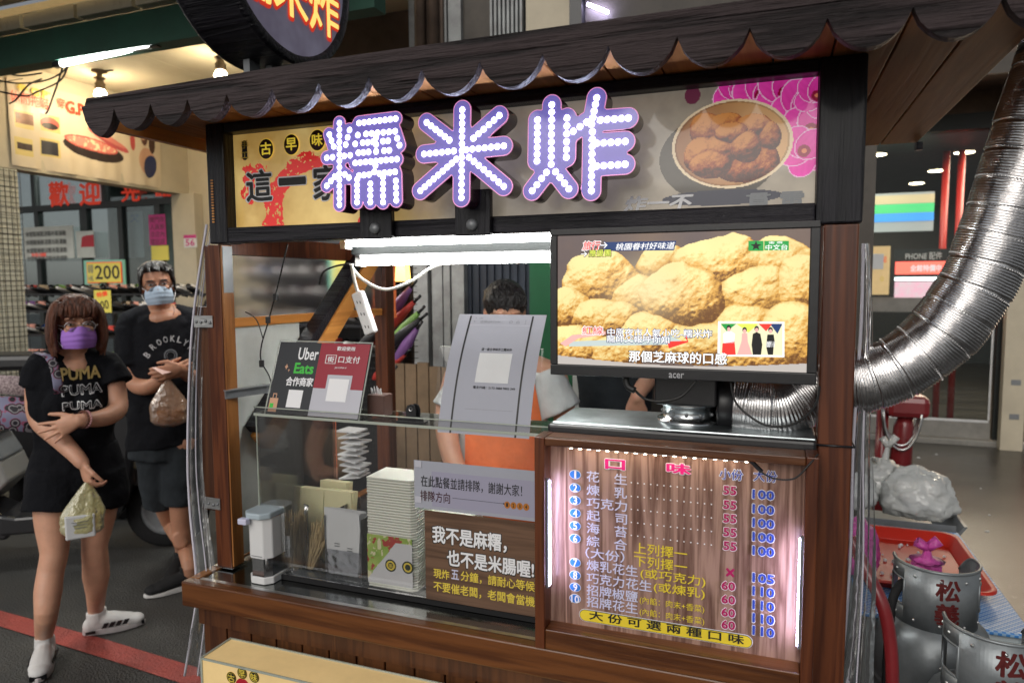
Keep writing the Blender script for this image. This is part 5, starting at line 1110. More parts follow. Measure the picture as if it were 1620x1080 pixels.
def bag(name, lab, top, cen, wid, hei, thick, m_, s, d, seed=0, par_label='plastic bag', inner=None, lean=0):
    t_ = thing(name, lab, par_label, cen - V(0,0,hei/2)); r2 = np.random.default_rng(seed); m2 = MB(); n, k = 26, 16; vs = []
    H0 = top.z - (cen.z - hei/2)
    for j in range(k+1):
        t = j/k; z = top.z - H0*t; w_ = .008 + (wid/2)*min(1, (t*1.9))**.9 if t < .9 else wid/2*(1-((t-.9)/.1)**2*.5); th = .006 + thick/2*min(1,t*1.6)**1.1 if t < .9 else thick/2*(1-((t-.9)/.1)**2*.6)
        c = top.lerp(cen, min(1, t*1.5)); c = V(c.x, c.y, z)
        for i in range(n):
            a = 2*math.pi*i/n; f_ = 1 + .10*math.sin(a*7+seed+t*2)*(1-t*.6) + r2.uniform(-.03,.03); vs.append(tuple(c + s*(w_*math.cos(a)*f_) + d*(th*math.sin(a)*f_)))
    m2.add(vs, [(j*n+i, j*n+(i+1)%n, (j+1)*n+(i+1)%n, (j+1)*n+i) for j in range(k) for i in range(n)] + [[k*n+i for i in range(n)]], 0, True); m2.build('plastic_film', m_, t_)
    if inner: 
        for (dc, rr, mm, nm) in inner: MB().ball(cen + s*dc[0] + V(0,0,dc[1]), rr, 14).build(nm, mm, t_)
    return t_
M['yfilm'] = clear('yellowish_bag_film', (.93,.90,.60), .18, 1.5, .08, milky=.42, mcol=(.80,.74,.42), bump=.8, bscale=30)
M['ofilm'] = clear('salmon_bag_film', (.90,.75,.60), .18, 1.5, .10, milky=.40, mcol=(.68,.42,.27), bump=.8, bscale=30)
M['food'] = mat('fried_food', (.45,.22,.08), .7, bump=1, bscale=40, var=.3, vscale=25)
b1 = bag('carrier_bag', 'yellowish plastic bag with white paper pouch held by the woman', W(138,762,-.17), W(131,822,-.18), .135, .135, .07, M['yfilm'], W.r, W.d, 3)
pc = W(127,832,-.205); MB().obox(pc, W.r*.052, W.d*.012, V(0,0,.048)).build('paper_pouch', M['paper'], b1, bevel=.006)
tx = W(127,825,-.222); [MB().obox(tx + V(0,0,-.012*i) - W.d*.001, W.r*(.03-.004*i), W.d*.0005, V(0,0,.0012)).build('small_print', M['greymetal'], b1) for i in range(3)]
# shoulder bag
M['skullprint'] = mat('patterned_bag_fabric', (.012,.010,.016), .7); n = M['skullprint'].node_tree; b = n.nodes['Principled BSDF']; tc = n.nodes.new('ShaderNodeTexCoord'); vo = n.nodes.new('ShaderNodeTexVoronoi'); vo.inputs['Scale'].default_value = 30
n.links.new(tc.outputs['Object'], vo.inputs['Vector']); rp = n.nodes.new('ShaderNodeValToRGB'); rp.color_ramp.interpolation = 'CONSTANT'; rp.color_ramp.elements[0].color = (.014,.012,.018,1); rp.color_ramp.elements[0].position = 0; rp.color_ramp.elements[1].position = .34; rp.color_ramp.elements[1].color = (.24,.22,.24,1)
e = rp.color_ramp.elements.new(.47); e.color = (.012,.010,.016,1); e = rp.color_ramp.elements.new(.60); e.color = (.30,.08,.15,1); e = rp.color_ramp.elements.new(.66); e.color = (.2,.2,.3,1); n.links.new(vo.outputs['Distance'], rp.inputs[0]); n.links.new(rp.outputs[0], b.inputs['Base Color'])
M['dotfabric'] = mat('pale_dotted_fabric', (.45,.36,.36), .8, col2=(.16,.11,.12), vscale=120, detail=1)
sbg = thing('shoulder_bag', 'patterned dark shoulder bag with pale dotted top worn at the woman\'s side', 'shoulder bag', W(40,690,.13)); m2 = MB(); vs = []
def bagshape(u0, u1, v0, v1, t0, t1, mm, nm):
    m_ = MB(); vs = []
    for v, th in ((v0,t0),(v1,t1)):
        for i in range(20): a = 2*math.pi*i/20; vs.append(tuple(W((u0+u1)/2 + (u1-u0)/2*math.cos(a)*(1 if abs(math.cos(a))<.8 else 1), v + (6 if v==v1 else 3)*math.cos(a) , .10 + th*math.sin(a))))
    m_.add(vs, [(i,(i+1)%20,20+(i+1)%20,20+i) for i in range(20)] + [list(range(20))[::-1], list(range(20,40))], 0, True); return m_.build(nm, mm, sbg)
bagshape(-2,108,596,628,.05,.075,M['dotfabric'],'top_panel'); bagshape(-8,112,629,684,.075,.08,M['skullprint'],'lower_panel'); bagshape(-4,110,626.5,630.5,.079,.080,M['black'],'band')
stp_ = [W(68,560,-.03), W(80,567,-.085), W(88,588,-.105), W(92,612,-.115), W(94,630,-.06)]; MB().tube(cat_curve([W(40,600,.16), W(56,562,.06)] + stp_), [(.017,.003)]*(len(stp_)+1)*8 + [(.017,.003)], 8, side=W.r).build('strap', M['skullprint'], sbg)
# --- man
Mn = Pose((-2.98,2.86,0), .02); ma = thing('person', 'man in black lettered t-shirt, round glasses and pale blue face mask holding a paper', 'person', (-2.98,2.86,0))
bd = MB(); hc = Mn(249,450,-.03); tilt = Matrix.Rotation(.10, 3, Mn.f); sv = tilt @ Mn.s; up, R = headshape(bd, hc, Mn.f, sv, 1.02)
chain(bd, [(hc - V(0,0,.06) + Mn.d*.03, .054), (Mn(254,490,.03), .056), (Mn(258,504,.04), .066)]); chain(bd, [(Mn(216,510,.04),.05),(Mn(258,498,.04),.066),(Mn(304,504,.04),.05)])
bd.ball(Mn(257,504,.0), (.085,.065,.05), 16, rot=R)
chain(bd, [(Mn(258,520,.04),(.15,.09)),(Mn(258,600,.04),(.14,.10)),(Mn(262,690,.04),(.14,.10))], side=Mn.s)
chain(bd, [(Mn(206,526,.03),.056),(Mn(206,570,.02),.053),(Mn(214,606,-.02),.045),(Mn(236,612,-.12),.040),(Mn(258,598,-.20),.032),(Mn(264,592,-.22),.029)])
hand(bd, Mn(262,592,-.225), Mn(290,584,-.24)-Mn(258,594,-.22), V(0,0,1)*.8 - Mn.r*.2, Mn.d, .45, 1.0, .05)
chain(bd, [(Mn(312,522,.03),.056),(Mn(322,570,.02),.053),(Mn(322,600,-.04),.045),(Mn(304,596,-.14),.038),(Mn(288,586,-.22),.030),(Mn(283,582,-.24),.027)])
hand(bd, Mn(284,582,-.25), Mn(258,590,-.26)-Mn(284,582,-.25), V(0,0,1), Mn.d, .35, 1.0, .05)
chain(bd, [(Mn(285,700,.02),.095),(Mn(287,760,.0),.078),(Mn(286,800,-.02),.057),(Mn(289,838,.0),.055),(Mn(294,868,.0),.042),(P(299,893,Z=.12),.036),(V(P(299,893,Z=.12).x,P(299,893,Z=.12).y,.05),.036)])
chain(bd, [(Mn(246,700,.06),.095),(Mn(252,760,.10),.078),(Mn(262,800,.16),.057),(Mn(274,830,.28),.054),(P(284,852,Z=.22),.038),(P(288,868,Z=.12),.036),(V(P(288,868,Z=.12).x,P(288,868,Z=.12).y,.05),.036)])
link('body', remeshed(bd, .0052, 2), ma, M['skin2'], smooth=True)
face_details(ma, hc, Mn.f, sv, up, R, 1.02, M['bluemask'], M['hairblack']); glasses(ma, hc, Mn.f, sv, up, 1.02, M['black'], .025, .022)
hr = MB(); K = 1.02
def H(a, b, c_): return hc + sv*a*K + Mn.f*b*K + up*c_*K
hr.ball(H(0,-.028,.045), (.083,.092,.082), 22, rot=R); hr.ball(H(0,.028,.088), (.070,.055,.036), 18, rot=R)
for q in (-1,1): chain(hr, [(H(.070*q,.010,.07),(.014,.04)),(H(.078*q,.0,.02),(.009,.035)),(H(.079*q,-.025,-.03),(.006,.028))], side=sv)
for i in range(60):
    x_ = random.uniform(-.068,.068); y0 = random.uniform(-.05,.075); chain(hr, [(H(x_*.9,y0-.02,.105-abs(x_)*.35),.010),(H(x_*1.1,y0+.012,.122-abs(x_)*.5-max(0,y0)*.35),.006),(H(x_*1.2+random.uniform(-.01,.01),y0+.04,.108-abs(x_)*.5-max(0,y0)*.5),.003)], 6)
link('hair', remeshed(hr, .0045, 1), ma, M['hairblack'], smooth=True)
sh = MB(); chain(sh, [(Mn(258,494,.04),(.115,.05)),(Mn(258,510,.04),(.19,.10)),(Mn(258,570,.035),(.195,.125)),(Mn(258,630,.04),(.175,.115)),(Mn(260,690,.04),(.185,.125)),(Mn(261,702,.04),(.188,.128))], 28, side=Mn.s)
chain(sh, [(Mn(234,496,.04),.05),(Mn(212,508,.03),.064),(Mn(205,524,.03),.066)]); chain(sh, [(Mn(284,494,.04),.05),(Mn(308,506,.03),.064),(Mn(315,524,.03),.066)])
sh.tube([Mn(206,518,.03), Mn(209,577,.01)], [.070,.076], 16); sh.tube([Mn(313,518,.03), Mn(322,575,.01)], [.070,.074], 16)
tee, tr = cloth(sh, .008, 't_shirt', M['tee'], ma, .014, 7, 2)
sk_ = MB(); pts = []
for i in range(13):
    for j in range(5):
        a = -1+2*i/12; t = j/4; u = 258+22*a*(1-.1*t); v = 482 + t*(16*(1-a*a)**.8 + 1) + 5*abs(a); q = Mn(u, v, -.3); h = tr.ray_cast(q, Mn.d); pts.append((h[0] if h[0] is not None and h[3] < .45 else Mn(u,v,.02)) - Mn.d*.003)
sk_.add(pts, [(i*5+j,(i+1)*5+j,(i+1)*5+j+1,i*5+j+1) for i in range(12) for j in range(4)], 0, True); sk_.build('neckline', M['skin2'], ma)
MB().tube([Mn(255+dx_,v_,-.10) for dx_, v_ in ((18,482),(21,490),(19,498))], .0015, 5).build('necklace', M['black'], ma)
for ch, u, v, rt in (('B',232,563,.85),('R',241,550,.65),('O',251,543,.42),('O',261.5,538.5,.2),('K',273,537,-.08),('L',284.5,539,-.3),('Y',294,544,-.55),('N',303,552,-.75)):
    a = Mn(u, v, -.15); drape(ch, M['logo'], ma, tr, Mn.d, a, Mn.r, (0,0,1), (-.0105,-.016,.0105,.016), rot=rt, bold=.01)
M['dimlogo'] = mat('dim_grey_emblem', (.16,.17,.19), .7)
c = Mn(270,563,-.12); h = tr.ray_cast(c - Mn.d*.4, Mn.d); c = (h[0] if h[0] is not None else c) - Mn.d*.005
for R1_, R2_ in ((.032,.026),(.021,.018)):
    m_ = MB(); m_.add([tuple(c + Mn.r*r_*math.cos(t) + V(0,0,r_*1.05*math.sin(t))) for r_ in (R1_,R2_) for t in np.linspace(0,2*math.pi,25)[:-1]], [(i,(i+1)%24,24+(i+1)%24,24+i) for i in range(24)]); m_.build('printed_ring', M['dimlogo'], ma)
so_ = MB(); chain(so_, [(Mn(261,680,.04),(.165,.12)),(Mn(262,720,.05),(.185,.13))], 26, side=Mn.s); so_.tube([Mn(284,700,.03), Mn(287,760,.0), Mn(286,797,-.01)], [.105,.100,.096], 20); so_.tube([Mn(244,700,.06), Mn(250,760,.09), Mn(256,795,.14)], [.105,.100,.096], 20)
cloth(so_, .009, 'shorts', M['short'], ma, .008, 8, 2)
shoe(ma, P(299,893,Z=.12), V(*P(268,936,Z=0)[:2],0), M['rubber'], M['shoewhite'], 1.1); q_ = P(288,868,Z=.12); shoe(ma, q_, V(q_.x+.12,q_.y-.22,0), M['rubber'], M['shoewhite'], 1.1)
pp = thing('paper_slip', 'pale pink folded paper in the man\'s fingers', 'paper', Mn(262,586,-.28)); a = Mn(240,581,-.27); MB().add([a, Mn(258,579,-.22), Mn(272,588,-.27), Mn(257,592,-.31)], [(0,1,2,3)]).build('sheet', M['tan'], pp)
M['pinkpaper'] = mat('pale_pink_paper', (.62,.42,.38), .6); pp.children[0].data.materials[0] = M['pinkpaper']
bag('carrier_bag', 'salmon plastic bag of food hanging from the man\'s hand', Mn(266,600,-.24), Mn(268,652,-.24), .155, .14, .10, M['ofilm'], Mn.r, Mn.d, 5, inner=[((-.03,-.02),(.042,.035,.04),M['food'],'fried_food'),((.03,-.025),(.040,.035,.042),M['food'],'fried_food')])
# --- stall vendor behind the case
Vn = Pose((-.98,2.50,0), .1); ve = thing('person', 'vendor in orange apron with tied black hair, head bent behind the paper notice', 'person', (-.98,2.5,0)); bd = MB(); hc = Vn(799,492,.0)
fv = (Vn.f + V(0,0,-.35)).normalized(); sv = Vn.s; up, R = headshape(bd, hc, fv, sv, 1.0)
chain(bd, [(hc - V(0,0,.06), .05), (Vn(797,560,.04), .055)]); chain(bd, [(Vn(725,592,.04),.05),(Vn(797,580,.04),.08),(Vn(870,590,.04),.05)]); chain(bd, [(Vn(797,590,.04),(.15,.09)),(Vn(797,700,.04),(.15,.10)),(Vn(797,900,.04),(.15,.1)),(Vn(797,1300,.04),(.10,.09))], side=sv)
chain(bd, [(Vn(722,596,.03),.05),(Vn(706,665,0),.045),(Vn(722,740,-.1),.038),(Vn(760,772,-.16),.030)]); hand(bd, Vn(762,772,-.16), Vn.r, -Vn.d, V(0,0,-1), .3); chain(bd, [(Vn(878,596,.03),.05),(Vn(894,665,0),.045),(Vn(884,740,-.1),.038),(Vn(840,774,-.16),.030)]); hand(bd, Vn(838,774,-.16), -Vn.r, -Vn.d, V(0,0,-1), .3)
link('body', remeshed(bd, .006, 2), ve, M['skin'], smooth=True); hr = MB()
def H(a, b, c_): return hc + sv*a + fv*b + up*c_
hr.ball(H(0,-.022,.034), (.085,.098,.084), 22, rot=R); hr.ball(H(0,-.12,.03), (.03,.03,.03), 12)
for i in range(11): x_ = -.06+i*.012; chain(hr, [(H(x_*.3,.02,.117),.010),(H(x_,.068,.085),.010),(H(x_*1.15,.088-abs(x_)*.3,.045-(i%3)*.006),.004)], 6)
for i in range(40):
    t = random.uniform(-1,1); chain(hr, [(H(.01*t,.03,.120),.005),(H(.06*t,-.01+.02*random.random(),.107-.02*abs(t)),.006),(H(.082*t,-.06,.06),.005)], 6)
link('hair', remeshed(hr, .0045, 1), ve, M['hairblack'], smooth=True)
M['eyewhite']; [MB().ball(H(.031*q,.080,-.004), (.014,.008,.005), 10, rot=R).build('eye', M['iris'], ve) for q in (-1,1)]
M['wtee'] = mat('grey_white_cotton', (.55,.58,.58), .9, bump=.6, bscale=18, var=.1, dist=.6)
sh = MB(); chain(sh, [(Vn(797,580,.04),(.12,.06)),(Vn(797,594,.04),(.20,.10)),(Vn(797,660,.04),(.175,.12)),(Vn(797,900,.04),(.185,.13))], 28, side=sv); sh.tube([Vn(735,592,.03), Vn(714,648,.01)], [.066,.082], 16); sh.tube([Vn(860,590,.03), Vn(888,650,.01)], [.066,.084], 16)
tee, tr = cloth(sh, .009, 't_shirt', M['wtee'], ve, .010, 8, 2)
ap = MB(); pts = []
for i in range(19):
    for j in range(16):
        a = -1+2*i/18; t = j/15; u = 797+(48+22*min(1,t*2.5))*a; v = 585+t*280; h = tr.ray_cast(Vn(u,v,-.4), Vn.d); pts.append((h[0] if h[0] is not None else Vn(u,v,.0)) - Vn.d*.008)
ap.add(pts, [(i*16+j,(i+1)*16+j,(i+1)*16+j+1,i*16+j+1) for i in range(18) for j in range(15)], 0, True); ap.build('apron', M['orangecloth'], ve)
# --- helper half hidden behind the screen
Hn = Pose((-.30,2.95,0), -.1); he = thing('person', 'helper in dark clothes hidden behind the television, one bare arm showing below it', 'person', (-.30,2.95,0)); bd = MB(); hc = Hn(975,490,.05); up, R = headshape(bd, hc, Hn.f, Hn.s, 1.0)
chain(bd, [(hc - V(0,0,.06), .05), (Hn(975,548,.06), .055)]); chain(bd, [(Hn(975,560,.06),(.15,.08)),(Hn(972,700,.06),(.14,.10)),(Hn(972,1000,.06),(.11,.1))], side=Hn.s)
chain(bd, [(Hn(1030,565,.05),.05),(Hn(1022,600,0),.042),(Hn(1012,618,-.03),.034),(Hn(1008,630,-.05),.028)]); hand(bd, Hn(1008,628,-.05), V(0,0,-1)-Hn.r*.3, Hn.r, Hn.d, .4)
link('body', remeshed(bd, .006, 2), he, M['skin'], smooth=True); hr = MB(); hr.ball(hc + V(0,0,.04) - Hn.f*.02, (.088,.098,.088), 20, rot=R); link('hair', remeshed(hr, .006, 1), he, M['hairblack'], smooth=True)
sh = MB(); chain(sh, [(Hn(975,556,.06),(.12,.06)),(Hn(975,570,.06),(.19,.10)),(Hn(972,640,.06),(.16,.12)),(Hn(972,900,.06),(.17,.13)),(Hn(972,1010,.06),(.14,.13))], 26, side=Hn.s); sh.tube([Hn(1024,570,.05), Hn(1026,602,.0)], [.066,.066], 14); cloth(sh, .01, 'dark_top', M['short'], he, .008, 8, 2)
def area(x, y, z, sx, sy, e, col, rx=0, rz=0):
    l = bpy.data.objects.new('lamp_light', bpy.data.lights.new('lamp_light', 'AREA')); COL.objects.link(l); l.data.shape = 'RECTANGLE'; l.data.size = sx; l.data.size_y = sy; l.data.energy = e; l.data.color = col; l.location = (x,y,z); l.rotation_euler = (rx, 0, rz)
# ------------------------------------------------------------------ buildings on the left: shoe shop under the arcade
M['cream'] = mat('cream_plaster', (.52,.46,.35), .75, bump=.3, bscale=30, var=.12, vscale=2.5)
M['ceil'] = mat('cream_ceiling', (.62,.58,.46), .8, bump=.15, var=.12, vscale=1.5, col2=(.48,.42,.30))
M['greenbeam'] = mat('green_painted_beam', (.018,.085,.055), .6, bump=.3, bscale=90, var=.25, vscale=3)
M['darkceil'] = mat('dark_canopy', (.075,.065,.055), .7, bump=.4, bscale=20, var=.4, vscale=3)
M['tile'] = mat('cream_tile', (.56,.54,.44), .3, var=.08); M['grout'] = mat('dark_grout', (.12,.10,.08), .8)
M['wire'] = mat('dark_wire', (.03,.03,.03), .5, .5)
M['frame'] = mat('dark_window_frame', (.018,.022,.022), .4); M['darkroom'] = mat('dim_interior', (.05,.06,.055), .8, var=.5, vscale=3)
sp_ = thing('shoe_shop', 'shoe shop under a cream arcade ceiling with dark glass front behind the waiting customers', 'shop', (-5.6,4.6,0))
cb_ = MB()
for i in range(6): cb_.box((-9.0+i*1.2+.002,3.0,3.2),(-9.0+(i+1)*1.2-.002,5.4,3.23))
cb_.build('ceiling', M['ceil'], sp_)
MB().box((-5.34,3.30,2.435),(-5.2,5.35,3.198)).build('fascia_wall', M['cream'], sp_)
MB().box((-5.30,5.21,0),(-4.2,5.35,3.198)).build('side_wall', M['cream'], sp_)
MB().box((-5.31,5.10,0),(-5.04,5.205,2.434)).build('pier', M['cream'], sp_)
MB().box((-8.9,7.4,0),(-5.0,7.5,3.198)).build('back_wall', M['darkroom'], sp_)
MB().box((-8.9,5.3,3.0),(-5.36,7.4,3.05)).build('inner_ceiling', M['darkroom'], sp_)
pc = MB().box((-5.40,3.30,0),(-5.205,3.60,2.434)).build('tiled_pillar', M['grout'], sp_)
tl = MB(); 
for k in range(36):
    for j in range(6): y0 = 3.303+j*.0496; z0 = .004+k*.0675; tl.box((-5.2046,y0,z0),(-5.199,y0+.0455,z0+.063)) if y0+.0455 < 3.6 else None
tl.build('tile', M['tile'], pc, kind='stuff')
w_ = MB()
for j in range(9): w_.tube([(-5.18,3.30+j*.0375,.8),(-5.18,3.30+j*.0375,2.42)], .0022, 5)
for k in range(44): w_.tube([(-5.184,3.30,.8+k*.0375),(-5.184,3.60,.8+k*.0375)], .0022, 5)
w_.build('wire_mesh', M['wire'], sp_, kind='stuff')
# glass front, frames and glass
for (x0, x1) in ((-7.9,-7.84),(-7.28,-7.22),(-6.62,-6.52),(-6.10,-6.04),(-5.62,-5.55),(-5.40,-5.32)): MB().box((x0,5.18,0),(x1,5.24,2.36)).build('window_frame', M['frame'], sp_)
for x0 in (-7.3,-6.3,-5.5): MB().box((x0,5.18,2.4205),(x0+.05,5.24,3.0)).build('window_frame', M['frame'], sp_)
MB().box((-8.2,5.175,2.36),(-5.315,5.245,2.42)).build('transom', M['frame'], sp_)
for (x0, x1) in ((-7.84,-7.28),(-7.22,-6.62),(-6.52,-6.10),(-6.04,-5.62)): MB().box((x0,5.205,.1),(x1,5.211,2.36)).build('pane', M['glass'], sp_)
MB().box((-8.2,5.205,2.4205),(-7.31,5.211,3.0)).box((-7.24,5.205,2.4205),(-6.31,5.211,3.0)).box((-6.24,5.205,2.4205),(-5.51,5.211,3.0)).build('pane', M['glass'], sp_)
M['redink'] = mat('red_cut_lettering', (.75,.05,.02), .5, emit=(1,.06,.02), es=.15)
for ch, u0, v0, u1, v1 in (('歡',78,288,110,328),('迎',126,288,160,326),('光',192,292,222,320),('臨',246,296,276,312)): text(ch, 'lettering', M['redink'], sp_, (0,5.17,0), (1,0,0), (0,0,1), (P(u0,v1,Y=5.17).x, P(u0,v1,Y=5.17).z, P(u1,v1,Y=5.17).x, P(u0,v0,Y=5.17).z), bold=.03)
def flat(name, lab, cat, u0, v0, u1, v1, Y, m_, th=.006):
    a = P(u0, v1, Y=Y); b = P(u1, v1, Y=Y); t = P(u0, v0, Y=Y); o = thing(name, lab, cat, ((a.x+b.x)/2, Y, a.z)); MB().box((a.x,Y,a.z),(b.x,Y+th,t.z)).build('sheet', m_, o); return o, a.x, a.z, b.x, t.z
M['pinknote'] = mat('magenta_paper', (.55,.04,.22), .6, var=.1, vscale=20); M['yellownote'] = mat('yellow_paper', (.78,.66,.12), .6)
o, x0, z0, x1, z1 = flat('notice', 'magenta handwritten notice on the shop glass above the man', 'notice', 237, 340, 263, 388, 5.15, M['pinknote'])
for i, s_ in enumerate(('徵門市','人員意','洽店內','電話請')): text(s_, 'lettering', M['inkdark'], o, (0,5.149,0), (1,0,0), (0,0,1), (x0+.015, z1-.075-i*.07, x1-.015, z1-.02-i*.07))
o, *_ = flat('notice', 'yellow notice on the shop glass just above the man\'s hair', 'notice', 240, 389, 267, 412, 5.14, M['yellownote'])
o, x0, z0, x1, z1 = flat('list_board', 'white board with rows of small dark characters behind the shop glass', 'notice board', 40, 360, 118, 410, 5.12, M['dullwhite'])
for i in range(4): text('休閒鞋拖鞋涼鞋布鞋運動', 'lettering', M['inkblack'], o, (0,5.118,0), (1,0,0), (0,0,1), (x0+.03, z1-.10-i*.085, x1-.10, z1-.045-i*.085), bold=.01)
text('特價', 'lettering', M['redink'], o, (0,5.118,0), (1,0,0), (0,0,1), (x0+.1, z0+.02, x1-.4, z0+.06), bold=.01)
o, *_ = flat('poster', 'red and white poster behind the shop glass beside the list board', 'poster', 122, 366, 150, 408, 5.13, M['dullwhite']); a = P(128,391,Y=5.128); b = P(148,372,Y=5.128); MB().add([(a.x,5.128,a.z),(b.x,5.128,a.z),(b.x,5.128,a.z+.12),(a.x+.08,5.128,b.z),(a.x+.02,5.128,a.z+.10)],[(0,1,2,3,4)]).build('printed_shape', M['red'], o)
o, *_ = flat('window_blind', 'pale grey-green panel behind the glass left of the magenta notice', 'panel', 190, 336, 228, 408, 5.30, M['paleblue'])
text('欠', 'lettering', M['badge'], o, (0,5.298,0), (1,0,0), (0,0,1), (P(206,355,Y=5.3).x, P(206,352,Y=5.3).z, P(220,355,Y=5.3).x, P(206,338,Y=5.3).z))
M['teal'] = mat('mint_board', (.22,.55,.42), .5)
o, x0, z0, x1, z1 = flat('price_sign', 'mint board with large yellow 200 price sign above the shoe rack', 'price sign', 135, 412, 199, 462, 4.75, M['teal'], .012)
a = P(139,448,Y=4.745); b = P(194,448,Y=4.745); t = P(139,415,Y=4.745); MB().box((a.x,4.741,a.z),(b.x,4.7455,t.z)).build('rim', M['redink'], o); MB().box((a.x+.008,4.738,a.z+.008),(b.x-.008,4.7405,t.z-.008)).build('yellow_card', M['yellownote'], o)
text('200', 'lettering', M['inkblack'], o, (0,4.736,0), (1,0,0), (0,0,1), (a.x+.11, a.z+.035, b.x-.02, t.z-.03), bold=.01); text('韓', 'lettering', M['greymetal'], o, (0,4.736,0), (1,0,0), (0,0,1), (a.x+.02, a.z+.09, a.x+.09, t.z-.02)); text('HK', 'lettering', M['greymetal'], o, (0,4.736,0), (1,0,0), (0,0,1), (a.x+.02, a.z+.02, a.x+.09, a.z+.07))
sc_ = MB()
for q in (-1,1): sc_.tube([(( a.x+b.x)/2 + q*(.02+.05*math.cos(t_)), 4.73, z0+.05+.035*math.sin(t_)) for t_ in np.linspace(0,5,16)], .006, 5)
sc_.build('iron_scroll', M['black'], o)
o, x0, z0, x1, z1 = flat('price_sign', 'small tilted yellow 200 card stuck among the shoes beside the woman', 'price sign', 150, 459, 176, 494, 3.95, M['yellownote']); text('200', 'lettering', M['inkblack'], o, (0,3.948,0), (1,0,0), (0,0,1), (x0+.02, z0+.02, x1-.02, z0+.09), bold=.01, rot=.15); text('特價', 'lettering', M['redink'], o, (0,3.948,0), (1,0,0), (0,0,1), (x0+.03, z0+.12, x1-.03, z0+.16), bold=.02, rot=.15)
MB().box(((x0+x1)/2-.003,3.958,z0-.2),((x0+x1)/2+.003,3.962,z0)).build('stick', M['wire'], o)
# racks of shoes
def shoe_item(c, yaw, k, m_, strap, lab, src=None, grp='shoes on the left rack'):
    if src is None:
        t_ = thing('shoe', lab, 'shoe', (0,0,0), grp); s_ = MB(); pr = []
        for i in range(18):
            a = 2*math.pi*i/18; x_ = .125*math.cos(a); y_ = (.042 if x_ > 0 else .034)*math.sin(a); pr.append((x_, y_))
        s_.prism(pr, 'z', .0, .022); s_.build('sole', m_[0], t_, bevel=.006)
        u_ = MB()
        for sgn in (1,):
            pts = []
            for i in range(9):
                for j in range(9):
                    a = math.pi*j/8; x_ = .02 + .10*i/8; r_ = .043*math.sqrt(max(.02,1-((x_-.03)/.11)**2)); pts.append((x_, r_*math.cos(a), .018 + .048*math.sin(a)*(1-.55*i/8)))
            u_.add(pts, [(i*9+j,(i+1)*9+j,(i+1)*9+j+1,i*9+j+1) for i in range(8) for j in range(8)], 0, True)
        u_.build('upper', m_[1], t_)
    else:
        t_ = copy_tree(src, c); t_['label'] = lab
        if m_: 
            for ch in t_.children: 
                ch.data = ch.data.copy(); ch.data.materials[0] = m_[0 if ch.name.startswith('sole') else 1]
    t_.location = c; t_.rotation_euler = (0, -.35, yaw); t_.scale = (k,k,k); return t_
cols = {'white':(.62,.60,.58),'pink':(.62,.30,.26),'black':(.02,.02,.022),'beige':(.48,.36,.24),'green':(.22,.42,.10),'purple':(.22,.10,.30),'red':(.50,.05,.04),'blue':(.03,.12,.45)}
sm_ = {k: mat(k + '_shoe', c, .5, var=.15) for k, c in cols.items()}
rk = thing('shoe_rack', 'black stepped rack of shoes in front of the shop glass', 'rack', (-5.2,4.1,0))
levels = [(4.55,1.52),(4.30,1.38),(4.05,1.20),(3.85,1.02),(3.70,.80),(3.55,.58)]
for (y, z) in levels: MB().box((-6.9,y-.14,z-.02),(-4.35,y+.12,z-.004)).build('shelf', M['black'], rk)
for x_ in (-6.85,-5.6,-4.4): MB().bar((x_,3.42,0),(x_,4.6,1.5),.03,.03,(1,0,0)).box((x_-.015,4.66,0),(x_+.015,4.69,1.5)).build('upright', M['black'], rk)
proto = None; keys = list(cols); place_words = ['top','second','third','fourth','fifth','lowest']
for li, (y, z) in enumerate(levels):
    x_ = -6.75; 
    while x_ < -4.40:
        k_ = random.choices(keys, [4,3,3,3,1,1.5,1,.6])[0]; m_ = (sm_['white'] if random.random() < .4 else sm_['black'], sm_[k_]); lab = f'{k_} slip-on shoe on the {place_words[li]} shelf of the shop rack'
        s_ = shoe_item(V(x_, y-.02, z), math.radians(-90+random.uniform(-14,14)), 1.0, m_, None, lab, proto)
        if proto is None: proto = s_
        x_ += .098 + random.uniform(0,.02)
shs = [o for o in COL.objects if o.name.startswith('shoe') and o.type == 'EMPTY' and o.get('category') == 'shoe']
seen_ = {}
for o in shs: o['group'] = o['label'].replace(' slip-on shoe on the', ' shoes,') ; 
rk2 = thing('shoe_rack', 'black shoe rack seen through the clear film on the left side of the cart', 'rack', (-3.0,3.5,0)); MB().box((-3.12,3.62,0),(-2.05,3.66,1.9)).build('back_board', M['black'], rk2)
for li, z in enumerate((1.50,1.62,1.74,1.36,1.2)):
    MB().box((-3.11,3.34,z-.02),(-2.06,3.60,z-.004)).build('shelf', M['black'], rk2); x_ = -3.05
    while x_ < -2.08:
        k_ = random.choices(keys, [4,3,1,3,.6,.8,2,.6])[0]; s_ = shoe_item(V(x_, 3.47, z), math.radians(-90+random.uniform(-14,14)), 1.0, (sm_['white'], sm_[k_]), None, f'{k_} slip-on shoe on the rack behind the clear side film', proto); s_['group'] = f'{k_} shoes behind the clear side film'; x_ += .10 + random.uniform(0,.02)
o, x0, z0, x1, z1 = flat('price_sign', 'mint and yellow price board seen blurred through the side film', 'price sign', 508, 400, 556, 458, 3.25, M['teal'], .01); MB().box((x0+.03,3.243,z0+.02),(x1-.03,3.2495,z1-.01)).build('yellow_card', M['yellownote'], o); text('200','lettering',M['inkblack'],o,(0,3.242,0),(1,0,0),(0,0,1),(x0+.05,z0+.05,x1-.05,z0+.12),bold=.01)
area(-2.6,3.0,2.2,.6,.4,7,(1,.95,.88),math.radians(20))  # area light above the second rack, no lamp built there
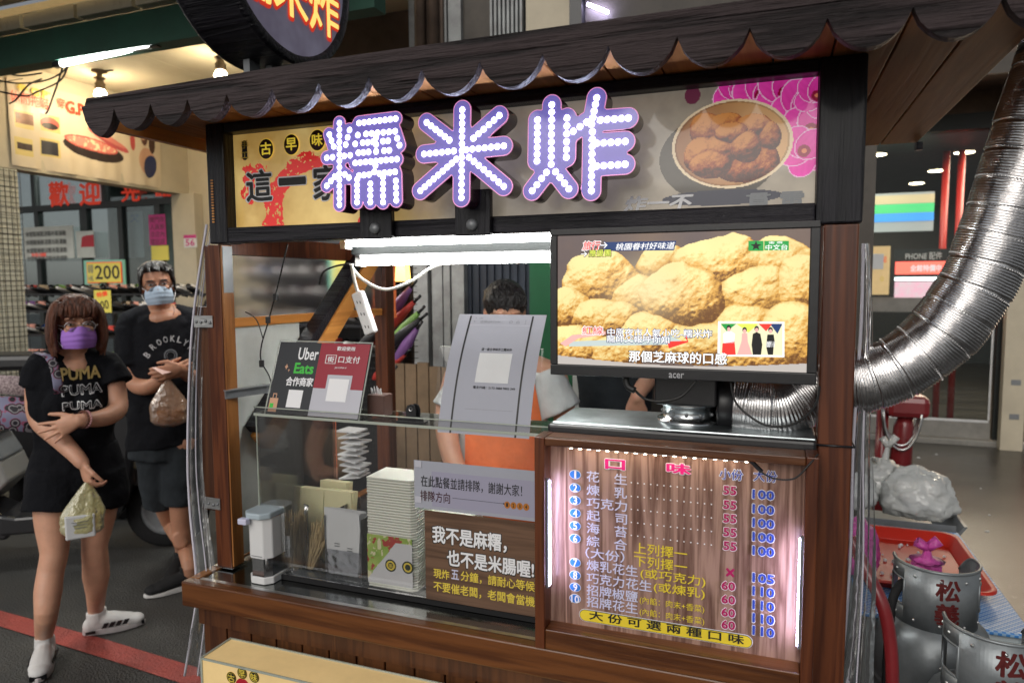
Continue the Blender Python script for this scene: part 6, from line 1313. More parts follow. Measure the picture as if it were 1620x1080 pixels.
# banner
bn_ = thing('shop_banner', 'cream cloth banner printed with sandals, sample pictures and a woman, on the fascia', 'banner', (-5.19,4.2,2.46))
H_, W_ = 130, 280; yy, xx = np.mgrid[0:H_,0:W_]; sy_ = (yy+.5)/H_; sx_ = (xx+.5)/W_
BY0, BY1, BZ0, BZ1 = 3.555, 4.885, 2.457, 3.085
def bp_(u, v): p = P(u, v, X=-5.19); return ((p.y-BY0)/(BY1-BY0), (BZ1-p.z)/(BZ1-BZ0))
im = np.zeros((H_,W_,3)); im[:] = (.66,.56,.42); im *= (1 - .10*fbm(H_,W_,30,4,1))[...,None]
def ell(u, v, ru, rv, col, rot=0, inner=None):
    cx, cy = bp_(u, v); sx = ru/245*1.0; sy = rv/160; A = 2.12; dx = (sx_-cx)*A; dy = (sy_-cy); c_, s_ = math.cos(rot), math.sin(rot); X = (dx*c_+dy*s_)/(sx*A); Y = (-dx*s_+dy*c_)/sy; m_ = X*X+Y*Y < 1; im[m_] = col; return m_
def rc(u0, v0, u1, v1, col, tex=None):
    a, b = bp_(u0,v0), bp_(u1,v1); m_ = (sx_ > a[0]) & (sx_ < b[0]) & (sy_ > a[1]) & (sy_ < b[1]); im[m_] = col if tex is None else (np.array(col)*(.4+1.2*tex[m_])[:,None]); return m_
tx_ = fbm(H_,W_,7,3,4)
for (u, v) in ((38,190),(80,196),(38,232),(80,234)): rc(u-17,v-17,u+16,v+17,(.62,.50,.20))
rc(24,176,53,200,(.25,.10,.05),tx_); ell(79,196,14,12,(.45,.10,.08)); ell(79,200,12,6,(.03,.02,.02)); rc(26,225,52,240,(.05,.03,.03),tx_); rc(66,222,93,248,(.035,.035,.045))
ell(150,238,50,20,(.03,.02,.02),.08); ell(146,229,44,13,(.62,.12,.10),.08); mm_ = ell(146,229,40,10,(.70,.25,.20),.08); im[mm_ & (tx_ > .55)] = (.75,.6,.4); ell(172,222,36,9,(.45,.08,.09),.35); ell(176,222,26,5,(.6,.2,.16),.3)
ell(228,216,7,20,(.10,.04,.03)); ell(226,212,6,14,(.60,.34,.22)); ell(210,225,5,18,(.50,.08,.08)); ell(233,256,16,30,(.55,.32,.22)); ell(238,264,12,26,(.02,.03,.10),.3); ell(240,225,6,26,(.05,.02,.015))
rc(48,138,80,150,(.40,.42,.20)); rc(42,155,78,160,(.75,.35,.2)) 
picture('cloth', im, (-5.19,BY0,BZ0), (0,BY1-BY0,0), (0,0,BZ1-BZ0), M['print'], bn_, z=lambda s, t: .008*np.sin(s*24+t*5)*(1-t)**1.5 + .004*np.sin(s*61)*(1-t))
def bt(s, u0, v0, u1, v1, m_, **k):
    a, b, t_ = P(u0,v1,X=-5.178), P(u1,v1,X=-5.178), P(u0,v0,X=-5.178); text(s, 'lettering', m_, bn_, (-5.178,0,0), (0,1,0), (0,0,1), (a.y,a.z,b.y,t_.z), **k)
bt('G.P', 105, 158, 134, 178, M['redink'], bold=.04); bt('穿', 91, 154, 103, 170, M['redink'], bold=.01); bt('G.P', 50, 138, 76, 151, M['goldink'], bold=.03); bt('夢', 27, 131, 45, 143, M['goldink'], bold=.02); bt('休閒拖鞋', 16, 141, 78, 160, M['redink'], bold=.0)
pq = thing('house_number_plate', 'pink and white plate with number 56 on the cream pier', 'number plate', (-5.16,5.09,1.9)); a = P(292,392,Y=5.095); b = P(312,392,Y=5.095); t_ = P(292,372,Y=5.095)
MB().box((a.x,5.090,a.z),(b.x,5.0985,t_.z)).build('plate', M['paper'], pq); MB().box((a.x,5.088,t_.z-.03),(b.x,5.0895,t_.z)).build('pink_band', M['pinknote'], pq); text('56', 'lettering', M['pinknote'], pq, (0,5.088,0), (1,0,0), (0,0,1), (a.x+.02,a.z+.015,b.x-.02,t_.z-.04), bold=.02)
pk = MB()
# beam, lamp, canopy
gb = thing('arcade_beam', 'green painted beam across the arcade with a tube lamp below it', 'beam', (-4.3,2.95,2.85)); MB().box((-9,2.90,2.852),(-1.75,3.0,3.03)).build('beam', M['greenbeam'], gb)
fl = thing('tube_lamp', 'lit tube lamp under the green beam', 'lamp', (-3.45,2.95,2.83)); a, b = P(98,101,Y=2.93), P(238,71,Y=2.93); MB().tube([a, b], .016, 14).build('fluorescent_tube', M['tube'], fl)
MB().box((a.x-.06,2.915,a.z-.018),(a.x-.002,2.945,2.850)).build('tube_holder', M['black'], fl); MB().box((b.x+.002,2.915,b.z-.018),(b.x+.06,2.945,2.850)).build('tube_holder', M['black'], fl); MB().box((a.x,2.92,2.842),(b.x,2.94,2.851)).build('batten', M['white'], fl)
cn = thing('dark_canopy', 'dark soffit with a thin lit strip above the green beam', 'canopy', (-5,2.4,3.05)); MB().box((-9,1.7,3.20),(-1.75,2.9,3.25)).build('soffit', M['darkceil'], cn)
for i in range(16): MB().box((-8.6+i*.42,2.84,3.031),(-8.2+i*.42-.006,2.895,3.10)).build('tile', M['tile'], cn)
MB().box((-9,2.80,3.10),(-1.8,2.83,3.125)).build('edge_strip', M['creambox'], cn)
M['purplelogo'] = mat('violet_sign', (.05,.03,.30), .5); MB().box((-5.6,1.8,3.05),(-4.35,1.82,3.19)).build('hanging_sign', M['purplelogo'], cn)
# bare bulbs
M['bulb'] = glow('warm_bulb', (1.0,.86,.62), 18); M['bulbholder'] = mat('bronze_lampholder', (.20,.15,.10), .4, .5)
b0 = None
for i, (u, v) in enumerate(((157,113),(348,80),(586,38))):
    p = P(u, v, Z=3.195); lab = ['bare bulb in bronze holder above the sandal banner','bare bulb in bronze holder above the left eave','bare bulb in bronze holder right of the round sign'][i]
    if b0 is None:
        b0 = thing('ceiling_bulb', lab, 'lamp', (p.x,p.y,2.95), 'bare bulbs under the arcade ceiling')
        MB().lathe((p.x,p.y,3.20),[(.05,0),(.055,-.012),(.02,-.02),(.018,-.05),(.040,-.052),(.040,-.062),(.022,-.066),(.030,-.09),(.040,-.10),(.034,-.112),(.040,-.125),(.030,-.14)],18).build('lamp_holder', M['bulbholder'], b0)
        MB().lathe((p.x,p.y,3.06),[(.028,0),(.040,-.02),(.046,-.04),(.036,-.066),(.0,-.078)],18).build('bulb', M['bulb'], b0)
        MB().tube([(p.x,p.y,3.196),(p.x+.12,p.y+.02,3.194)], .004, 5).build('wire', M['cable'], b0)
    else: b1_ = copy_tree(b0, V(p.x,p.y,2.95)); b1_['label'] = lab
wr = thing('loose_wires', 'tangle of black wires hanging from the tube lamp in front of the banner', 'cables', P(70,140,Y=3.0)); m_ = MB()
for pts in ([(110,100),(98,115),(70,128),(30,132),(0,128)],[(100,104),(92,130),(85,150),(76,175),(72,180)],[(108,104),(95,128),(60,145),(40,152),(0,145)],[(66,125),(45,135),(25,158),(15,164)],[(0,113),(30,120),(66,116)]):
    m_.tube(cat_curve([P(u, v, Y=3.02) for u, v in pts], 6), .005, 6)
m_.build('wire', M['cable'], wr); MB().box(tuple(P(0,131,Y=3.03)), tuple(P(28,122,Y=3.0) + V(0,.03,0))).build('connector', M['black'], wr)
# ------------------------------------------------------------------ building behind the stall
M['corr'] = mat('dark_blue_corrugated', (.035,.045,.065), .5, .3, var=.2); M['greenwall'] = mat('green_painted_wall', (.012,.13,.05), .6, var=.1); M['paintpost'] = mat('chipped_grey_post', (.40,.42,.42), .6, bump=.5, bscale=30, col2=(.22,.22,.22), vscale=9); M['brownwall'] = mat('brown_dim_wall', (.11,.075,.055), .7, var=.4, vscale=4)
bb = thing('middle_building', 'building behind the cart with grey posts, dark shutter and green wall', 'building', (-.9,3.6,0)); YB_ = 3.45
X_ = lambda u: P(u, 500, Y=YB_).x
MB().box((X_(450),YB_+.35,0),(X_(668),YB_+.40,4.6)).build('wall', M['brownwall'], bb)
sh_ = MB(); x = X_(738); 
while x < X_(842): sh_.box((x,YB_+.02,.0),(x+.022,YB_+.04,3.2)); sh_.box((x+.022,YB_+.035,0),(x+.044,YB_+.05,3.2)); x += .044
sh_.build('shutter', M['corr'], bb)
MB().box((X_(838),YB_,0),(X_(905),YB_+.05,3.2)).build('green_wall', M['greenwall'], bb); MB().box((X_(906),YB_,0),(X_(946),YB_+.05,3.2)).build('white_pier', M['dullwhite'], bb); MB().box((X_(947),YB_+.1,0),(.42,YB_+.15,4.6)).build('dark_wall', M['darkceil'], bb)
for u0, u1 in ((659,681),(688,704),(706,716),(719,738)): MB().box((X_(u0),YB_-.03,0),(X_(u1),YB_+.02,3.1)).build('grey_post', M['paintpost'], bb)
MB().box((X_(668),YB_+.05,0),(X_(738),YB_+.06,3.2)).build('dark_gap', M['darkceil'], bb)
Yu = 3.40; XU = lambda u: P(u, 20, Y=Yu).x
MB().box((XU(655),Yu,2.6),(XU(700),Yu+.1,4.6)).build('upper_column', M['brownwall'], bb); MB().tube([(XU(668),Yu-.02,2.6),(XU(668),Yu-.02,4.6)],.03,10).tube([(XU(688),Yu-.02,2.6),(XU(688),Yu-.02,4.6)],.03,10).build('pipe', M['brownwall'], bb)
MB().box((XU(701),Yu+.05,2.6),(XU(774),Yu+.1,4.6)).build('upper_wall', M['darkceil'], bb)
vt_ = MB()
for i in range(8): x = XU(776)+i*(XU(830)-XU(776))/8; vt_.box((x,Yu-.01,2.6),(x+.012,Yu+.02,4.2))
vt_.build('vent_grille', M['paintpost'], bb); MB().box((XU(775),Yu+.03,2.6),(XU(831),Yu+.06,4.6)).build('vent_back', M['black'], bb)
MB().box((XU(832),Yu,2.6),(XU(905),Yu+.08,4.6)).build('cream_wall', M['cream'], bb); MB().box((XU(906),Yu-.06,2.6),(XU(925),Yu+.08,4.6)).build('black_pipe_cover', M['black'], bb); MB().box((XU(926),Yu,2.6),(.42,Yu+.08,4.6)).build('upper_dark_wall', M['darkceil'], bb)
MB().bar(P(930,7,Y=Yu-.03), P(962,20,Y=Yu-.03), .012, .012).build('lit_strip', M['strip'], bb)
# hanging cloths, mesh and clothes rack behind the left side of the stall
oc = thing('orange_cloth', 'orange cloth hanging behind the diagonal brace', 'cloth', P(600,500,Y=2.9)); a = P(584,500,Y=2.9); b = P(625,500,Y=2.9); t_ = P(584,410,Y=2.9); vs = []
for i in range(13):
    for j in range(9): s_ = i/12; vs.append((a.x+(b.x-a.x)*s_, 2.9+.012*math.sin(s_*14)+.005*math.sin(j*1.7), t_.z+(a.z-t_.z)*j/8 - .01*math.sin(s_*9)*(j/8)))
MB().add(vs, [(i*9+j,(i+1)*9+j,(i+1)*9+j+1,i*9+j+1) for i in range(12) for j in range(8)], 0, True).build('cloth', M['orangecloth'], oc)
yl = thing('yellow_lamp_shade', 'small glowing yellow shade behind the lamp end', 'lamp', P(628,445,Y=3.0)); M['yglow'] = glow('yellow_glow', (1,.62,.12), 2.0); a = P(618,445,Y=3.0); b = P(642,445,Y=3.0); t_ = P(618,415,Y=3.0); MB().prism([(a.x,a.z),(b.x,a.z),(b.x-.008,t_.z),(a.x+.008,t_.z)],'y',3.0,3.05).build('shade', M['yglow'], yl)
gr = thing('wire_display_rack', 'wire grid display hung with red and green umbrellas behind the stall', 'display rack', P(640,640,Y=3.1)); g_ = MB(); ax0, ax1 = P(570,500,Y=3.1).x, P(660,500,Y=3.1).x
for i in range(int((ax1-ax0)/.03)): g_.tube([(ax0+i*.03,3.1,.7),(ax0+i*.03,3.1,1.75)], .0018, 4)
for i in range(35): g_.tube([(ax0,3.103,.7+i*.03),(ax1,3.103,.7+i*.03)], .0018, 4)
g_.build('wire', M['wire'], gr, kind='stuff')
um = None
for i, (u0, v0, u1, v1, c_) in enumerate(((588,545,655,478,'red'),(610,552,662,495,'green'),(600,560,665,505,'black'),(590,600,640,560,'red'),(596,640,622,590,'black'),(620,580,660,520,'purple'),(600,520,650,455,'purple'),(480,560,505,500,'blue'),(560,560,600,520,'black'),(600,620,660,585,'black'))):
    a, b = P(u0,v0,Y=3.06-.01*(i%3)), P(u1,v1,Y=3.02-.01*(i%3)); lab = ['bright red folded umbrella uppermost on the wire rack','green folded umbrella below the bright red one','black folded umbrella crossing below the green one','second red folded umbrella lower on the rack','short black folded umbrella beside the stick box','purple folded umbrella near the grey posts','purple folded umbrella high behind the orange cloth','blue folded umbrella behind the brace','black folded umbrella under the power strip','black folded umbrella lowest by the brown boards'][i]
    t2 = thing('folded_umbrella', lab, 'umbrella', a, 'folded umbrellas on the rack'); MB().tube([a, a.lerp(b,.12), a.lerp(b,.6), b], [.006,.022,.028,.012], 12).build('canopy', sm_[c_], t2); MB().tube([b, b + (b-a).normalized()*.05], .008, 8).build('handle', M['black'], t2)
cr = thing('cardboard_crate', 'brown slatted crate below the grey posts behind the case', 'crate', P(680,680,Y=3.0)); M['cardb'] = mat('brown_board', (.22,.15,.09), .8, var=.25); a, b = P(622,575,Y=3.0), P(745,575,Y=3.0)
x = a.x
while x < b.x: MB().box((x,3.0,.55),(x+.06,3.02,a.z+random.uniform(-.015,.015))).build('slat', M['cardb'], cr); x += .066
bs = thing('brown_sack', 'brown and white sacks stacked behind the left of the case', 'sack', P(480,700,Y=2.6)); 
m_ = MB(); m_.ball(P(455,690,Y=2.5), (.12,.12,.17), 16); m_.ball(P(520,720,Y=2.6), (.15,.12,.12), 16); link('sack', remeshed(m_, .012, 4), bs, M['cardb'], smooth=True)
gp = thing('folded_paper_pile', 'pile of white folded papers behind the clear bin', 'papers', P(600,730,Y=2.3)); 
for i in range(9):
    a = P(560+random.uniform(-4,4), 752-i*9, Y=2.3); MB().obox(a, (.042,random.uniform(-.01,.01),random.uniform(-.006,.006)), (0,.04,0), (0,0,.003)).build('paper', M['paper'], gp)
# ------------------------------------------------------------------ scooter
sc = thing('scooter', 'silver and black scooter parked behind the woman', 'scooter', (-3.95,2.75,0)); W1 = V(-3.42,3.16,.23); W2 = V(-4.45,2.42,.23); ax = (W1-W2).normalized(); sd = V(ax.y,-ax.x,0)
M['silver'] = mat('silver_bodywork', (.36,.35,.33), .3, .5, coat=.4); M['blackpaint'] = mat('black_bodywork', (.012,.012,.014), .3, coat=.6)
for w_ in (W1, W2):
    ty = MB().lathe(w_ - sd*.045,[(.15,0),(.21,.005),(.232,.025),(.232,.065),(.21,.085),(.15,.09)],32,ax=sd).build('wheel', M['rubber'], sc); MB().lathe(w_ - sd*.040,[(.0,.0),(.05,.0),(.05,.02),(.13,.03),(.15,.0),(.15,.08),(.13,.05),(.05,.07),(0,.08)],20,ax=sd).build('rim', M['greymetal'], ty)
def SP(a, h, w_=0): return W2 + ax*a + sd*w_ + V(0,0,h-.23)
def side_prof(name, prof, w0, w1, m_, bev=.015):
    n = len(prof); vs = [tuple(SP(a,h,-w0)) for a, h in prof] + [tuple(SP(a,h,w0)) for a, h in prof]
    mb_ = MB().add(vs, [list(range(n)), list(range(2*n-1,n-1,-1))] + [(i,n+i,n+(i+1)%n,(i+1)%n) for i in range(n)]); return mb_.build(name, m_, sc, bevel=bev)
side_prof('side_panel', [(-.35,.46),(-.38,.62),(.0,.64),(.46,.62),(.50,.50),(.36,.36),(-.05,.33)], .17, .15, M['silver'])
side_prof('lower_cover', [(-.10,.20),(-.30,.40),(-.05,.325),(.36,.355),(.52,.26),(.45,.16)], .13, .1, M['blackpaint'])
side_prof('under_seat', [(-.38,.625),(-.42,.74),(.40,.76),(.47,.62)], .15, .1, M['greymetal']); side_prof('seat', [(-.42,.745),(-.44,.80),(-.05,.86),(.30,.82),(.46,.77)], .14, .1, M['rubber'], .03)
side_prof('floorboard', [(.44,.20),(.44,.32),(.52,.30),(.92,.30),(.95,.20)], .18, .1, M['blackpaint']); side_prof('leg_shield', [(.84,.22),(.90,.32),(1.00,.90),(1.10,.98),(1.16,.80),(1.10,.40),(1.02,.22)], .19, .1, M['blackpaint'], .04)
side_prof('front_fender', [(1.02,.40),(1.10,.50),(1.32,.52),(1.50,.38),(1.54,.24),(1.48,.30),(1.30,.45),(1.12,.40)], .07, .1, M['blackpaint'], .01); side_prof('silver_trim', [(.93,.30),(1.03,.90),(1.05,.90),(.96,.30)], .194, .1, M['silver'], .002)
MB().tube([SP(1.02,.98), SP(.98,1.05)], .03, 10).tube(cat_curve([SP(.90,1.06,-.32), SP(.97,1.07,-.15), SP(1.0,1.06,0), SP(.97,1.07,.15), SP(.90,1.06,.32)]), .013, 8).build('handlebar', M['black'], sc)
for q in (-1,1): MB().tube([SP(.98,1.07,.2*q), SP(1.0,1.20,.26*q)], .005, 6).ball(SP(1.0,1.24,.27*q), (.05,.03,.035), 12).build('mirror', M['black'], sc)
MB().tube([SP(1.28,.25,.05), SP(1.05,.85,.05)], .02, 8).tube([SP(1.28,.25,-.05), SP(1.05,.85,-.05)], .02, 8).build('fork', M['greymetal'], sc)
pt = P(40,818,Y=2.40); q_ = SP(.0,.40,.1725); text('OUT', 'lettering', M['inkblack'], sc, q_, ax, (0,0,1), (.12,-.005,.36,.035), bold=.06)
sc2 = thing('parked_scooter', 'black seat and tail box of another scooter behind the shoulder bag', 'scooter', (-4.6,3.1,0)); MB().obox((-4.62,3.10,1.10),(.22,.12,0),(-.08,.14,0),(0,0,.05)).build('tail_box', M['black'], sc2, bevel=.03); MB().obox((-4.5,3.2,.78),(.32,.18,0),(-.06,.1,0),(0,0,.06)).build('seat', M['rubber'], sc2, bevel=.03); MB().obox((-4.5,3.2,.52),(.34,.19,0),(-.05,.09,0),(0,0,.19)).build('body', M['blackpaint'], sc2, bevel=.05); MB().obox((-4.60,3.15,.88),(.02,.012,0),(-.02,.03,0),(0,0,.18)).build('bracket', M['black'], sc2)
for q in (-.35,.45): MB().lathe(V(-4.5,3.2,.23)+V(.87,.49,0)*q-V(.49,-.87,0)*.04,[(.12,0),(.22,.01),(.23,.04),(.22,.07),(.12,.08)],24,ax=V(.49,-.87,0)).build('wheel', M['rubber'], sc2)
# ------------------------------------------------------------------ right side: gas bottles, crate, tray, bags
M['galv'] = mat('grey_painted_steel', (.30,.325,.34), .38, .45, bump=.4, bscale=25, col2=(.15,.165,.175), vscale=5, detail=9); M['redstencil'] = mat('dark_red_stencil', (.10,.006,.006), .6); M['valve'] = mat('green_brass_valve', (.10,.16,.10), .4, .6)
def gas(cx, cy, ztop, open_a, lab, txt):
    g = thing('gas_bottle', lab, 'gas bottle', (cx,cy,0), 'gas bottles beside the cart'); zc = ztop-.155; Rb = .150
    MB().lathe((cx,cy,0),[(.11,.0),(.12,.015),(.11,.03)] ,28).build('foot_ring', M['galv'], g)
    MB().lathe((cx,cy,0),[(0,.03),(.10,.035),(.14,.07),(Rb,.12),(Rb,zc-.12),(.147,zc-.075),(.128,zc-.03),(.085,zc+.002),(.03,zc+.012),(0,zc+.014)],36).build('tank', M['galv'], g); MB().lathe((cx,cy,zc-.20),[(Rb,0),(Rb+.004,.004),(Rb+.004,.012),(Rb,.016)],36).build('weld_band', M['greymetal'], g)
    R_c = .105; n = 60; col = MB(); th = .003; gap = math.radians(100); zl = zc - .012
    def inside(a, t):                     # cut-outs in the collar
        return False
    a_start = open_a + gap/2; span = 2*math.pi - gap; ks = []
    for i in range(n+1):
        f_ = i/n; a = a_start + span*f_; e_ = min(f_, 1-f_); top = ztop - (.045*(1-min(1,e_/.10))**2); ks.append((a, top))
    hole = [(.13,.27),(.73,.87)]
    def put(lo, hi, i0, i1):
        for i in range(i0, i1):
            q = []
            for (a, tp_), rr in (((ks[i]),R_c),((ks[i+1]),R_c)): 
                l_ = zl + (tp_-zl)*lo; h_ = zl + (tp_-zl)*hi; q.append(((cx+R_c*math.cos(a), cy+R_c*math.sin(a), l_), (cx+R_c*math.cos(a), cy+R_c*math.sin(a), h_), (cx+(R_c-th)*math.cos(a), cy+(R_c-th)*math.sin(a), l_), (cx+(R_c-th)*math.cos(a), cy+(R_c-th)*math.sin(a), h_)))
            A, B = q; col.add([A[0],B[0],B[1],A[1],A[2],B[2],B[3],A[3]], [(0,1,2,3),(4,7,6,5),(3,2,6,7),(0,4,5,1)], 0, True)
    for i in range(n):
        f_ = (i+.5)/n; hol = any(a < f_ < b for a, b in hole)
        if hol: put(0,.30,i,i+1); put(.74,1,i,i+1)
        else: put(0,1,i,i+1)
    col.build('collar', M['galv'], g)
    rm = MB(); rm.tube([(cx+(R_c-.001)*math.cos(a), cy+(R_c-.001)*math.sin(a), t) for a, t in ks], .0042, 6)
    for a_, b_ in hole:
        ii = [i for i in range(n+1) if a_-.008 < i/n < b_+.008]; lo = [(cx+R_c*math.cos(ks[i][0]), cy+R_c*math.sin(ks[i][0]), zl+(ks[i][1]-zl)*.30) for i in ii]; hi = [(cx+R_c*math.cos(ks[i][0]), cy+R_c*math.sin(ks[i][0]), zl+(ks[i][1]-zl)*.74) for i in ii]; rm.tube(lo + hi[::-1], .0032, 6, closed=True)
    rm.build('rolled_edge', M['galv'], g); rv = MB()
    for i in range(4, n, 8):
        for h_ in (.12,.86): a, tp_ = ks[i]; rv.ball((cx+R_c*math.cos(a), cy+R_c*math.sin(a), zl+(tp_-zl)*h_), .0045, 6)
    rv.build('rivet', M['alu'], g); MB().lathe((cx,cy,zc+.01),[(.022,0),(.022,.03),(.014,.032),(.014,.05),(.034,.052),(.038,.060),(.034,.068),(0,.07)],16).tube([(cx,cy,zc+.04),(cx-.06,cy-.02,zc+.04)],.010,8).build('valve', M['valve'], g)
    for i, ch in enumerate(txt):          # stencilled characters bent round the collar
        o = text(ch, 'lettering', M['redstencil'], g, (0,0,0), (1,0,0), (0,0,1), (-.030,-.030,.030,.030), bold=.03)
        if o is None: continue
        me = o.data; bm = bmesh.new(); bm.from_mesh(me); bmesh.ops.triangulate(bm, faces=bm.faces); bmesh.ops.subdivide_edges(bm, edges=[e for e in bm.edges if e.calc_length() > .012], cuts=2); bmesh.ops.triangulate(bm, faces=bm.faces); L = ORG[g.name]
        fa = math.atan2(-cy, -cx) + .30 if True else 0
        for v in bm.verts:
            q = v.co + L; a = fa + q.x/R_c; zz = q.z + ztop - .045 - i*.066; v.co = V(cx+(R_c+.0012)*math.cos(a), cy+(R_c+.0012)*math.sin(a), zz) - L
        bm.to_mesh(me); bm.free()
    return g
gas(.447,2.20,.80,math.radians(95),'farther grey gas bottle with red stencilled characters, in front of the red tray','松義')
gas(.505,1.86,.785,math.radians(95),'nearer grey gas bottle with red stencilled characters at the bottom right','松義')
gas(.86,1.90,.80,math.radians(95),'grey gas bottle barely showing at the right edge','松')
ZT_ = .56
tb_ = thing('covered_crate', 'white crate covered by a blue checked plastic cloth under the red tray', 'crate', (.52,2.85,0)); M['bluecheck'] = mat('blue_checked_cloth', (.10,.30,.62), .4, col2=(.50,.58,.65), vscale=60, detail=1); M['tub'] = mat('pale_plastic_tub', (.42,.48,.50), .35)
_n2 = M['bluecheck'].node_tree; _c = _n2.nodes.new('ShaderNodeTexChecker'); _c.inputs['Scale'].default_value = 95; _c.inputs['Color1'].default_value = (.05,.22,.58,1); _c.inputs['Color2'].default_value = (.30,.47,.68,1); _t = _n2.nodes.new('ShaderNodeTexCoord'); _n2.links.new(_t.outputs['Object'], _c.inputs['Vector']); _n2.links.new(_c.outputs[0], _n2.nodes['Principled BSDF'].inputs['Base Color'])
MB().box((.30,2.42,.02),(.735,3.30,ZT_-.045)).build('crate_body', M['tub'], tb_, bevel=.02); MB().box((.285,2.40,ZT_-.044),(.75,3.32,ZT_-.030)).build('checked_cloth', M['bluecheck'], tb_, bevel=.004)
M['redtray'] = mat('red_plastic_tray', (.55,.022,.008), .4, var=.08)
rt = thing('red_tray', 'red plastic tray with crumbs on the checked cloth', 'tray', (.50,2.9,ZT_-.028)); tm = MB()
def rr_(x0,y0,x1,y1,r,z,n=5):
    out = []
    for cx, cy, a0 in ((x1-r,y1-r,0),(x0+r,y1-r,90),(x0+r,y0+r,180),(x1-r,y0+r,270)):
        for i in range(n+1): a = math.radians(a0+90*i/n); out.append((cx+r*math.cos(a), cy+r*math.sin(a), z))
    return out
rings = [rr_(.335,2.62,.665,3.13,.04,ZT_-.026), rr_(.33,2.615,.67,3.135,.045,ZT_-.024), rr_(.305,2.59,.695,3.16,.05,ZT_+.012), rr_(.29,2.575,.71,3.175,.055,ZT_+.014), rr_(.29,2.575,.71,3.175,.055,ZT_+.006)]; nr = len(rings[0])
for r_ in rings: tm.v += r_
for k in range(len(rings)-1):
    for i in range(nr): tm.f.append([k*nr+i, k*nr+(i+1)%nr, (k+1)*nr+(i+1)%nr, (k+1)*nr+i]); tm.mi.append(0); tm.sm.append(True)
tm.f.append(list(range(nr))); tm.mi.append(0); tm.sm.append(False); tm.build('tray', M['redtray'], rt)
cm = MB()
for i in range(26): c = V(random.uniform(.36,.64), random.uniform(2.7,3.1), ZT_-.022); cm.ball(c, random.uniform(.003,.009), 5)
cm.build('crumb', M['paper'], rt, kind='stuff')
mt2 = thing('metal_tray', 'dark metal tray under the white plastic bags', 'tray', (.55,3.55,.4)); q_ = []; x0, x1, y0, y1 = .30,.78,3.36,3.78; zt_ = .545
MB().prism([(x0+.05,zt_-.09),(x1-.06,zt_-.09),(x1,zt_),(x1+.012,zt_),(x1+.012,zt_-.004),(x1-.052,zt_-.094),(x0+.045,zt_-.094),(x0-.012,zt_-.004),(x0-.012,zt_),(x0,zt_)],'y',y0,y1).build('tray', M['greymetal'], mt2); MB().box((x0,y0-.004,zt_-.09),(x1-.03,y0-.001,zt_)).build('side', M['greymetal'], mt2); MB().box((.34,3.38,.0),(.72,3.74,zt_-.096)).build('support_box', M['tub'], mt2)
M['bagfilm'] = clear('milky_plastic_bag', (.90,.91,.90), .16, 1.6, .10, milky=.60, mcol=(.88,.90,.88), bump=1.0, bscale=16); M['rubbish'] = mat('mixed_rubbish', (.60,.58,.52), .8, col2=(.22,.20,.18), vscale=16)
def sackbag(name, lab, c, r, m_, knot=None, seed=1):
    t_ = thing(name, lab, 'plastic bag', c - V(0,0,r[2])); m2 = MB(); n, k = 56, 34; from mathutils import noise
    for j in range(k+1):
        ph = math.pi*j/k
        for i in range(n):
            a = 2*math.pi*i/n; d = V(math.sin(ph)*math.cos(a), math.sin(ph)*math.sin(a), math.cos(ph)); nz = noise.noise(d*2.2 + V(seed,0,0))*.20 - abs(noise.noise(d*4.5 + V(0,seed,0)))*.20 - abs(noise.noise(d*11 + V(0,0,seed)))*.09 + .06
            m2.v.append(tuple(c + V(d.x*r[0]*(1+nz), d.y*r[1]*(1+nz), d.z*r[2]*(1+nz) if d.z > -.55 else -.6*r[2])))
    for j in range(k):
        for i in range(n): m2.f.append([j*n+i,(j+1)*n+i,(j+1)*n+(i+1)%n,j*n+(i+1)%n]); m2.mi.append(0); m2.sm.append(True)
    if knot: m2.tube([c+V(0,0,r[2]*.8), c+knot*.55, c+knot], [.05,.016,.006], 10); m2.tube([c+knot*.9, c+knot*1.1+V(.03,0,.01)], [.014,.018], 6); m2.tube([c+knot*.9, c+knot*1.1+V(-.03,0,.0)], [.014,.016], 6)
    m2.build('film', m_, t_)
    if m_ is M['bagfilm']:
        i_ = MB(); [i_.ball(c + V(random.uniform(-.4,.4)*r[0], random.uniform(-.4,.4)*r[1], random.uniform(-.35,.3)*r[2]), random.uniform(.25,.42)*r[0], 10) for _ in range(7)]; i_.build('contents', M['rubbish'], t_)
    return t_
sackbag('rubbish_bag', 'larger milky plastic bag of rubbish at the right end of the metal tray', V(.635,3.56,.60), (.155,.14,.125), M['bagfilm'], None, 2)
sackbag('rubbish_bag', 'smaller milky plastic bag with a knotted top behind the larger one', V(.50,3.68,.62), (.13,.12,.11), M['bagfilm'], V(.03,0,.20), 5)
sackbag('rubbish_bag', 'milky plastic bag partly behind the clear curtain', V(.36,3.56,.60), (.12,.12,.10), M['bagfilm'], None, 9)
M['pinkfilm'] = mat('magenta_plastic_bag', (.60,.08,.38), .3, bump=.8, bscale=18, var=.25, vscale=9, dist=1.2)
sackbag('pink_bag', 'magenta plastic bag by the left edge of the red tray', V(.30,2.72,.62), (.075,.10,.11), M['pinkfilm'], None, 4); sackbag('pink_bag', 'pink and white bag tops standing up inside the farther gas bottle collar', V(.455,2.36,.70), (.045,.04,.05), M['pinkfilm'], V(.0,0,.085), 6)
bh = thing('bottle_hose', 'thick black hose looping beside the farther gas bottle', 'hose', (.33,2.2,.5)); MB().tube(cat_curve([(.40,2.2,.69),(.365,2.17,.735),(.335,2.14,.70),(.325,2.12,.62),(.32,2.1,.45),(.33,2.1,.1)]), .012, 10).build('hose', M['rubber'], bh)
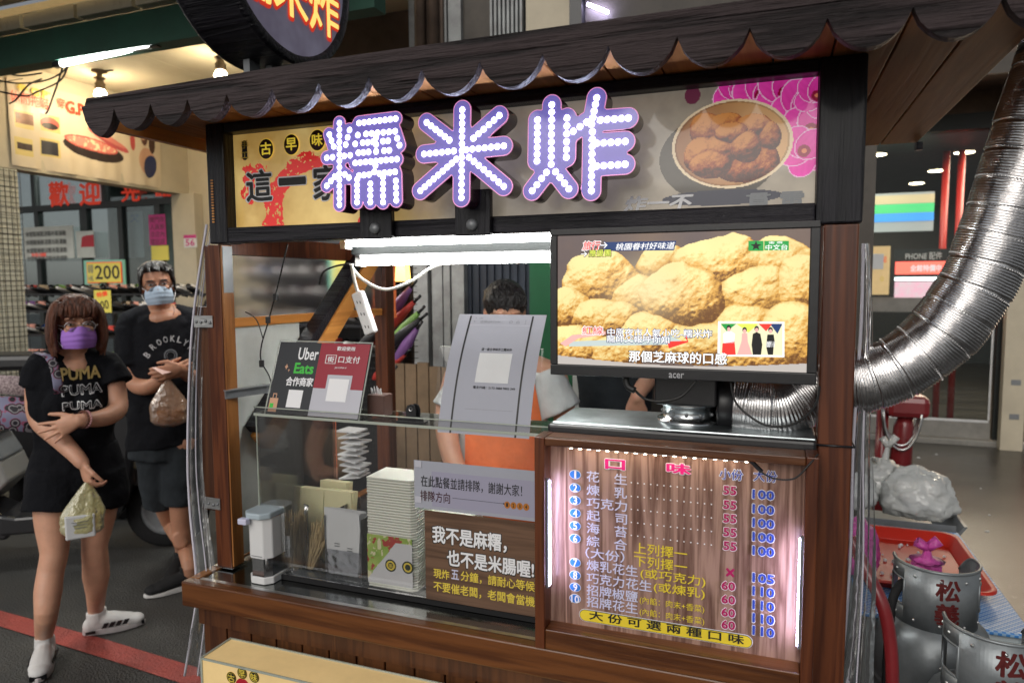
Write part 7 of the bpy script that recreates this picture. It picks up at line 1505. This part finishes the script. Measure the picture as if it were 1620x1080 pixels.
hp = thing('red_handrail', 'dark red curved pipe running down beside the gas bottles', 'pipe', (.27,1.9,0)); M['redpipe'] = mat('red_painted_pipe', (.20,.018,.022), .3, coat=.4, var=.2); MB().tube(cat_curve([P(1345,850,Y=1.75),P(1372,905,Y=1.72),P(1396,955,Y=1.70),P(1408,1010,Y=1.70),P(1412,1080,Y=1.70),P(1414,1180,Y=1.70)]), .014, 12).build('pipe', M['redpipe'], hp)
rp_ = thing('red_stand', 'dark red metal stand with round head and hanging hoops under the duct', 'stand', (1.1,5.4,0)); Yr = 4.7; c = P(1434,640,Y=Yr)
MB().box((c.x-.115,Yr-.09,c.z-.07),(c.x+.115,Yr+.09,c.z+.06)).build('head', M['redpipe'], rp_, bevel=.035); MB().tube([(c.x+.0,Yr,c.z-.07),(c.x-.01,Yr,c.z-.13),(c.x-.04,Yr,0)], [.04,.055,.075], 16).build('post', M['redpipe'], rp_)
cc_ = P(1395,640,Y=Yr); MB().tube([(P(1395,700,Y=Yr).x,Yr,c.z+.02),(P(1393,700,Y=Yr).x,Yr,0)], .035, 12).build('post', M['redpipe'], rp_)
for k in range(3): MB().tube([(cc_.x+.10+.10*math.cos(t), Yr-.02-.03*k, c.z-.02-(.20+.02*k)*abs(math.sin(t))) for t in np.linspace(0,math.pi,14)], .009, 6).build('hoop', M['alu'], rp_)
# ------------------------------------------------------------------ shop across the pavement on the right
rsx = thing('glass_fronted_shop', 'dark shop with glass front and ceiling downlights across the pavement at the right', 'shop', (2.4,7.9,0)); Yg = 7.8
PX = lambda u, v, Y=Yg: P(u, v, Y=Y)
M['sill'] = mat('grey_sill', (.22,.21,.19), .6, var=.2); M['creampil'] = mat('cream_pillar', (.50,.44,.33), .5, var=.12, vscale=3)
MB().box((.30,7.70,0),(6.5,7.78,.06)).build('threshold', M['sill'], rsx, bevel=.01)
for (x0, x1, z0, z1) in ((.3,1.98,.0605,.22),(.3,2.0,1.28,1.42),(2.0,2.12,.0605,2.6),(.3,.36,.0605,3.1),(.3,6.4,3.0,3.15),(2.5,2.58,.0605,3.0),(2.58,6.4,.0605,.22)): MB().box((x0,7.79,z0),(x1,7.85,z1)).build('door_frame', M['frame'] if z1 not in (1.42,.22) else M['sill'], rsx)
MB().box((.36,7.815,.2205),(1.98,7.821,1.2795)).build('pane', M['glass'], rsx); MB().box((.36,7.815,1.4205),(1.98,7.821,2.999)).build('pane', M['glass'], rsx); MB().box((2.58,7.815,.2205),(6.4,7.821,2.999)).build('pane', M['glass'], rsx)
MB().box((.37,7.786,.221),(1.965,7.7895,.245)).box((1.955,7.786,.246),(1.972,7.7895,1.26)).build('bright_edge', M['alu'], rsx)
a, b = PX(1577,600), PX(1608,600); MB().box((a.x,7.60,0),(b.x+.02,7.695,3.4)).build('cream_pillar', M['creampil'], rsx); [MB().box((a.x+.06,7.595,z),(b.x-.02,7.5995,z+.05)).build('worn_label', M['greymetal'], rsx) for z in (.30,.62)]
M['redpanel'] = mat('red_panel', (.42,.02,.015), .4); MB().box((2.14,7.84,.2),(2.24,7.9,2.9)).box((b.x+.10,7.72,.2),(b.x+.3,7.78,2.9)).build('red_panel', M['redpanel'], rsx)
MB().box((.2,7.79,3.1505),(6.5,7.95,4.6)).build('header', M['brownwall'], rsx); MB().box((.3,6.6,3.35),(6.5,7.785,3.42)).build('soffit', M['brownwall'], rsx); MB().box((.3,6.60,3.2),(6.5,6.64,3.349)).build('soffit_edge', M['darkceil'], rsx)
for q in (MB().box((-.5,15.5,0),(8,15.6,3.3)),): q.build('back_wall', M['frame'], rsx)
MB().box((-.5,7.86,3.02),(8,15.5,3.08)).build('inner_ceiling', mat('dark_grey_ceiling', (.075,.078,.080), .5, var=.1), rsx); MB().box((-.5,7.86,.01),(8,15.5,.02)).build('inner_floor', M['walk'], rsx); MB().box((-.6,7.86,0),(-.5,15.5,3.1)).build('inner_wall', M['frame'], rsx)
M['downlight'] = glow('warm_downlight', (1.0,.78,.50), 30)
for i, (u, v) in enumerate(((1387,245),(1526,241),(1482,270),(1450,290),(1424,307),(1405,320))):
    p = P(u, v, Z=3.015); lab = ['round warm downlight nearest the cart roof in the right shop ceiling','round warm downlight farthest right in the shop ceiling','second downlight of the receding row in the right shop','third downlight of the receding row in the right shop','fourth downlight of the receding row in the right shop','smallest and farthest downlight in the right shop ceiling'][i]
    t_ = thing('downlight', lab, 'ceiling light', p, 'downlights in the right shop'); MB().lathe((p.x,p.y,3.019),[(.105,0),(.115,-.008),(.105,-.012),(.10,-.004)],20).build('rim', M['white'], t_); MB().lathe((p.x,p.y,3.013),[(.10,0),(0,0)],20).build('diffuser', M['downlight'], t_)
def wallthing(name, lab, cat, u0, v0, u1, v1, Y, m_): return flat(name, lab, cat, u0, v0, u1, v1, Y, m_, .02)
M['bgreen'] = mat('green_band', (.03,.30,.10), .5, emit=(.06,.40,.14), es=1.1); M['bblue'] = mat('blue_band', (.03,.18,.45), .5, emit=(.04,.22,.55), es=1.1); M['btan'] = mat('tan_band', (.40,.33,.20), .5, emit=(.45,.38,.22), es=.8); M['bgrey'] = mat('grey_band', (.25,.28,.28), .5, emit=(.3,.32,.32), es=.6)
o, x0, z0, x1, z1 = wallthing('striped_reflection', 'glowing tan, green, blue and grey panel imitating a sign reflected in the right shop', 'sign', 1362, 308, 1476, 368, 9.2, M['bgrey']); H0 = z1-z0  # glowing stripes stand in for a sign reflected in the glass
for f0, f1, m_ in ((.72,.94,'btan'),(.48,.71,'bgreen'),(.26,.47,'bblue')): MB().box((x0,9.19,z0+H0*f0),(x1,9.1995,z0+H0*f1)).build('stripe', M[m_], o)
o, x0, z0, x1, z1 = wallthing('poster', 'cream and gold poster with red characters on the right shop glass', 'poster', 1369, 390, 1406, 466, 7.74, M['creambox']); text('新登記','lettering',M['redink'],o,(0,7.738,0),(1,0,0),(0,0,1),(x0+.05,z1-.16,x1-.03,z1-.10),bold=.03); MB().box((x0+.02,7.737,z0+.25),(x0+.15,7.7395,z0+.40)).build('code_patch', M['paper'], o); text('0','lettering',M['goldink'],o,(0,7.738,0),(1,0,0),(0,0,1),(x1-.08,z0+.13,x1-.05,z0+.18))
M['neon'] = mat('lit_red_panel', (.6,.05,.04), .4, emit=(1,.12,.08), es=1.8); M['ledw'] = glow('white_shelf_light', (.9,1,.98), 5); M['dispcol'] = mat('coloured_display', (.5,.1,.2), .5, col2=(.1,.4,.3), vscale=14, detail=2, emit=(.6,.35,.4), es=1.2)
o, x0, z0, x1, z1 = wallthing('vending_display', 'lit red and white phone accessory display in the right shop', 'display', 1412, 395, 1520, 492, 8.6, M['frame']); H0 = z1-z0; Wd = x1-x0
for f0, f1, m_ in ((.60,.80,'neon'),(.50,.545,'ledw'),(.22,.48,'dispcol'),(.0,.20,'neon')): MB().box((x0+.01,8.58,z0+H0*f0),(x1-.02,8.599,z0+H0*f1)).build('panel', M[m_], o)
text('PHONE 配件','lettering',M['inkwhite'],o,(0,8.575,0),(1,0,0),(0,0,1),(x0+.1,z0+H0*.83,x1-.2,z0+H0*.95),bold=.01); text('全館特價中','lettering',M['swhite'],o,(0,8.575,0),(1,0,0),(0,0,1),(x0+.15,z0+H0*.64,x1-.2,z0+H0*.75),bold=.03); text('$1990','lettering',M['swhite'],o,(0,8.575,0),(1,0,0),(0,0,1),(x0+.40,z0+H0*.25,x1-.3,z0+H0*.33),bold=.03)
for u, v in ((1492,372),(1516,372)): p = P(u, v, Y=9.0); t_ = thing('red_pole', 'red interior pole left of the duct, ' + ('nearer the striped panel' if u < 1500 else 'nearer the duct'), 'pole', (p.x,9.0,.02)); MB().tube([(p.x,9.0,.02),(p.x,9.0,3.0)], .035, 12).build('pole', M['redpanel'], t_)
lit = MB()
for i in range(16): lit.ball((random.uniform(.6,3.0), random.uniform(3.8,7.4), .010), (random.uniform(.004,.02), random.uniform(.004,.012), .004), 6)
lit.build('pavement_litter', M['paper'], None, kind='stuff', label='small white scraps scattered on the pavement at the right')
# lights for the bulbs, tube lamp and shops, plus added area lights
area(-3.5,2.95,2.80,.5,.04,14,(.95,1,.97))
for p in ((-4.82,4.0,3.0),(-3.63,3.96,3.0),(-2.4,3.91,3.0)):
    l = bpy.data.objects.new('bulb_light', bpy.data.lights.new('bulb_light', 'POINT')); COL.objects.link(l); l.data.energy = 15; l.data.color = (1,.80,.50); l.data.shadow_soft_size = .05; l.location = p
area(2.6,9.6,3.0,1.0,2.5,110,(1,.84,.64))
area(1.0,8.3,2.9,1.2,.6,22,(1,.88,.72))
area(-6.6,6.2,2.9,1.5,1.0,26,(.9,1,.92))
area(2.6,7.5,1.7,2.6,1.6,16,(1,.78,.55),math.radians(-90))  # added spill light outside the shop glass, brightens soffit boards and pavement
area(-7.0,2.2,2.6,.6,1.6,30,(1,.93,.82),0)  # area light beyond the left edge of view, no fixture built
